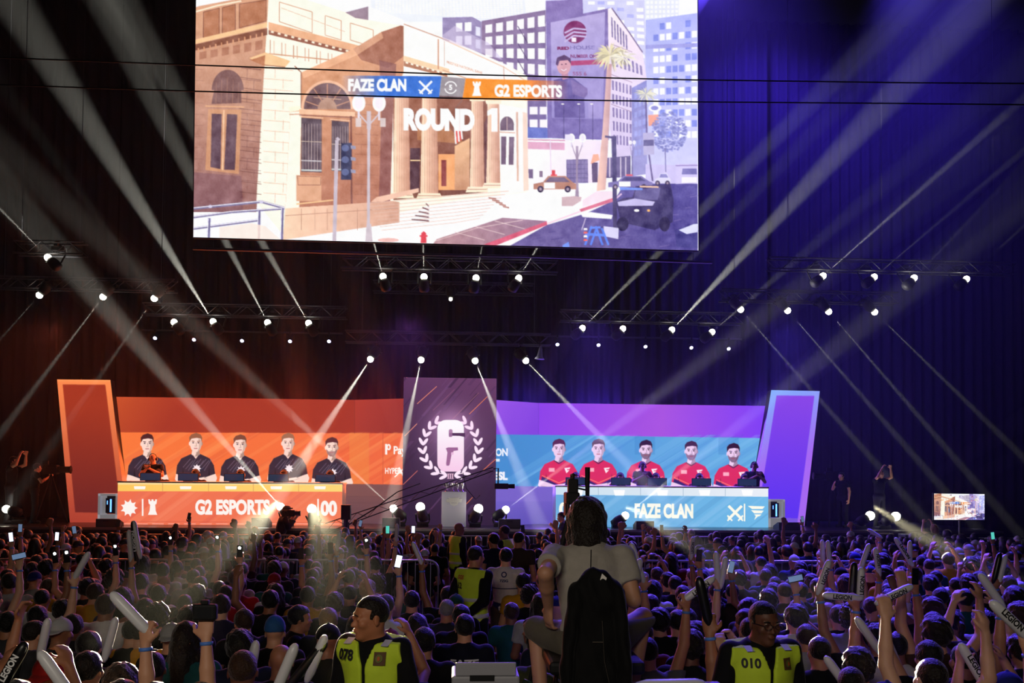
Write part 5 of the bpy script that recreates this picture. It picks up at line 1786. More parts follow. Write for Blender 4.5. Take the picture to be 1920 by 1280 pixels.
def make_joints(seated=True, lean=4, arms=None, headyaw=0, headpitch=0, spread=.0, w=1.0, sc_=1.0):
    """facing +Y, feet at the origin"""
    J = {}
    hz_ = .52 if seated else .96
    J['hip'] = np.array((0, 0, hz_))
    Ml = rot_m(pitch=-lean)
    base = J['hip']

    def up(x, y, z):
        return base + Ml @ np.array((x, y, z))
    J['Mt'] = Ml
    J['waist'] = up(0, 0, .17)
    J['chest'] = up(0, -.005, .34)
    J['neck'] = up(0, -.01, .52)
    J['sh'] = [up(-.185 * w, -.01, .455), up(.185 * w, -.01, .455)]
    J['head'] = up(0, .02, .645)
    J['Mh'] = rot_m(yaw=headyaw, pitch=headpitch)
    if seated:
        J['knee'] = [np.array((-.12 - spread, .42, .50)), np.array((.12 + spread, .42, .50))]
        J['ankle'] = [np.array((-.12 - spread, .40, .09)), np.array((.12 + spread, .40, .09))]
    else:
        J['knee'] = [np.array((-.11 - spread, .02, .50)), np.array((.11 + spread, .02, .50))]
        J['ankle'] = [np.array((-.12 - spread, -.03, .09)), np.array((.12 + spread, -.03, .09))]
    J['arms'] = []
    for q_, a in enumerate(arms or ('lap', 'lap')):
        s_ = -1 if q_ == 0 else 1
        sh = J['sh'][q_]
        if isinstance(a, tuple):
            el, wr, cu = np.array(a[0], float), np.array(a[1], float), a[2]
            hd = nrm(wr - el) if len(a) < 4 else np.array(a[3], float)
            J['arms'].append((sh, el, wr, hd, np.array(a[4] if len(a) > 4 else (-s_, .3, 0), float), cu))
            continue
        if a == 'lap':
            el = sh + np.array((s_ * .06, .03, -.27))
            wr = el + np.array((-s_ * .08, .22, -.05))
            n = np.array((-s_ * .3, 0, -1.0))
            cu = 25
        elif a == 'side':
            el = sh + np.array((s_ * .06, -.02, -.29))
            wr = el + np.array((s_ * .01, .05, -.25))
            n = np.array((-s_, 0, 0))
            cu = 30
        elif a == 'up':
            el = sh + np.array((s_ * .06, .10, .27))
            wr = el + np.array((-s_ * .02, .03, .25))
            n = np.array((0, 1.0, 0))
            cu = 30
        elif a == 'upout':
            el = sh + np.array((s_ * .20, .06, .18))
            wr = el + np.array((s_ * .02, .05, .25))
            n = np.array((-s_ * .4, 1.0, 0))
            cu = 38
        elif a == 'phone':
            el = sh + np.array((s_ * .08, .20, .10))
            wr = el + np.array((-s_ * .10, .06, .25))
            n = np.array((-s_ * .8, .5, 0))
            cu = 40
        elif a == 'fist':
            el = sh + np.array((s_ * .10, .08, .25))
            wr = el + np.array((s_ * .02, .02, .25))
            n = np.array((-s_ * .5, 1.0, 0))
            cu = 62
        else:                              # clap
            el = sh + np.array((s_ * .08, .12, -.22))
            wr = np.array((s_ * .04, sh[1] + .36, sh[2] - .06))
            n = np.array((-s_, 0, 0))
            cu = 10
        J['arms'].append((sh, el, wr, nrm(wr - el), n, cu))
    if sc_ != 1.0:
        pass
    return J


def bounds(J, mg=.16):
    pts = [J['hip'], J['chest'], J['head'] + np.array((0, 0, .05)), J['head'] - np.array((0, .1, 0))] + J['knee'] + J['ankle'] + [p for a in J['arms'] for p in a[:3]] + [a[2] + nrm(a[3]) * .12 for a in J['arms']]
    P_ = np.array(pts)
    lo, hi = P_.min(0) - mg, P_.max(0) + mg
    lo[2] = -.02
    lo[:2] -= .05
    hi[:2] += .05
    return lo, hi


def body_mesh(J, h=.0115, w=1.0, detail=False, zmin=None, jaw=1.0):
    lo, hi = bounds(J)
    if zmin is not None:
        lo[2] = zmin
    S = SDF(lo, hi, h)
    torso(S, J, 0, w * .96)
    for q_ in (0, 1):
        hp = J['hip'] + np.array(((-1, 1)[q_] * .09, 0, -.03))
        S.cap(hp, J['knee'][q_], .085 * w, .055, k=.04)
        S.cap(J['knee'][q_], J['ankle'][q_], .053, .038, k=.02)
        sh, el, wr, hd, n, cu = J['arms'][q_]
        S.cap(sh, el, .050 * w, .041, k=.03)
        S.cap(el, el * .6 + wr * .4, .041, .040, k=.012)
        S.cap(el * .6 + wr * .4, wr, .039, .027, k=.012)
        hand(S, wr, hd, n, -1 if q_ == 0 else 1, cu, r=max(.0095, h * .95))
    S.cap(J['neck'] - np.array((0, 0, .04)), J['head'] + J['Mh'] @ np.array((0, -.02, -.05)), .066 * min(w, 1.1), .058, k=.03)
    head_prims(S, J['head'], J['Mh'], detail, jaw=jaw)
    return S.mesh()


def shirt_mesh(J, h=.0125, w=1.0, sleeve=.55, long=False, hem=None, infl=.014, neckcut=.01, rip=.0035):
    lo, hi = bounds(J)
    S = SDF(lo, hi, h)
    torso(S, J, infl, w)
    if hem is None:
        hem = J['hip'][2] - .06
    for q_ in (0, 1):
        sh, el, wr, hd, n, cu = J['arms'][q_]
        T = SDF(lo, hi, h)
        T.cap(sh, el, .056 * w, .050, k=.02, infl=infl)
        if long:
            T.cap(el, wr, .046, .034, k=.02, infl=infl * .8)
            T.plane(wr, hd)
        else:
            T.plane(sh * (1 - sleeve) + el * sleeve, el - sh)
        A, B = S.D, T.D
        hh = np.clip(.5 + .5 * (A - B) / .03, 0, 1)
        S.D = A * (1 - hh) + B * hh - .03 * hh * (1 - hh)
    if rip:
        S.ripple(rip, 26, int(w * 100))
    S.plane((0, 0, hem), (0, 0, -1))
    up = J['Mt'] @ np.array((0, .22, 1.0))
    S.plane(J['neck'] + np.array((0, 0, neckcut)), up)
    return S.mesh()


def trousers_mesh(J, h=.014, w=1.0, short=False):
    lo, hi = bounds(J)
    hi[2] = J['hip'][2] + .16
    S = SDF(lo, hi, h)
    S.ell(J['hip'] + np.array((0, 0, -.01)), (.165 * w, .12 * w, .12), k=.04, infl=.012)
    for q_ in (0, 1):
        hp = J['hip'] + np.array(((-1, 1)[q_] * .09, 0, -.03))
        S.cap(hp, J['knee'][q_], .090 * w, .064, k=.04, infl=.012)
        if not short:
            S.cap(J['knee'][q_], J['ankle'][q_], .062, .052, k=.02, infl=.008)
    if short and J['knee'][0][1] < .2:
        S.plane((0, 0, J['knee'][0][2] + .04), (0, 0, -1))
    S.plane((0, 0, .075), (0, 0, -1))
    S.plane((0, 0, J['hip'][2] + .09), (0, 0, 1))
    return S.mesh()


def shoes_mesh(J, h=.013):
    lo = np.minimum(J['ankle'][0], J['ankle'][1]) - np.array((.1, .15, .11))
    hi = np.maximum(J['ankle'][0], J['ankle'][1]) + np.array((.1, .25, .08))
    lo[2] = -.02
    S = SDF(lo, hi, h)
    for q_ in (0, 1):
        a = J['ankle'][q_]
        S.cap((a[0], a[1] - .04, .05), (a[0] * 1.15, a[1] + .16, .045), .045, .042, k=.02)
        S.cap((a[0], a[1], .06), (a[0], a[1], .10), .045, .046, k=.02)
    S.plane((0, 0, .004), (0, 0, -1))
    return S.mesh()


def hair_mesh(J, kind, h=.009, seed=0):
    c, M = J['head'], J['Mh']
    low = .42 if kind in ('long', 'ponytail', 'shoulder') else .16
    S = SDF(c - np.array((.2, .24, low)), c + np.array((.2, .2, .2)), h)

    def T(p):
        return c + M @ np.array(p, float)
    if kind == 'cap' or kind == 'backcap' or kind == 'beanie':
        S.ell(T((0, -.012, .038)), (.084, .105, .092), M, k=.01)
        if kind == 'beanie':
            S.ell(T((0, -.02, .07)), (.078, .094, .085), M, k=.02)
            S.plane(T((0, .02, .015)), M @ np.array((0, -.1, -1.0)))
            S.ripple(.0015, 90, 3)
        else:
            S.plane(T((0, 0, .022)), M @ np.array((0, -.12, -1.0)))
            s_ = 1 if kind == 'cap' else -1
            S.ell(T((0, s_ * .115, .026)), (.066, .075, .010), M @ rot_m(pitch=-12 * s_), k=.012)
            S.cap(T((0, -.01, .125)), T((0, -.01, .134)), .010, k=.004)
        return S.mesh()
    t_ = {'fade': .0025, 'crop': .004, 'short': .013, 'thick': .024, 'curly': .036, 'long': .016, 'ponytail': .012, 'shoulder': .032}[kind]
    S.ell(T((0, -.014, .034)), (.075, .096, .089), M, k=.01, infl=t_)
    if kind in ('thick', 'curly'):
        S.ell(T((0, .0, .09)), (.070, .08, .045), M, k=.03, infl=t_ * .4)
    # hairline: forehead to nape
    px_, py_, pz_ = S.ax[0][:, None, None] - c[0], S.ax[1][None, :, None] - c[1], S.ax[2][None, None, :] - c[2]
    ly = M[0][1] * px_ + M[1][1] * py_ + M[2][1] * pz_
    lz = M[0][2] * px_ + M[1][2] * py_ + M[2][2] * pz_
    a_, b_ = ly - (.034 - .30 * lz), (.068 if kind == 'fade' else .060) - lz + .25 * (ly - .08)
    S.D = np.maximum(S.D, np.minimum(a_, b_).astype(np.float32))
    S.plane(T((0, -.06, -.062)), M @ np.array((0, .0, -1.0)))
    if kind in ('fade', 'crop', 'short', 'thick'):
        for q_ in (-1, 1):
            S.ell(T((q_ * .088, .0, -.052)), (.034, .045, .045), M, k=.012, cut=True)
    if kind == 'long':
        S.cap(T((0, -.075, .0)), T((0, -.10, -.30)), .078, .085, k=.03)
        for q_ in (-1, 1):
            S.cap(T((q_ * .065, -.02, .0)), T((q_ * .10, -.07, -.26)), .035, .04, k=.04)
    if kind == 'shoulder':
        S.cap(T((0, -.065, .0)), T((0, -.07, -.12)), .085, .085, k=.04)
        for q_ in (-1, 1):
            S.cap(T((q_ * .075, .0, .02)), T((q_ * .085, -.01, -.13)), .034, .032, k=.04)
    if kind == 'ponytail':
        S.cap(T((0, -.115, .04)), T((0, -.155, .0)), .028, .032, k=.02)
        S.cap(T((0, -.155, .0)), T((0, -.13, -.20)), .034, .018, k=.01)
    S.ripple({'fade': .0006, 'crop': .001, 'short': .003, 'thick': .006, 'curly': .011, 'long': .004, 'ponytail': .003, 'shoulder': .005}[kind], {'curly': 75, 'thick': 60}.get(kind, 55), seed)
    return S.mesh()


def sdf_obj(name, VQ, m, parent=None, color=None, smooth=True):
    me = np_mesh(name, VQ[0], VQ[1], [m], smooth)
    o = link(name, me, parent)
    if color is not None:
        o.color = tuple(lin(color)) + (1,)
    return o


def rgb(c):
    return tuple(lin(c)) + (1,)


SK = [(206, 150, 118), (188, 128, 96), (150, 98, 70), (222, 170, 140), (120, 76, 54), (172, 116, 84)]
HC = {'black': (11, 9, 9), 'dark brown': (26, 18, 14), 'brown': (52, 34, 24), 'fair': (150, 116, 74), 'grey': (130, 126, 122)}
# ------------------------------------------------------------------ the crowd's stock of bodies, hair and clothes
POSES = {'hands in lap': ('lap', 'lap'), 'right arm up': ('lap', 'up'), 'left arm up': ('upout', 'lap'), 'both arms up': ('up', 'upout'), 'clapping': ('clap', 'clap'),
         'filming': ('phone', 'phone'), 'left fist up': ('fist', 'lap'), 'right fist up': ('lap', 'fist')}
PROTO = {}
for nm, arms in POSES.items():
    for sit in ((True, False) if nm == 'hands in lap' else (True,)):
        ww = 1.0
        J = make_joints(sit, 5, arms if sit else ('side', 'side'))
        PROTO[(nm, sit)] = dict(J=J, body=np_mesh('body', *body_mesh(J, .0125), [SKIN], True), shirt=np_mesh('shirt', *shirt_mesh(J, .0135), [CLOTH], True),
                                trousers=np_mesh('trousers', *trousers_mesh(J, .016), [CLOTH], True), shoes=np_mesh('shoes', *shoes_mesh(J, .016), [CLOTH], True))
J0 = make_joints(True, 5)
HAIRS = {k: np_mesh('hair', *hair_mesh(J0, k, .009 if k != 'curly' else .0085), [HAIR if k not in ('cap', 'backcap', 'beanie') else CLOTH], True) for k in
         ('crop', 'short', 'thick', 'curly', 'long', 'ponytail', 'shoulder', 'cap', 'backcap', 'beanie')}
HNAME = {'crop': 'cropped %s hair', 'short': 'short %s hair', 'thick': 'thick %s hair', 'curly': 'curly %s hair', 'long': 'long %s hair', 'ponytail': '%s ponytail', 'shoulder': 'shoulder-length %s hair'}
SHIRTS = [('black', (18, 18, 20)), ('black', (24, 24, 27)), ('navy', (20, 24, 48)), ('charcoal', (52, 52, 56)), ('white', (205, 205, 205)), ('grey', (150, 150, 152)),
          ('maroon', (92, 20, 24)), ('blue', (24, 38, 92)), ('white', (215, 212, 208)), ('olive', (54, 56, 36)), ('brown', (66, 44, 34)), ('yellow', (190, 140, 20)), ('teal', (20, 74, 76))]
rc = random.Random(77)
SITTERS = {}


def spectator(x, y, z, sitz, label, pose='hands in lap', hair='short', hc='black', shirt=('black', (18, 18, 20)), skin=0, rz=0.0, scale=1.0, group=None, sit=True, tilt=0.0, capcol=(180, 180, 180), trouser=(26, 27, 34)):
    pr = PROTO[(pose, sit)]
    o = bpy.data.objects.new('person', pr['body'])
    COL.objects.link(o)
    o.location = (x, y, z)
    o.rotation_euler = (R(tilt), 0, rz)
    o.scale = (scale,) * 3
    o.color = rgb(SK[skin])
    tag(o, label, 'person', group)
    for part, col in (('shirt', shirt[1]), ('trousers', trouser), ('shoes', (30, 30, 32))):
        c = bpy.data.objects.new(part, pr[part])
        COL.objects.link(c)
        c.parent = o
        c.color = rgb(col)
    if hair != 'bald':
        c = bpy.data.objects.new('hair' if hair not in ('cap', 'backcap', 'beanie') else 'hat', HAIRS[hair])
        COL.objects.link(c)
        c.parent = o
        c.color = rgb(HC[hc] if hair not in ('cap', 'backcap', 'beanie') else capcol)
        if not sit:
            c.location.z = .44
    return o


# people the photograph shows singly: head top at px,py ; head width wpx tells how near
def place(px, py, Y, htop):
    p = P(px, py, Y)
    return p.x, Y, p.z - htop


# the floor under the back rows of seats is raised a little, so every row sees over the one before
def floor_z(Y):
    return max(0.0, (9.5 - Y)) * 0.04


TOPS = 1.305                                # height of a seated head
placed = []
special = []


def hero(px, py, wpx, label, **kw):
    Y = 0.165 * F / wpx
    # slide along the sight line until the seated figure meets the floor
    best = None
    for k in range(60):
        Yk = Y * (.7 + k * .015)
        p = P(px, py, Yk)
        e = abs(p.z - (floor_z(Yk) + TOPS * kw.get('scale', 1.0))) + abs(Yk / Y - 1) * .15
        if best is None or e < best[0]:
            best = (e, Yk, p)
    _, Yk, p = best
    z = floor_z(Yk)
    placed.append((p.x, Yk))
    kw.setdefault('scale', max(.9, min(1.12, (p.z - z) / TOPS)))
    o = spectator(p.x, Yk, z, 0, label, **kw)
    special.append(o)
    return o


def drape(parent, src, s, cx, cz, width, height, m, side=-1, name='lettering', tris=None, off=.004, bold=.05):
    """lettering laid on the cloth: src is the cloth mesh, side -1 back, +1 front, local coordinates"""
    n = len(src.vertices)
    V = np.empty(n * 3, np.float32)
    src.vertices.foreach_get('co', V)
    V = V.reshape(-1, 3)
    V = V[(V[:, 1] * side) > 0]
    T_, F_ = tris if tris is not None else text_tris(s, bold)
    T_ = T_.copy()
    T_[:, 0] = (T_[:, 0] / T_[:, 0].max() - .5) * width
    T_[:, 1] = (T_[:, 1] / T_[:, 1].max() - .5) * height
    # split long edges so that the letters follow the curve
    # a smooth patch fitted to the cloth under the letters
    sx_ = -1 if side > 0 else 1
    sel = V[(np.abs(V[:, 0] - cx) < width * .62 + .012) & (np.abs(V[:, 2] - cz) < height * .62 + .012)]
    if len(sel) > 8:
        ym = np.median(sel[:, 1] * side)
        sel = sel[np.abs(sel[:, 1] * side - ym) < .05]

    def feat(x, z):
        x, z = np.asarray(x) - cx, np.asarray(z) - cz
        return np.stack([np.ones_like(x), x, z, x * x], -1)
    if len(sel) > 8:
        co, *_ = np.linalg.lstsq(feat(sel[:, 0], sel[:, 2]), sel[:, 1] * side, rcond=None)
        res = (sel[:, 1] * side - feat(sel[:, 0], sel[:, 2]) @ co)
        lift = max(0, np.percentile(res, 90))
    else:
        co, lift = np.array([.12, 0, 0, 0]), 0
    X_, Z_ = cx + sx_ * T_[:, 0], cz + T_[:, 1]
    Y_ = side * (feat(X_, Z_) @ co + lift + off)
    out = list(zip(X_.tolist(), Y_.tolist(), Z_.tolist()))
    me = bpy.data.meshes.new(name)
    me.from_pydata(out, [], [tuple(int(i) for i in f) for f in F_])
    me.materials.append(m)
    return link(name, me, parent)


def grid_tris(nx, ny):
    V = np.array([(i / nx, j / ny) for j in range(ny + 1) for i in range(nx + 1)], float)
    F_ = []
    for j in range(ny):
        for i in range(nx):
            a = j * (nx + 1) + i
            F_ += [(a, a + 1, a + nx + 2), (a, a + nx + 2, a + nx + 1)]
    return V, np.array(F_)


SIT = PROTO[('hands in lap', True)]


W_ = ('white', (215, 212, 208))
YEL = ('yellow', (214, 150, 16))
BLK = ('black', (18, 18, 20))
NAV = ('navy', (16, 18, 36))
GRY = ('grey', (90, 90, 94))
hero(258, 1158, 30, 'spectator in a yellow football shirt with a green number 10 on the back', shirt=YEL, hair='crop', hc='dark brown')
ho = hero(317, 1166, 36, 'spectator in a grey and white mesh cap worn backwards, left foreground', hair='backcap', capcol=(150, 150, 150), shirt=BLK)
drape(ho, SIT['shirt'], '10', 0, .82, .24, .24, mat('green_print', (20, 80, 40), .7), bold=.08)
hero(513, 1157, 38, 'spectator in a plain blue beanie, left foreground', hair='beanie', capcol=(38, 84, 140), shirt=BLK)
hero(548, 1132, 36, 'bearded spectator in glasses turned to the right, beside the blue beanie', hair='short', rz=R(-80), shirt=BLK, skin=5)
hero(290, 1134, 34, 'spectator whose curly hair is rimmed yellow by a beam, before the bright group', hair='curly')
hero(366, 1097, 36, 'spectator with thick hair wholly haloed in yellow light', hair='thick')
hero(343, 1112, 28, 'spectator with a bright rim on cropped hair, left of the haloed thick hair', hair='crop')
hero(268, 1120, 30, 'spectator with a thin yellow rim on dark hair, left of the bright group', hair='short')
hero(294, 1095, 30, 'spectator with an ear and hair edged yellow, upper left of the bright group', hair='short')
hero(373, 1079, 27, 'spectator with round hair edged white, top of the left bright group', hair='short')
hero(421, 1096, 32, 'spectator in a red shirt with a yellow rim on black hair', hair='short', shirt=('red', (150, 20, 24)))
hero(447, 1079, 28, 'second red-shirted spectator, head edged by the beam, far right of the left bright group', hair='short', shirt=('red', (160, 22, 26)))
hero(243, 1157, 30, 'spectator with glowing cropped hair behind the yellow shirt', hair='crop')
hero(688, 1088, 34, 'spectator whose fair hair blazes white in the beam, middle group', hair='thick', hc='fair')
hero(706, 1078, 32, 'spectator with a bright curl of hair behind the blazing fair head', hair='curly', hc='brown')
hero(626, 1112, 38, 'spectator with a big yellow halo of brown hair, left of the guard numbered 078', hair='thick', hc='brown')
hero(614, 1138, 30, 'spectator with short glowing fair hair left of the guard numbered 078', hair='short', hc='fair')
hero(1499, 1121, 30, 'spectator with ears and head outlined in yellow light, right crowd', hair='crop', hc='dark brown')
hero(1558, 1129, 32, 'fair-haired spectator in a white shirt outlined in light, right crowd', hair='short', hc='fair', shirt=W_)
hero(1376, 1092, 27, 'spectator with a glowing yellow crown under the bright yellow sticks', hair='crop')
hero(1345, 1090, 26, 'spectator directly beneath the yellow-lit clapper sticks', hair='short')
hero(1744, 1036, 22, 'spectator edged yellow at the left end of the far right bright group', hair='thick')
hero(1781, 1034, 24, 'spectator with a yellow-lit crown of hair, middle of the far right bright group', hair='short')
hero(1836, 1038, 24, 'spectator with a yellow-lit top of the head, right of the far bright group', hair='crop')
hero(838, 1121, 36, 'spectator with cropped grey hair beside the yellow-green vest of guard 62', hair='crop', hc='grey', shirt=('dark grey', (40, 40, 44)), skin=5)
hero(865, 1132, 38, 'spectator in a black shirt lettered FAZE, behind the man in the bank shirt', hair='short', shirt=BLK)
ho = hero(872, 1150, 42, 'spectator in a black team shirt lettered Ba, nearest beside the grey crate', hair='short', shirt=NAV)
drape(ho, SIT['shirt'], 'FAZE', 0, .90, .24, .06, WHITETXT)
ho = hero(855, 1112, 30, 'spectator in a dark green cap beside guard 62', hair='cap', capcol=(26, 66, 48), shirt=BLK)
drape(ho, SIT['shirt'], 'Ba', 0.04, .80, .13, .09, WHITETXT)
drape(ho, SIT['shirt'], 'I', -0.06, .80, .03, .09, WHITETXT, name='emblem')
hero(772, 1106, 32, 'spectator in black with white sleeve stripes, right of the guard numbered 078', hair='short')
hero(516, 1093, 26, 'spectator with long brown hair in the middle left crowd', hair='long', hc='dark brown')
hero(782, 1150, 36, 'spectator with long dark hair behind the right shoulder of guard 078', hair='long', hc='dark brown')
hero(795, 1175, 42, 'spectator with black hair in front of the long-haired one by guard 078', hair='short')
hero(655, 1095, 24, 'spectator with a camera held before the face, left of the blazing fair hair', hair='crop', pose='filming')
hero(462, 1140, 34, 'spectator with short brown hair looking left, left of the blue beanie', hair='short', hc='brown', rz=R(30))
hero(350, 1138, 36, 'spectator with thick black hair below the haloed heads', hair='thick')
hero(524, 1205, 46, 'bald spectator in front of the blue beanie', hair='bald', skin=5)
hero(160, 1182, 50, 'large near spectator with short black hair at the lower left', hair='short')
hero(50, 1160, 34, 'spectator with cropped hair at the left edge, head turned right', hair='crop', rz=R(-40), hc='dark brown')
hero(1618, 1218, 52, 'large dark near head at the lower right', hair='thick')
hero(1655, 1172, 42, 'spectator with thick black hair among the lower right heads', hair='thick', shirt=NAV)
hero(1240, 1142, 36, 'black-haired spectator right of the seated cameraman', hair='thick')
hero(1310, 1168, 42, 'spectator with bushy dark hair left of the guard numbered 010', hair='thick', hc='dark brown')
hero(1268, 1078, 28, 'round dark head in the blue crowd right of the cameraman', hair='short')
hero(1395, 1122, 32, 'spectator in profile with combed hair above the guard numbered 010', hair='thick', rz=R(-70))
hero(1640, 1118, 30, 'spectator with short brown hair right of the swinging clapper stick', hair='short', hc='brown')
hero(1757, 1146, 34, 'spectator in a white tank top in the right crowd', hair='short', shirt=W_)
hero(1848, 1138, 36, 'spectator with grey-white shirt and sash near the right edge', hair='short', shirt=('light grey', (150, 150, 152)))
hero(1370, 1220, 40, 'dark-haired spectator just left of the guard numbered 010', hair='short')

# people holding something up; the hand is what the photograph shows
PH = {'bright': mat('phone_glow', (225, 235, 255), emit=1.6), 'dim': mat('phone_dim', (120, 150, 190), emit=.5), 'dark': mat('phone_dark', (25, 26, 30), .3), 'green': mat('phone_green', (90, 210, 190), emit=.9),
      'torch': mat('torch_glow', (255, 252, 240), emit=60)}
HANDTOP = {}
for key, i in (('right arm up', 1), ('left arm up', 0), ('left fist up', 0), ('right fist up', 1)):
    a_ = PROTO[(key, True)]['J']['arms'][i]
    HANDTOP[key] = a_[2] + a_[3] * .085
BANDM = mat('wristband', (80, 130, 220), .5)


def raiser(px, py, wpx, label, pose='right arm up', item=None, **kw):
    """wpx: width a head would have there"""
    h = HANDTOP[pose]
    best = None
    Y0 = 0.165 * F / wpx
    for k in range(80):
        Yk = Y0 * (.6 + k * .012)
        p = P(px, py, Yk)
        s_ = (p.z - floor_z(Yk)) / h[2]
        e = abs(s_ - 1) + abs(Yk / Y0 - 1) * .25
        if best is None or e < best[0]:
            best = (e, Yk, p, s_)
    _, Yk, p, s_ = best
    s_ = max(.86, min(1.16, s_))
    x, y = p.x - h[0] * s_, Yk - h[1] * s_
    z = floor_z(y)
    placed.append((x, y))
    o = spectator(x, y, z, 0, label, pose=pose, scale=s_, **kw)
    w_ = PROTO[(pose, True)]['J']['arms'][0 if pose.startswith('left') else 1]
    b = MB().tube([w_[2] - w_[3] * .03, w_[2] - w_[3] * .012], .034, 10)
    b.build('wristband', BANDM, o, True)
    hp = Vector(h) * s_ + Vector((x, y, z))
    return o, hp


def phone(p, kind, label, rz=0, wide=False, tilt=0.0):
    o = empty('phone', p, label, 'phone', 'phones held up in the crowd', rz=rz)
    w_, h_ = (.145, .07) if wide else (.07, .145)
    M_ = Matrix.Rotation(tilt, 3, 'Y')
    MB().box((0, 0, .03), (w_, .009, h_), M_).build('housing', BLACKP, o, bevel=.003)
    MB().box((0, -.0052, .03), (w_ - .008, .0012, h_ - .016), M_).build('display', PH[kind if kind != 'torch' else 'dark'], o)
    if kind == 'torch':
        MB().lathe([(.0, .006), (.014, .004), (.016, 0)][::-1], (0, -.006, .07), (0, -1, 0), 10).build('torch', PH['torch'], o)
    return o


STICKW = mat('clapper_white', (222, 222, 226), .35)
STICKK = mat('clapper_black', (18, 18, 20), .35)


def stick(p0, p1, label, text=None, dark=False, r=.042, dy=0.0):
    """inflated clapper from p0 (held) to p1"""
    p0, p1 = Vector(p0), Vector(p1) + Vector((0, dy, 0))
    d = (p1 - p0)
    L = d.length
    o = empty('clapper_stick', p0, label, 'inflatable stick', 'inflatable clapper sticks waved in the crowd')
    ang = d.to_track_quat('Z', 'Y').to_matrix()
    prof = [(.012, 0), (r * .7, .02), (r, .07), (r, L - .06), (r * .85, L - .025), (r * .5, L - .006), (.004, L)]
    MB().lathe(prof, (0, 0, 0), d, 14).build('tube', STICKK if dark else STICKW, o, True)
    if text:
        up = d.normalized()
        to = Vector((0, -1, 0))
        side = up.cross(to).normalized()
        nrm_ = side.cross(up)
        if nrm_.y > 0:
            side = -side
        ey = up.cross(-up.cross(to)).normalized()
        # letters run along the tube and face the camera
        ex = up if up.x >= 0 or abs(up.x) < .15 else -up
        n_ = Vector((0, -1, 0)) - ex * Vector((0, -1, 0)).dot(ex)
        n_.normalize()
        eyv = n_.cross(ex)
        V_, T_ = text_tris(text, .04)
        V_ = V_.copy()
        V_[:, 0] = (V_[:, 0] / V_[:, 0].max() - .5) * L * .46
        V_[:, 1] = (V_[:, 1] - .5) * r * 1.15
        c_ = up * L * .55
        me = bpy.data.meshes.new('lettering')
        me.from_pydata([c_ + ex * a + eyv * b + n_ * (r + .0015) for a, b in V_], [], [tuple(int(i) for i in t) for t in T_])
        me.materials.append(WHITETXT if dark else DARKTXT)
        link('lettering', me, o)
    return o


DK = ('black', (18, 18, 20))
HOLD = [(22, 1008, 17, 'bright', 'right arm up', 'at the far left edge'), (39, 990, 16, 'dim', 'right arm up', 'second from the far left edge'), (108, 1006, 17, 'bright', 'left arm up', 'below the foot of the orange tower'),
        (37, 1046, 22, 'dim', 'right arm up', 'at the left in front of the barrier'), (140, 993, 17, 'dim', 'left arm up', 'right of the orange tower foot'), (104, 1047, 22, 'torch', 'left arm up', 'left one of two shining torches side by side'),
        (126, 1046, 22, 'torch', 'right arm up', 'right one of two shining torches side by side'), (217, 1033, 20, 'torch', 'right arm up', 'with a torch under the rook sign'), (320, 1014, 18, 'torch', 'left arm up', 'with the brightest torch below G2'),
        (355, 966, 15, 'dark', 'right arm up', 'in front of the letters G2'), (222, 980, 15, 'dark', 'left arm up', 'held by a fist before the left desk corner'), (408, 1014, 18, 'torch', 'right arm up', 'with a torch under the word ESPORTS'),
        (450, 1036, 20, 'torch', 'right arm up', 'with a torch before the orange desk end'), (565, 1040, 22, 'dark', 'left arm up', 'dark, left of the long raised arm'), (620, 1030, 26, 'dark', 'right arm up', 'atop the long arm edged with light'),
        (687, 1020, 18, 'torch', 'right arm up', 'with a torch in the purple haze'), (676, 980, 16, 'dim', 'left arm up', 'left of the white podium lamps'), (727, 993, 16, 'green', 'right arm up', 'greenish, left of the banner foot'),
        (775, 992, 16, 'bright', 'left arm up', 'whitish, at the banner foot'), (747, 1056, 26, 'bright', 'right arm up', 'large and white in the middle crowd'), (1240, 990, 18, 'dark', 'left arm up', 'below the word FAZE'),
        (1310, 1044, 26, 'dark', 'right arm up', 'dark, before the right barrier'), (1370, 1066, 22, 'dim', 'left arm up', 'with a lit rim beside the bright sticks'), (1504, 972, 17, 'dim', 'right arm up', 'highest, at the violet tower foot'),
        (1490, 1090, 28, 'dim', 'left arm up', 'sideways and lit, right of guard 010'), (1714, 1088, 36, 'dark', 'right arm up', 'black, big in the right crowd'), (1860, 1004, 19, 'green', 'left arm up', 'thin, near the right edge'),
        (980, 992, 15, 'dark', 'right arm up', 'black, above the two men in dark shirts')]
for k, (x, y, wd, kind, pose, words_) in enumerate(HOLD):
    o, hp = raiser(x, y + 6, wd, 'dark-haired spectator holding up the phone ' + words_, pose=pose, hair=rc.choice(['short', 'thick', 'crop']), shirt=rc.choice([DK, NAV, W_, GRY]), skin=k % 4)
    phone(hp + Vector((0, -.02, .03)), kind, 'raised phone ' + words_, rz=rc.uniform(-.3, .3), wide=x in (1490, 37), tilt=rc.uniform(-.25, .25))
FISTS = [(117, 988, 16, 'left'), (1286, 988, 17, 'right'), (827, 985, 16, 'right'), (1205, 985, 17, 'left')]
for k, (x, y, wd, sd) in enumerate(FISTS):
    raiser(x, y, wd, 'spectator raising a bare %s fist %s' % (sd, ('below the orange tower', 'below the letters CLAN', 'before the banner foot', 'before the blue desk lamp')[k]), pose=sd + ' fist up', hair='short', shirt=DK)
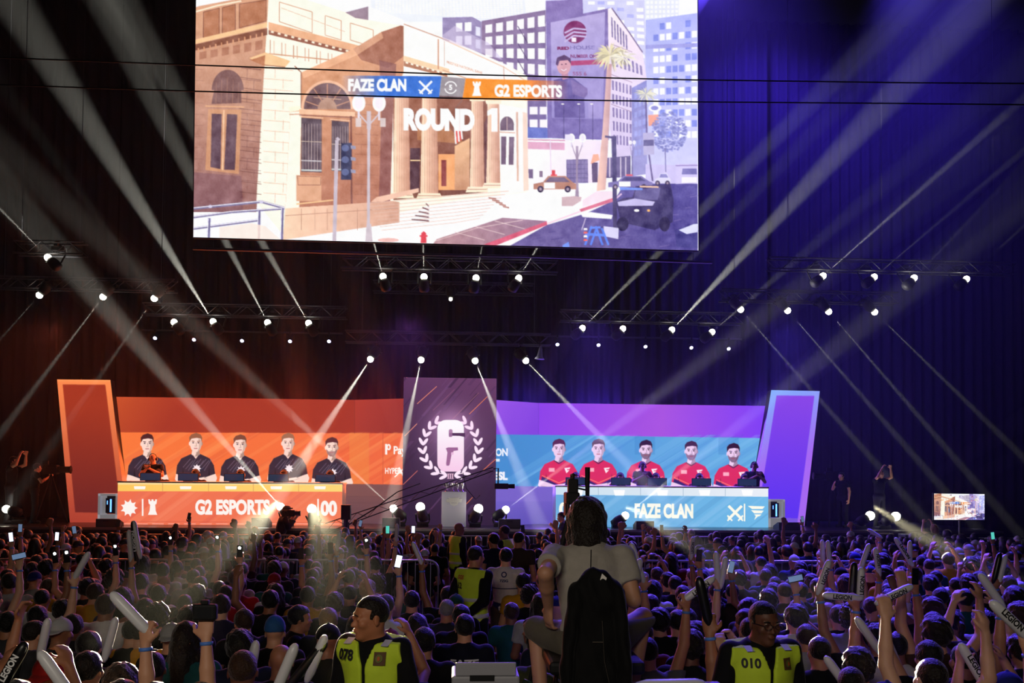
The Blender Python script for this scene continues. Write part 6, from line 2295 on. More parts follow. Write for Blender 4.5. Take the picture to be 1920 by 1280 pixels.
# clapper sticks: held end, free end, head width there, text, dark, words
STK = [(246, 1052, 242, 1000, 20, 0, 0, 'leftmost of three upright ones in front of the orange desk'), (257, 1052, 250, 986, 20, 1, 1, 'middle one of three upright ones in front of the orange desk'),
       (262, 1040, 252, 984, 20, 0, 0, 'rightmost of three upright ones in front of the orange desk'), (142, 1085, 164, 1040, 24, 0, 0, 'slanting in the left crowd'),
       (272, 1184, 236, 1140, 38, 0, 0, 'glowing in the beam behind the yellow shirt'), (198, 1228, 215, 1166, 42, 0, 0, 'white and upright left of the yellow shirt'), (76, 1226, 88, 1170, 42, 0, 0, 'white, blurred, at lower left'),
       (-2, 1290, 42, 1215, 60, 1, 1, 'big and black in the bottom left corner'), (130, 1300, 98, 1255, 60, 0, 0, 'white stub at the bottom left'), (580, 1265, 604, 1206, 50, 0, 0, 'white, left of guard 078'),
       (545, 1282, 604, 1212, 50, 1, 0, 'black, beside the white one left of guard 078'), (520, 1290, 546, 1228, 56, 0, 0, 'swung, before the bald head'), (466, 1280, 476, 1225, 50, 0, 0, 'white, at the lower edge left of the bald head'),
       (632, 1032, 636, 1004, 19, 0, 0, 'short upright in the purple crowd'), (790, 1058, 778, 1026, 26, 0, 0, 'pale, slanting before the middle barrier'), (743, 1016, 744, 992, 19, 0, 0, 'small upright near the banner foot'),
       (1206, 1092, 1186, 1026, 28, 0, 0, 'bent, swung beside the cameraman'), (1188, 1110, 1197, 1064, 26, 0, 0, 'yellow-lit right behind the cameraman'), (1296, 1048, 1298, 1018, 20, 0, 1, 'upright under the letters LA'),
       (1346, 1090, 1344, 1056, 26, 0, 0, 'leftmost of the two yellow-lit bright ones'), (1352, 1094, 1358, 1060, 26, 0, 0, 'rightmost of the two yellow-lit bright ones'), (1288, 1126, 1326, 1092, 32, 0, 1, 'waved diagonally left of guard 010'),
       (1536, 1110, 1552, 1058, 30, 0, 1, 'lettered and upright, right of guard 010'), (1543, 1054, 1542, 1026, 24, 0, 0, 'left one of a pair above the lettered stick'), (1555, 1056, 1553, 1026, 24, 0, 0, 'right one of a pair above the lettered stick'),
       (1606, 1126, 1552, 1116, 32, 0, 1, 'lying nearly level and lettered in the right crowd'), (1598, 1122, 1600, 1080, 30, 1, 0, 'black upright, centre of the right crowd'), (1612, 1126, 1614, 1078, 30, 0, 1, 'white upright beside the black one'),
       (1615, 1066, 1628, 1024, 24, 0, 0, 'leaning, behind the right barrier'), (1648, 1078, 1642, 1032, 24, 0, 1, 'upright, crossing the right barrier'), (1710, 1062, 1682, 1014, 23, 0, 1, 'tall and lettered, leaning left above the right barrier'),
       (1706, 1056, 1706, 1028, 22, 0, 0, 'short upright right of the tall leaning one'), (1652, 1132, 1698, 1104, 34, 0, 1, 'reaching right, centre of the right crowd'), (1876, 1136, 1850, 1094, 32, 0, 0, 'thin and slanting near the right edge'),
       (1864, 1090, 1874, 1042, 26, 1, 0, 'black, left of a pair near the right edge'), (1872, 1092, 1884, 1046, 26, 0, 0, 'white, right of a pair near the right edge'), (1924, 1196, 1882, 1150, 42, 0, 1, 'large, at the right edge'),
       (1850, 1290, 1806, 1216, 52, 0, 1, 'large and white at the bottom right'), (1694, 1272, 1660, 1192, 44, 0, 0, 'narrow and slanting at the lower right'), (1646, 1216, 1610, 1164, 44, 0, 0, 'broad and swung, right of guard 010'),
       (1590, 1290, 1554, 1240, 48, 0, 0, 'curved, at the bottom right of guard 010'), (1712, 1230, 1692, 1204, 38, 0, 0, 'short, in the lower right crowd'), 
       (1328, 1168, 1318, 1118, 36, 1, 0, 'black and slim left of guard 010'), (1650, 1010, 1634, 996, 17, 0, 0, 'small, pointing up left below the far right lamps')]
for k, (x0, y0, x1, y1, wd, dk, tx, words_) in enumerate(STK):
    sd = ('left', 'right')[k % 2]
    if y0 < 1215 and k not in (1, 2, 20, 27, 35):
        o, hp = raiser(x0, y0 - 4, wd, 'spectator gripping the stick ' + words_, pose=sd + ' fist up', hair=rc.choice(['short', 'thick', 'crop', 'short']), shirt=rc.choice([DK, NAV, W_, GRY, DK]), skin=k % 4)
        Yh = hp.y
        base = hp
    else:
        Yh = max(3.9, min(16, .165 * F / wd)) if k not in (1, 2, 20, 27, 35) else Yh
        base = P(x0, y0, Yh)
    top = P(x1, y1, Yh)
    s_ = F / Yh
    lab = 'inflated %s clapper stick, %s' % ('black' if dk else 'white', words_)
    dv = top - base
    Ls = max(.26, min(.60, dv.length * 1.15))
    stick(base - dv.normalized() * .05, base + dv.normalized() * Ls, lab, 'LEGION' if tx else None, bool(dk), r=.030)

# exclusion areas: guards, cameraman, equipment, aisle
KEEP = []


def blocked(x, y):
    for a, b in placed:
        if (a - x) ** 2 + ((b - y) * .8) ** 2 < .115:
            return True
    for (x0, x1, y0, y1) in KEEP:
        if x0 < x < x1 and y0 < y < y1:
            return True
    return False


KEEP += [(-1.0, .02, 3.6, 5.75), (.0, 1.8, 2.0, 6.4), (1.55, 2.3, 3.5, 5.5), (-.25, .75, 6.4, 11.8), (-.9, .9, 11.4, 15.6)]
rows = []
Y = 4.55
while Y < 14.55:
    rows.append(Y)
    Y += .66 + .012 * Y
TOTAL = 0
seatrows = []
for ri, Y in enumerate(rows):
    half = Y * 960 / F
    x0, x1 = CAM.x - half + Y * math.tan(R(YAW)) - .15, CAM.x + half + Y * math.tan(R(YAW)) + .15
    n = int((x1 - x0) / (.475 + .003 * Y))
    cnt = 0
    zf = floor_z(Y)
    for i in range(n):
        x = x0 + (i + .5) * (x1 - x0) / n + rc.uniform(-.07, .07) + (ri % 2) * .2
        y = Y + rc.uniform(-.12, .12)
        if blocked(x, y) or rc.random() < .02:
            continue
        cnt += 1
        hk = rc.choice(['short', 'short', 'short', 'thick', 'thick', 'crop', 'crop', 'curly', 'long', 'ponytail', 'backcap', 'cap', 'short', 'shoulder'])
        hcn = rc.choice(['black', 'black', 'dark brown', 'dark brown', 'brown', 'black'])
        sh = rc.choice(SHIRTS if ri > 6 else SHIRTS[:4] * 3 + SHIRTS)
        pose = rc.choices(list(POSES), weights=[84, 2, 2, 1, 4, 5, 1, 1])[0]
        cc = rc.choice([('white', (190, 190, 190)), ('black', (20, 20, 22)), ('red', (120, 20, 24)), ('blue', (30, 40, 110))])
        hd = (HNAME[hk] % hcn) if hk in HNAME else ('%s cap' % cc[0] if hk == 'cap' else '%s backward cap' % cc[0])
        pz = '' if pose == 'hands in lap' else ', ' + pose
        sc_ = rc.uniform(.94, 1.07)
        rz = rc.gauss(0, .22) + (rc.choice([-1, 1]) * 1.0 if rc.random() < .07 else 0)
        o = spectator(x, y, zf, 0, None, pose, hk, hcn, sh, rc.randrange(6), rz, sc_, capcol=cc[1], tilt=rc.uniform(-4, 3))
        o['label'] = '%s, %s shirt%s, %s from left in %s crowd row' % (hd, sh[0], pz, str(cnt) + ('th' if 10 < cnt % 100 < 14 else {1: 'st', 2: 'nd', 3: 'rd'}.get(cnt % 10, 'th')), num(ri) if ri < 10 else ('eleventh', 'twelfth', 'thirteenth', 'fourteenth', 'fifteenth')[ri - 10])
        placed.append((x, y))
        TOTAL += 1
for o_ in bpy.data.objects:
    if len(o_.get('label', '').split()) > 16:
        print('LONG', o_['label'])
print('CROWD', TOTAL, len(rows), len(special))

# benches under the rows (the crowd sits), raised floor under the back
m = MB()
for i in range(12):
    y1 = 9.5 - i * .6
    if y1 - .6 < 2:
        break
st = MB()
st.add([(-14, 9.5, 0.0), (14, 9.5, 0.0), (14, 2.2, floor_z(2.2)), (-14, 2.2, floor_z(2.2)), (14, 2.2, -.05), (-14, 2.2, -.05)], [(0, 3, 2, 1), (3, 5, 4, 2)])
tag(st.build('floor_ramp', MATS['dark_floor']), kind='structure')


# the densely packed far half between the two barriers, beyond the three hundred nearest
def low(J, k):
    return None


FB = []
for nm in ('hands in lap', 'right arm up', 'clapping', 'both arms up'):
    J = make_joints(True, 5, POSES[nm])
    b = body_mesh(J, .026)
    s_ = shirt_mesh(J, .027, rip=0)
    FB.append((b, s_))
FH = {k: hair_mesh(J0, k, .02) for k in ('crop', 'short', 'thick', 'long', 'backcap')}
skm = [mat('far_skin_%d' % i, SK[i], .6) for i in (0, 1, 2)]
shm = [mat('far_cloth_%d' % i, c, .85) for i, c in enumerate(((18, 18, 20), (26, 28, 50), (205, 205, 208), (60, 60, 64), (120, 24, 28), (30, 40, 100)))]
hrm = [mat('far_hair_%d' % i, c, .5) for i, c in enumerate(((16, 13, 12), (42, 28, 20), (180, 180, 182)))]
mats_ = skm + shm + hrm
VV, QQ, MI = [], [], []
nv = 0
Y = 15.95
r_ = 0
while Y < 21.25:
    half = Y * 960 / F + .3
    cx = CAM.x + Y * math.tan(R(YAW))
    n = int(2 * half / .50)
    for i in range(n):
        x = cx - half + (i + .5) * 2 * half / n + rc.uniform(-.1, .1) + (r_ % 2) * .22
        y = Y + rc.uniform(-.13, .13)
        px_ = proj((x, y, 1.3))[0]
        if 826 < px_ < 1010 and Y < 20.6 or any(a < x < b and c < y < d for a, b, c, d in KEEP):
            continue
        b, s_ = FB[rc.choices(range(4), weights=[92, 2, 4, 2])[0]]
        a = rc.gauss(0, .3)
        sc_ = rc.uniform(.93, 1.08)
        M_ = np.array(Matrix.Rotation(a, 3, 'Z')) * sc_
        hk = rc.choice(list(FH))
        for (V, Q), mi in ((b, rc.randrange(3)), (s_, 3 + rc.choices(range(6), weights=[5, 3, 2, 2, 1, 2])[0]), (FH[hk], 11 if hk == 'backcap' and rc.random() < .7 else 9 + rc.randrange(2))):
            VV.append(V @ M_.T + np.array((x, y, 0)))
            QQ.append(Q + nv)
            MI.append(np.full(len(Q), mi))
            nv += len(V)
    Y += .62
    r_ += 1
me = np_mesh('crowd', np.concatenate(VV), np.concatenate(QQ), mats_, True)
me.polygons.foreach_set('material_index', np.concatenate(MI).astype(np.int32))
tag(link('crowd', me), 'dense far crowd of seated spectators between the two barriers', 'crowd', kind='stuff')
print('FAR VERTS', nv)
# ------------------------------------------------------------------ people built one by one
def person(name, loc, J, label, skin, shirt, hair=None, hc='black', trousers=(24, 24, 28), rz=0, h=.0115, w=1.0, long=False, short=False, scale=1.0, detail=False, group=None, jaw=1.0, zmin=None, sleeve=.55, hem=None):
    V, Q = body_mesh(J, h, w, detail, zmin, jaw)
    o = sdf_obj('person', (V, Q), SKIN, color=SK[skin] if isinstance(skin, int) else skin)
    o.location = loc
    o.rotation_euler = (0, 0, rz)
    o.scale = (scale,) * 3
    tag(o, label, 'person', group)
    s_ = sdf_obj('shirt', shirt_mesh(J, h * 1.1, w, sleeve, long, hem), CLOTH, o, shirt)
    sdf_obj('trousers', trousers_mesh(J, .015, w, short), CLOTH, o, trousers)
    sdf_obj('shoes', shoes_mesh(J), CLOTH, o, (30, 30, 34))
    if hair:
        sdf_obj('hair', hair_mesh(J, hair, min(h, .009), 5), HAIR, o, HC[hc])
    return o, s_


VEST = mat('vest_cloth', (208, 236, 52), .75, noise=.10, scale=14, bump=.4)
REFL = mat('reflective_tape', (200, 200, 205), .35)


def vest(o, J, w=1.0, h=.009, num_=None, opening=True, front_open=.011, length=.10, tapes=True):
    lo, hi = bounds(J)
    S = SDF(lo, hi, h)
    torso(S, J, .032, w)
    for q_ in (0, 1):
        sh, el = J['arms'][q_][0], J['arms'][q_][1]
        s_ = (-1, 1)[q_]
        S.cap(J['neck'] * .5 + sh * .5 + np.array((0, 0, .0)), sh + np.array((s_ * .01, 0, 0)), .072, .080, k=.03)
    for q_ in (0, 1):
        sh, el = J['arms'][q_][0], J['arms'][q_][1]
        s_ = (-1, 1)[q_]
        S.plane(sh + np.array((s_ * .028, 0, 0)), (s_, 0, .12))
    S.ripple(.004, 22, 7)
    S.plane((0, 0, J['hip'][2] - length), (0, 0, -1))
    up = J['Mt'] @ np.array((0, .18, 1.0))
    S.plane(J['neck'] + np.array((0, 0, -.012)), up)
    X, Y, Z = S.ax[0][:, None, None], S.ax[1][None, :, None], S.ax[2][None, None, :]
    if opening:
        zv = J['chest'][2] + .03
        half = front_open + np.maximum(0, Z - zv) * .36
        cut = np.where(Y > J['chest'][1] + .0, half - np.abs(X), -1.0)
        S.D = np.maximum(S.D, cut.astype(np.float32))
    nb = np.maximum(0, Z - (J['neck'][2] - .06)) * .9
    S.D = np.maximum(S.D, (nb - .02 + 0 * X - np.abs(X) * .0 - .03).astype(np.float32) * 0 + np.where(np.sqrt(X ** 2 + (Y - J['neck'][1]) ** 2) < .070, 1.0, -1.0).astype(np.float32) * (Z > J['neck'][2] - .05) + (-1.0) * (Z <= J['neck'][2] - .05))
    me = np_mesh('vest', *S.mesh(), [VEST], True)
    v = link('vest', me, o)
    if tapes:
        for zt_ in (J['waist'][2] + .02, J['hip'][2] + .02):
            T = SDF(lo, hi, h)
            torso(T, J, .035, w)
            T.ripple(.004, 22, 7)
            T.plane((0, 0, zt_ - .025), (0, 0, -1))
            T.plane((0, 0, zt_ + .025), (0, 0, 1))
            for q_ in (0, 1):
                s_ = (-1, 1)[q_]
                T.plane(J['arms'][q_][0] + np.array((s_ * .012, 0, 0)), (s_, 0, .22))
            if opening:
                cut = np.where(Y > J['chest'][1], front_open - np.abs(X), -1.0)
                T.D = np.maximum(T.D, cut.astype(np.float32) + 0 * Z)
            link('reflective_tape', np_mesh('tape', *T.mesh(), [REFL], True), v)
    return v, me


def face_parts(o, J, brow=True, glasses=False, eye=(230, 222, 215), iris=(30, 20, 14)):
    c, M = J['head'], J['Mh']

    def T(p):
        return c + M @ np.array(p, float)
    for q_ in (-1, 1):
        b = T((q_ * .033, .0795, .006))
        m = MB()
        fw = M @ np.array((0, 1, 0))
        m.lathe([(.0125 * math.cos(R(a)), .0125 * math.sin(R(a))) for a in (-80, -40, 0, 30, 60, 85)], b, fw, 12)
        e = m.build('eye', mat('eye_white', eye, .3), o, True)
        m = MB()
        m.lathe([(.006, .0115), (.005, .0126), (.001, .013)], b, fw, 10)
        m.build('iris', mat('iris', iris, .25), e, True)
        if brow:
            m = MB()
            m.tube([T((q_ * .018, .101, .026)), T((q_ * .034, .103, .032)), T((q_ * .052, .091, .026))], [.003, .0042, .002], 6)
            m.build('eyebrow', HAIRD, o, True)
    if glasses:
        m = MB()
        for q_ in (-1, 1):
            m.tube([T((q_ * .034 + .024 * math.cos(t), .111, .004 + .017 * math.sin(t))) for t in np.linspace(0, 2 * math.pi, 15)], .0018, 5, False)
            m.tube([T((q_ * .058, .110, .010)), T((q_ * .080, .0, .006))], .0018, 5)
        m.tube([T((-.010, .113, .006)), T((.010, .113, .006))], .0018, 5)
        m.build('glasses', BLACK, o)
    m = MB()
    m.tube([T((-.021, .0975, -.0615)), T((0, .1015, -.0610)), T((.021, .0975, -.0615))], [.0015, .003, .0015], 5)
    m.build('lips', mat('lips', (120, 58, 48), .5), o, True)


HAIRD = mat('brow_hair', (22, 15, 12), .7)


def headset(o, J, mic=True):
    c, M = J['head'], J['Mh']

    def T(p):
        return c + M @ np.array(p, float)
    m = MB()
    m.tube([T((.092 * math.cos(t), -.01, .02 + .118 * math.sin(t))) for t in np.linspace(0, math.pi, 12)], .009, 6)
    for q_ in (-1, 1):
        m.lathe([(.028, 0), (.038, .006), (.038, .026), (.026, .032)], T((q_ * .078, -.006, -.005)), M @ np.array((q_, 0, 0)), 12)
    if mic:
        m.tube([T((-.09, .0, -.02)), T((-.085, .07, -.06)), T((-.04, .115, -.065))], .004, 5)
    m.build('headset', BLACKP, o, True)


# guard numbered 078, facing the camera with his head turned to the left of the photo
Y = 5.2
p = P(697, 1114, Y)
J = make_joints(False, 2, ('side', 'side'), headyaw=-42, headpitch=-2, w=.9)
J['head'] = J['head'] + np.array((0, .01, -.022))
zt_ = J['head'][2] + .125
sc_ = (p.z - floor_z(Y)) / zt_
pb = P(702, 1200, Y)
g078, sh_ = person('person', (pb.x, Y, floor_z(Y)), J, 'guard in a yellow-green vest numbered 078, head turned left, in the foreground', (182, 116, 80), (14, 14, 17), 'fade', 'dark brown', rz=R(158), h=.0075, w=.9, long=True, scale=sc_, detail=True, jaw=1.02)
v, vm_ = vest(g078, J, .9, .0085)
face_parts(g078, J)
drape(v, vm_, '078', .112, J['chest'][2] + .085, 0.10, .062, DARKTXT, 1, 'number', bold=.035)


def badge(v, vm_, cx, cz, sz=.062):
    drape(v, vm_, '', cx, cz, sz, sz * 1.15, mat('badge_brown', (92, 62, 30), .7), 1, 'badge', grid_tris(4, 4), off=.005)
    b = link_badge = MB()
    t = np.linspace(0, 2 * math.pi, 13)[:-1]
    ring = (np.array([(.5 + .5 * math.cos(a), .5 + .5 * math.sin(a)) for a in t] + [(.5, .5)]), np.array([(i, (i + 1) % 12, 12) for i in range(12)]))
    drape(v, vm_, '', cx, cz + .002, sz * .62, sz * .72, mat('badge_green', (104, 112, 40), .7), 1, 'badge_crest', ring, off=.014)
    drape(v, vm_, '', cx, cz + .002, sz * .26, sz * .42, mat('badge_orange', (178, 88, 30), .7), 1, 'badge_figure', ring, off=.020)


badge(v, vm_, -.095, J['chest'][2] + .075)
for sx in (.115, -.115):
    drape(v, vm_, '', sx, J['chest'][2] + .155, .045, .026, REFL, 1, 'reflective_patch', grid_tris(3, 3), off=.005)

# guard numbered 010
Y = 5.1
p = P(1430, 1126, Y)
J = make_joints(False, 2, ('side', 'side'), headyaw=0, headpitch=-4, w=1.0)
J['head'] = J['head'] + np.array((0, .01, -.022))
zt_ = J['head'][2] + .120
sc_ = (p.z - floor_z(Y)) / zt_
pb = P(1424, 1200, Y)
g010, sh_ = person('person', (pb.x, Y, floor_z(Y)), J, 'guard in glasses and a yellow-green vest numbered 010, facing the camera at the right', (100, 60, 42), (14, 14, 17), 'fade', 'black', rz=R(190), h=.0075, long=True, scale=sc_, detail=True, jaw=1.05)
v, vm_ = vest(g010, J, 1.0, .0085)
face_parts(g010, J, glasses=True)
drape(v, vm_, '010', .118, J['chest'][2] + .075, .10, .055, DARKTXT, 1, 'number', bold=.035)
badge(v, vm_, -.10, J['chest'][2] + .065, .055)
for sx in (.115, -.115):
    drape(v, vm_, '', sx, J['chest'][2] + .15, .045, .024, REFL, 1, 'reflective_patch', grid_tris(3, 3), off=.005)


def stander(px, py, Y, label, skin, shirt, hair, hc='black', rz=0, vestnum=None, **kw):
    arms = kw.pop('arms', ('side', 'side'))
    J = make_joints(False, kw.pop('lean', 2), arms, headyaw=kw.pop('hy', 0), headpitch=kw.pop('hp', 0))
    top = J['head'][2] + .13
    p = P(px, py, Y)
    base = kw.pop('base', 0.0)
    sc_ = (p.z - base) / top
    sc_ = max(.84, min(1.14, sc_))
    o, s_ = person('person', (p.x, Y, p.z - top * sc_), J, label, skin, shirt, hair, hc, rz=rz, scale=sc_, h=kw.pop('h', .0125), **kw)
    o.location.z = base if abs(p.z - top * sc_ - base) < .12 else base
    o['scale_note'] = 0
    del o['scale_note']
    if vestnum is not None:
        v, vm_ = vest(o, J, 1.0, .011, opening=True)
        if vestnum:
            drape(v, vm_, vestnum, -.09, J['chest'][2] + .0, .09, .07, DARKTXT, -1, 'number', bold=.035)
            drape(v, vm_, 'GGS', -.08, J['chest'][2] + .09, .11, .045, mat('red_print', (200, 80, 50), .6), -1, 'lettering', bold=.04)
    return o, J


BACK = ('back', )
stander(888, 1022, 10.3, 'guard with vest number 62 standing in the aisle, seen from behind', 1, (14, 14, 18), 'crop', 'dark brown', rz=R(-42), vestnum='62', long=True, arms=(((-.24, -.06, 1.16), (-.05, -.16, .98), 35), ((.24, -.10, 1.16), (.05, -.18, .98), 35)))
stander(858, 979, 17.0, 'guard with a shaved head and vest number 67 farther up the aisle', (150, 92, 66), (14, 14, 18), None, rz=R(-60), vestnum='67', long=True)
stander(949, 984, 16.2, 'guard in a bright-edged vest half hidden behind two men in dark shirts', 4, (14, 14, 18), 'crop', 'black', rz=R(60), vestnum='', long=True)
stander(928, 999, 14.2, 'man in a dark blue shirt standing in the aisle, left of the brown shirt', 5, (16, 20, 44), 'short', 'black', rz=R(35))
stander(972, 996, 13.4, 'man in a brown shirt and dark shorts standing in the aisle', 1, (58, 44, 38), 'crop', 'black', rz=R(-25), hy=-10, short=True)
o, J = stander(948, 1027, 11.4, 'man in a white and blue jersey lettered twitch, standing in the aisle', 3, (214, 206, 200), 'short', 'black', rz=R(-12), short=True, trousers=(96, 84, 76))
shm_ = [c for c in o.children if c.name.startswith('shirt')][0]
lo, hi = bounds(J)
S = SDF(lo, hi, .012)
torso(S, J, .019)
S.plane((0, 0, J['hip'][2] - .08), (0, 0, -1))
S.plane((0, 0, J['hip'][2] + .10), (0, -.25, 1))
link('jersey_hem', np_mesh('jersey_hem', *S.mesh(), [mat('jersey_blue', (28, 38, 92), .8)], True), shm_)
drape(shm_, shm_.data, 'twitch', .03, J['hip'][2] + .015, .20, .07, WHITETXT, -1, off=.014, bold=.06)
drape(shm_, shm_.data, '7ZIG', .0, J['chest'][2] + .02, .11, .035, mat('blue_print', (30, 34, 90), .6), -1, off=.006)
drape(shm_, shm_.data, 'O', .0, J['chest'][2] + .10, .075, .075, mat('blue_print'), -1, name='emblem', off=.006, bold=.03)
drape(shm_, shm_.data, '', .0, J['chest'][2] - .08, .34, .012, mat('blue_print'), -1, name='stripe', tris=grid_tris(12, 1), off=.006)

# the seated cameraman on the control platform
ZP = 1.15
pl = empty('control_platform', (.85, 3.9, 0), 'low black control platform carrying the cameraman, his chair and equipment', 'platform')
MB().box((0, .15, ZP - .03), (1.62, 3.4, .06)).build('deck', mat('platform_deck', (40, 38, 46), .6, noise=.2), pl)
for sx in (-.78, .78):
    for sy in (-1.5, .1, 1.78):
        MB().tube([(sx, sy, 0.02), (sx, sy, ZP - .06)], .024, 8).build('leg', GREYD, pl)
MB().box((0, 1.83, ZP / 2 + .04), (1.6, .02, ZP - .12)).build('skirt', MATS['skirt_cloth'], pl)
tag(pl, kind='thing')
CY = 4.95
pc = P(1108, 1100, CY)
J = make_joints(True, 12, (((-.27, -.20, .90), (-.235, -.02, .70), 30, (-.0, .25, -1), (.7, .4, 0)), ((.235, -.02, .735), (.17, .24, .73), 25)), headyaw=-6, headpitch=-4, spread=.13, w=1.04)
J['head'] = J['head'] + np.array((0, .02, .0))
J['knee'] = [np.array((-.27, .30, .53)), np.array((.34, .26, .60))]
J['ankle'] = [np.array((-.25, .22, .16)), np.array((.27, .18, .24))]
cmn, s_ = person('person', (pc.x, CY, ZP), J, 'cameraman in a grey shirt and shorts seated on a chair, seen from behind', (182, 132, 104), (158, 152, 144), 'shoulder', 'dark brown', trousers=(92, 86, 76), h=.0095, w=1.04, short=True, scale=1.0, sleeve=.62)
MB().tube([(-.02, -.135, 1.02), (-.025, -.158, .93), (-.02, -.165, .84), (-.03, -.160, .74)], .003, 5).build('cord', BLACK, cmn)
# chair
ch = empty('chair', (pc.x, CY - .05, ZP), 'black padded chair under the cameraman, hung with a jacket', 'chair')
MB().box((0, .02, .415), (.50, .46, .07)).build('seat', BLACKP, ch, bevel=.02)
MB().box((0, -.25, .66), (.26, .04, .36), Matrix.Rotation(R(6), 3, 'X')).build('backrest', BLACKP, ch, bevel=.02)
MB().tube([(0, 0, .38), (0, 0, .08)], .03, 8).build('column', BLACK, ch)
MB().tube([(0, -.2, .38), (0, -.28, .42), (0, -.28, .62)], .015, 6).build('back_bracket', BLACK, ch)
for k in range(5):
    a = k * 2 * math.pi / 5 + .3
    l_ = MB().tube([(0, 0, .09), (.27 * math.cos(a), .27 * math.sin(a), .055)], .016, 6).build('leg', BLACK, ch)
    MB().lathe([(.025, -.012), (.025, .012)], (.27 * math.cos(a), .27 * math.sin(a), .026), (math.sin(a), -math.cos(a), 0), 10).build('caster', BLACK, l_)
# jacket over the chair back
S = SDF((-.34, -.30, -.02), (.34, .22, .80), .009)
S.cap((-.17, 0, .56), (.17, 0, .56), .07, k=.05)
S.cap((-.05, 0, .64), (.06, 0, .64), .055, k=.06)
S.ell((0, 0, .34), (.235, .075, .34), k=.06)
S.ell((-.02, -.01, .12), (.22, .07, .16), k=.06)
S.cap((-.19, -.02, .52), (-.255, -.04, .22), .062, .055, k=.025)
S.cap((-.255, -.04, .22), (-.225, -.03, .0), .055, .048, k=.02)
S.cap((.19, -.02, .52), (.235, -.05, .22), .062, .055, k=.025)
S.cap((.235, -.05, .22), (.245, -.03, -.01), .055, .048, k=.02)
S.ell((0, .03, .70), (.05, .045, .03), k=.01, cut=True)
S.ripple(.006, 30, 2)
jk = sdf_obj('jacket', S.mesh(), CLOTH, None, (11, 10, 11))
jk.location = (pc.x - .03, CY - .38, ZP + .245)
jk.scale = (.60, 1, 1)
tag(jk, 'black jacket draped over the back of the cameraman\'s chair', 'jacket')
MB().box((.045, -.062, .655), (.045, .004, .035), Matrix.Rotation(.5, 3, 'Y')).build('white_tag', mat('tag_white', (225, 222, 215), .6), jk)
MB().tube([(.03, -.088, .45), (.05, -.09, .25), (.14, -.09, .02)], .0022, 4).build('zip', mat('zip_metal', (120, 110, 100), .4, .5), jk)
MB().tube([(-.05, -.086, .345), (.04, -.088, .345)], .0025, 4).build('hem_seam', mat('zip_metal'), jk)
# his video camera on a tripod
q = P(1073, 925, 5.45)
vc = empty('video_camera', q, 'black video camera on a tripod in front of the seated cameraman', 'video camera')
MB().box((0.005, .07, -.03), (.082, .16, .075)).build('body', BLACKP, vc, bevel=.01)
MB().box((0.008, .04, .04), (.060, .07, .10)).build('top_box', BLACKP, vc, bevel=.008)
MB().lathe([(.03, 0), (.036, .03), (.036, .06)], (0.03, .15, -.03), (0.1, 1, 0), 14).build('lens', BLACKP, vc, True)
vf = MB().box((0.005, -.05, -.085), (.080, .02, .05)).build('viewfinder', BLACKP, vc, bevel=.005)
MB().box((0.008, -.0615, -.083), (.058, .003, .034)).build('display', mat('viewfinder_display', (170, 185, 220), emit=.8), vf)
MB().tube([(0.008, .02, .08), (0.008, .02, .115), (0.008, .10, .115), (0.008, .10, .0)], .010, 6).build('handle', BLACKP, vc)
MB().tube([(.095, .02, -.04), (.095, .02, .16)], [.012, .016], 8).build('microphone', BLACKP, vc)
MB().tube([(.095, .02, .02), (0, .04, .04)], .006, 6).build('microphone_arm', BLACKP, vc)
zb_ = ZP - q.z
MB().box((0, .10, -.10), (.07, .10, .07)).build('tripod_head', BLACK, vc)
for k in range(3):
    a = k * 2 * math.pi / 3 + .5
    MB().tube([(0, .10, -.12), (.30 * math.cos(a), .10 + .30 * math.sin(a), zb_ + .012)], [.018, .012], 8).build('leg', BLACK, vc)
MB().tube([(.04, .04, -.09), (.16, -.22, -.18)], .009, 6).build('pan_handle', BLACK, vc)

# grey crate of equipment, table, cables and stick on the platform
ec = P(910, 1262, 4.9)
cr = empty('equipment_crate', (ec.x, 4.95, ZP), 'pale grey equipment crate with dark slots at the bottom centre', 'equipment crate')
WC = .34
GC = mat('crate_grey', (150, 150, 158), .5)
MB().box((0, 0, .14), (WC, .26, .28)).build('body', GC, cr, bevel=.01)
MB().box((0, 0, .32), (WC + .02, .28, .07)).build('tray', GC, cr, bevel=.012)
MB().box((-.02, -.142, .345), (.13, .006, .03)).build('slot', BLACK, cr)
MB().box((0, -.13, .39), (WC - .02, .02, .07)).build('lip', GC, cr, bevel=.006)
for sx in (-.1, .11):
    MB().box((sx, -.146, .29), (.05, .02, .012)).build('latch', mat('latch_metal', (200, 200, 205), .3, .8), cr)
tb = P(1215, 1262, 4.75)
t = empty('side_table', (1.33, 4.62, ZP), 'small table with a greyish violet top at the bottom edge, right of the cameraman', 'table')
MB().box((0, 0, .30), (.62, .45, .03)).build('tabletop', mat('table_top', (150, 140, 170), .4), t, bevel=.005)
for sx in (-.28, .28):
    for sy in (-.2, .2):
        MB().tube([(sx, sy, 0), (sx, sy, .29)], .014, 6).build('leg', GREYD, t)
a_, b_ = Vector((1.11, 4.50, ZP + .36)), Vector((1.42, 4.52, ZP + .36))
stick(a_, b_ + Vector((.07, 0, 0)), 'white clapper stick lettered LEGION lying on the table at the bottom edge', 'LEGION')
rcb = random.Random(9)
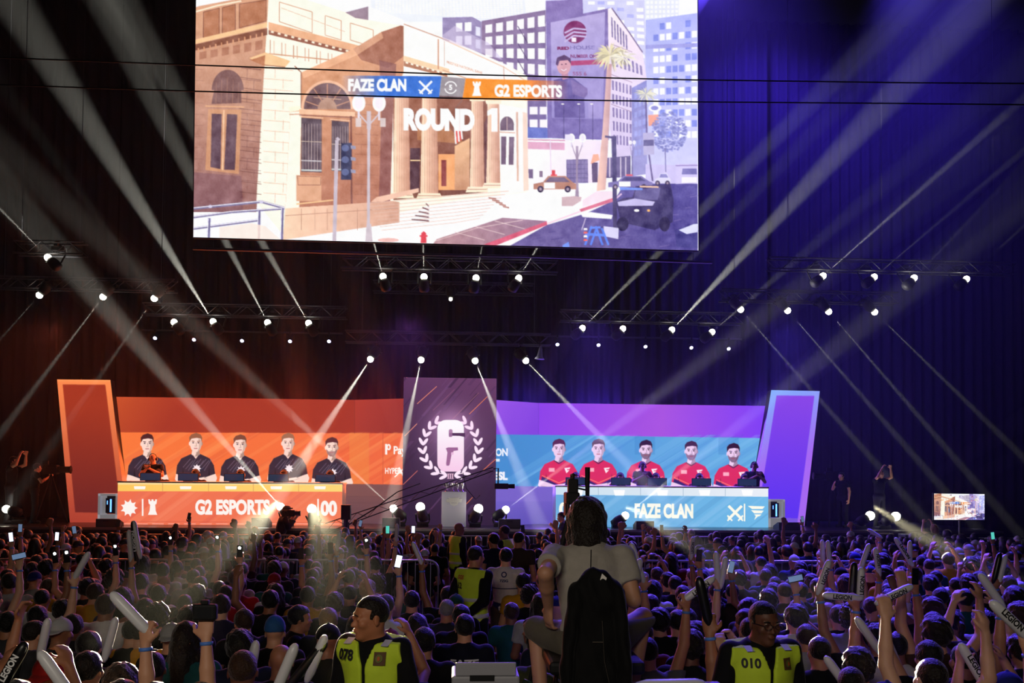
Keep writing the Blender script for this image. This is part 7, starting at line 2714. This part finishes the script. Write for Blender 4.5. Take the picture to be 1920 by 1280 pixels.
for k in range(9):
    x = ec.x + rcb.uniform(-.18, .55)
    y = 4.85 + rcb.uniform(-.1, .5)
    pts = []
    for i in range(7):
        pts.append((x + rcb.uniform(-.12, .12) + i * .03, y + rcb.uniform(-.1, .1), ZP + .012 + (0.30 * math.sin(i / 6 * math.pi) if k < 5 else 0.02) * rcb.uniform(.7, 1.2)))
    pts[0] = (pts[0][0], pts[0][1], ZP + .012)
    pts[-1] = (pts[-1][0], pts[-1][1], ZP + .012)
    cp = []
    for i in range(len(pts) - 1):
        p0, p1, p2, p3 = [Vector(pts[max(0, min(len(pts) - 1, i + j))]) for j in (-1, 0, 1, 2)]
        for u in (0, .25, .5, .75):
            cp.append(.5 * ((2 * p1) + (p2 - p0) * u + (2 * p0 - 5 * p1 + 4 * p2 - p3) * u * u + (3 * p1 - p0 - 3 * p2 + p3) * u ** 3))
    cp.append(Vector(pts[-1]))
    o = MB().tube(cp, .006, 6).build('cable', mat(('cable_green', 'cable_black', 'cable_grey')[k % 3], ((24, 60, 44), (14, 14, 16), (90, 90, 96))[k % 3], .5), None, True)
    tag(o, '%s cable coiled on the platform beside the grey crate' % ('dark green', 'black', 'grey')[k % 3], 'cable', ('dark green', 'black', 'grey')[k % 3] + ' cables on the platform')

# hand holding a camera near the lower left
o, hp = raiser(386, 1170, 46, 'near spectator whose raised right hand grips a black camera, lower left', pose='right arm up', hair='short', shirt=DK)
cmr = empty('camera', hp + Vector((0.0, -.02, .03)), 'black photo camera gripped by a raised hand, lower left', 'camera')
MB().box((0, 0, .03), (.125, .05, .085)).build('body', BLACKP, cmr, bevel=.012)
MB().lathe([(.032, 0), (.036, .03), (.034, .07)], (0, .02, .03), (0, 1, 0), 14).build('lens', BLACKP, cmr, True)
MB().box((0, .0, .082), (.04, .04, .025)).build('prism_hump', BLACKP, cmr, bevel=.006)
MB().box((0, -.0265, .03), (.07, .002, .05)).build('display', PH['dark'], cmr)

# ------------------------------------------------------------------ stage people
J = make_joints(True, 10, ('clap', 'clap'), headpitch=-8)
b_ = np_mesh('player_body', *body_mesh(J, .015), [SKIN], True)
s2 = np_mesh('player_shirt', *shirt_mesh(J, .016), [CLOTH], True)
t2 = np_mesh('player_trousers', *trousers_mesh(J, .018), [CLOTH], True)
h2 = np_mesh('player_hair', *hair_mesh(J, 'short', .01), [HAIR], True)
for k, x in enumerate(MONX):
    left = k < 5
    o = bpy.data.objects.new('person', b_)
    COL.objects.link(o)
    o.location = (x + .06, 25.02, ZD)
    o.scale = (1.14,) * 3
    o.rotation_euler = (0, 0, R(180))
    o.color = rgb(SK[0])
    tag(o, 'player in a %s shirt seated behind the %s desk, %s of five' % (('dark', 'orange')[0] if left else 'red', 'orange' if left else 'blue', ordn[k % 5]), 'person', 'players behind the desks')
    for nm, me_, c_ in (('shirt', s2, (24, 22, 30) if left else (120, 20, 40)), ('trousers', t2, (20, 20, 24)), ('hair', h2, (18, 14, 12))):
        c = bpy.data.objects.new(nm, me_)
        COL.objects.link(c)
        c.parent = o
        c.color = rgb(c_)
    headset(o, J)
for (px, py, Y, lab, sk, shc, bz, kw) in (
        (288, 851, 25.0, 'bald man in a black polo shirt and headset standing behind the left desk', 0, (14, 12, 14), ZD, dict(hair=None)),
        (1413, 866, 25.0, 'man in a dark shirt and headset standing at the right end of the blue desk', 4, (18, 20, 60), ZD, dict(hair='crop')),
        (1204, 866, 25.15, 'man in a dark red shirt and headphones standing behind the middle of the blue desk', 4, (60, 16, 30), ZD, dict(hair='short'))):
    J = make_joints(False, 3, ('clap', 'clap'), headpitch=-6)
    top = J['head'][2] + .125
    p = P(px, py, Y)
    sc_ = max(.84, min(1.12, (p.z - bz) / top))
    o, s_ = person('person', (p.x, Y, bz), J, lab, sk, shc, kw['hair'], 'black', rz=R(180), scale=sc_, h=.014)
    headset(o, J, False)

# crouching camera operator at the stage front and the others around the stage
J = make_joints(False, 14, (((-.24, .22, 1.24), (-.10, .36, 1.50), 50), ((.26, .16, 1.22), (.16, .36, 1.46), 50)), headyaw=0)
p = P(524, 948, 22.35)
top = J['head'][2] + .125
o, s_ = person('person', (p.x, 22.35, 0), J, 'camera operator in black filming the orange desk from the pit', 5, (12, 12, 14), 'short', 'black', rz=R(-70), scale=p.z / top, h=.014, long=True)
cmr = empty('shoulder_camera', P(541, 962, 22.2), 'black shoulder camera of the operator before the orange desk', 'video camera')
MB().box((0, 0, 0), (.30, .12, .16)).build('body', BLACKP, cmr, bevel=.015)
MB().lathe([(.05, 0), (.06, .12), (.07, .14)], (.14, 0, 0), (1, 0, 0), 12).build('lens', BLACKP, cmr, True)
MB().box((.0, 0, .12), (.2, .04, .03)).build('handle', BLACKP, cmr, bevel=.008)
MB().box((-.05, -.08, .03), (.06, .06, .06)).build('viewfinder', BLACKP, cmr, bevel=.006)
p = P(1062, 960, 22.4)
J = make_joints(False, 10, (((-.22, .16, 1.16), (-.08, .34, 1.36), 40), ('side')), headyaw=20, headpitch=-10)
top = J['head'][2] + .12
o, s_ = person('person', (p.x, 22.4, 0), J, 'man with shaved head and grey shirt in the pit before the blue desk', 0, (60, 62, 66), 'crop', 'dark brown', rz=R(75), scale=p.z / top, h=.014)
for px, py, Y, lab, rz_, arms_ in ((1648, 880, 23.9, 'photographer in black holding a camera on the dark right side of the stage', 200, True), (1580, 885, 24.6, 'man in black behind a tripod camera right of the violet tower', 120, False),
                                   (22, 855, 24.4, 'man in black working on the dark left side of the stage', -90, True), (66, 868, 24.6, 'person in black beside a tripod camera left of the orange tower', -60, False)):
    J = make_joints(False, 4, ('phone', 'phone') if arms_ else ('side', 'clap'))
    top = J['head'][2] + .13
    p = P(px, py, Y)
    o, s_ = person('person', (p.x, Y, ZD), J, lab, 0, (16, 16, 18), 'short', 'black', rz=R(rz_), scale=max(.85, min(1.1, (p.z - ZD) / top)), h=.015)
J = make_joints(False, 3, ('phone', 'phone'))
p = P(1778, 985, 21.3)
o, s_ = person('person', (p.x, 21.9, 0), J, 'person with long fair hair standing under the television at the right', 3, (20, 20, 26), 'long', 'fair', rz=R(20), scale=min(1.0, p.z / (J['head'][2] + .13)), h=.014)
for px, Y, lab in ((96, 24.5, 'broadcast camera on a tripod left of the orange tower'), (1558, 24.9, 'broadcast camera on a tripod right of the violet tower')):
    p = P(px, 880, Y)
    c = empty('tripod_camera', (p.x, Y, ZD), lab, 'video camera', None)
    MB().box((0, 0, 1.42), (.36, .2, .24)).build('body', BLACKP, c, bevel=.02)
    MB().lathe([(.08, 0), (.09, .3), (.11, .32)], (.18 if px < 900 else -.18, 0, 1.42), (1 if px < 900 else -1, 0, 0), 12).build('lens', BLACKP, c, True)
    MB().box((-.1, -.1, 1.6), (.14, .06, .1)).build('viewfinder', BLACKP, c)
    for k in range(3):
        a = k * 2.094
        MB().tube([(0, 0, 1.3), (.45 * math.cos(a), .45 * math.sin(a), .01)], .02, 6).build('leg', BLACK, c)

# camera crane over the stage front
ca, cbp = P(610, 990, 22.5), P(925, 879, 22.3)
cr = empty('camera_crane', (ca.x, 22.5, 0), 'thin camera crane reaching up past the podium from the pit', 'camera crane')
inv = lambda o: keep(o, cr)
m = MB()
d = (cbp - ca)
for off in (V3((0, 0, .09)), V3((0, 0, -.09))):
    m.tube([ca + off * 1.3, cbp + off * .5], .014, 6)
inv(m.build('arm', GREYD))
m = MB()
for k in range(16):
    u, v_ = k / 16, (k + 1) / 16
    o1 = .09 * (1.3 - .8 * u)
    o2 = .09 * (1.3 - .8 * v_)
    m.tube([ca + d * u + V3((0, 0, o1 if k % 2 else -o1)), ca + d * v_ + V3((0, 0, -o2 if k % 2 else o2))], .006, 4)
inv(m.build('bracing', GREYD))
inv(MB().tube([V3((ca.x + .55, 22.5, 0)), V3((ca.x + .55, 22.5, ca.z + .15))], .035, 8).build('column', BLACK))
inv(MB().box((ca.x + .55, 22.5, .03), (.8, .8, .06)).build('foot', BLACK))
e = P(938, 884, 22.3)
inv(MB().tube([cbp, cbp + V3((.12, 0, .02)), V3((cbp.x + .12, 22.3, cbp.z - .35))], .02, 6).build('head_mount', BLACK))
inv(MB().box((cbp.x + .2, 22.3, cbp.z - .42), (.34, .16, .14)).build('camera_body', BLACKP, None, bevel=.01))
inv(MB().lathe([(.05, 0), (.06, .18)], (cbp.x + .35, 22.3, cbp.z - .42), (1, 0, 0), 12).build('lens', BLACKP, None, True))
inv(MB().tube([P(868, 886, 22.3), P(874, 915, 22.3), P(892, 936, 22.3), P(900, 928, 22.3)], .008, 5).build('hanging_cable', BLACK))
o = MB().tube([P(640, 992, 22.2), P(700, 955, 22.2), P(745, 922, 22.2), P(788, 906, 22.2)], [.02, .018, .014, .01], 6).build('boom_pole', GREYD)
tag(o, 'thin dark boom pole rising left of the banner foot', 'boom pole')
o = MB().tube([P(648, 1000, 22.0), P(650, 948, 22.0)], .06, 6).box(P(649, 960, 22.0), (.22, .2, .35)).build('stand_equipment', BLACK)
tag(o, 'black stand with gear at the right end of the orange desk', 'equipment stand')


# wedge speakers and cases along the stage front
def wedge(x0, x1, y0, Y, label, h_=.36):
    a, b = P(x0, y0, Y), P(x1, y0, Y)
    W = b.x - a.x
    t = empty('wedge_speaker', ((a.x + b.x) / 2, Y, ZD), label, 'speaker', 'wedge speakers along the stage front')
    H = max(.2, a.z - ZD)
    m = MB()
    pts = [(-.22, 0), (.22, 0), (.22, H * .45), (-.12, H), (-.22, H)]
    m.add([(-W / 2, y, z) for y, z in pts] + [(W / 2, y, z) for y, z in pts], [(0, 1, 2, 3, 4), (9, 8, 7, 6, 5)] + [(i, 5 + i, 5 + (i + 1) % 5, (i + 1) % 5) for i in range(5)])
    m.build('cabinet', mat('speaker_grey', (46, 46, 52), .6), t)
    MB().box((0, -.226, H / 2), (W - .05, .01, H - .05)).build('rear_panel', mat('speaker_panel', (66, 66, 72), .5), t)
    m = MB().tube([(-.07, -.24, H * .75), (-.07, -.26, H * .75), (.07, -.26, H * .75), (.07, -.24, H * .75)], .008, 5)
    m.build('handle', BLACK, t)


wedge(475, 507, 970, 23.4, 'dark wedge speaker before the word ESPORTS of the orange desk')
wedge(718, 750, 970, 23.4, 'grey wedge speaker on the stage left of the banner')
wedge(935, 975, 972, 23.4, 'grey wedge speaker on the stage right of the banner')
wedge(1190, 1223, 976, 23.3, 'black wedge speaker before the word FAZE of the blue desk')
wedge(1455, 1495, 985, 23.3, 'black low wedge speaker at the right end of the blue desk')
wedge(186, 226, 984, 23.3, 'black low speaker under the white computer case on the left')
c = P(1705, 985, 22.4)
t = empty('road_case', (c.x, 22.5, 0), 'grey upright road case at the right end of the stage front', 'road case')
MB().box((0, 0, .62), (.30, .4, 1.16)).build('body', mat('case_grey', (70, 74, 90), .6), t, bevel=.01)
for k in range(4):
    MB().lathe([(.04, -.02), (.04, .02)], ((-.1, .1)[k % 2], (-.14, .14)[k // 2], .04), (1, 0, 0), 8).build('caster', BLACK, t)
c = P(1688, 985, 22.8)
t = empty('stage_steps', (c.x, 22.55, 0), 'small stage steps catching lamp light, beside the grey road case', 'steps')
for k in range(4):
    MB().box((-.5 + 0, -.25 + k * .16, .28 + k * .3), (.55, .2, .04)).build('tread', mat('tread_metal', (150, 140, 110), .4, .4), t)
for sx in (-.79, -.21):
    MB().tube([(sx, -.42, 0), (sx, .36, 1.22)], .025, 6).build('stringer', BLACK, t)


# ------------------------------------------------------------------ crowd barriers
def barrier(x0, x1, Y, label, top=1.15, grp=None):
    L = x1 - x0
    t = empty('crowd_barrier', ((x0 + x1) / 2, Y, 0), label, 'barrier', grp)
    a, r = L / 2, .16
    pts = [(-a, 0, .22)]
    pts += [(-a, 0, top - r)] + [(-a + r - r * math.cos(R(q_)), 0, top - r + r * math.sin(R(q_))) for q_ in (22, 45, 67, 90)]
    pts += [(a - r + r * math.sin(R(q_)), 0, top - r + r * math.cos(R(q_))) for q_ in (0, 22, 45, 67, 90)] + [(a, 0, .22)]
    MB().tube(pts + [pts[0]], .019, 8).build('frame', STEEL, t, True)
    m = MB()
    n = int(L / .125)
    for k in range(1, n):
        x = -a + L * k / n
        m.tube([(x, 0, .22), (x, 0, top)], .0065, 5, False)
    m.build('grille', STEEL, t)
    for sx in (-a * .75, a * .75):
        MB().tube([(sx, -.28, .015), (sx, 0, .20), (sx, .28, .015)], .017, 6).build('foot', STEEL, t)


def barrier_run(pxs, Y, py, words_, grp):
    for k, (a, b) in enumerate(pxs):
        xa_, xb_ = P(a, py, Y).x, P(b, py, Y).x
        barrier(xa_, xb_, Y, 'steel crowd barrier, %s of the %s' % (words_[k], grp), grp=None)


n_ = ['leftmost', 'second from the left', 'third from the left', 'fourth from the left', 'fifth from the left', 'sixth from the left', 'seventh from the left', 'eighth from the left', 'ninth from the left', 'rightmost']
barrier_run([(-30 + k * 198, 162 + k * 198) for k in range(10)], 21.75, 1000, n_, 'far row below the stage')
barrier_run([(-170, 78), (82, 326), (330, 572), (576, 822)], 15.36, 1050, ['leftmost', 'second', 'third', 'rightmost'], 'near row left of the aisle')
barrier_run([(1168, 1412), (1438, 1662), (1668, 1862), (1870, 2090)], 15.36, 1058, ['leftmost', 'second', 'third', 'rightmost'], 'near row right of the aisle')
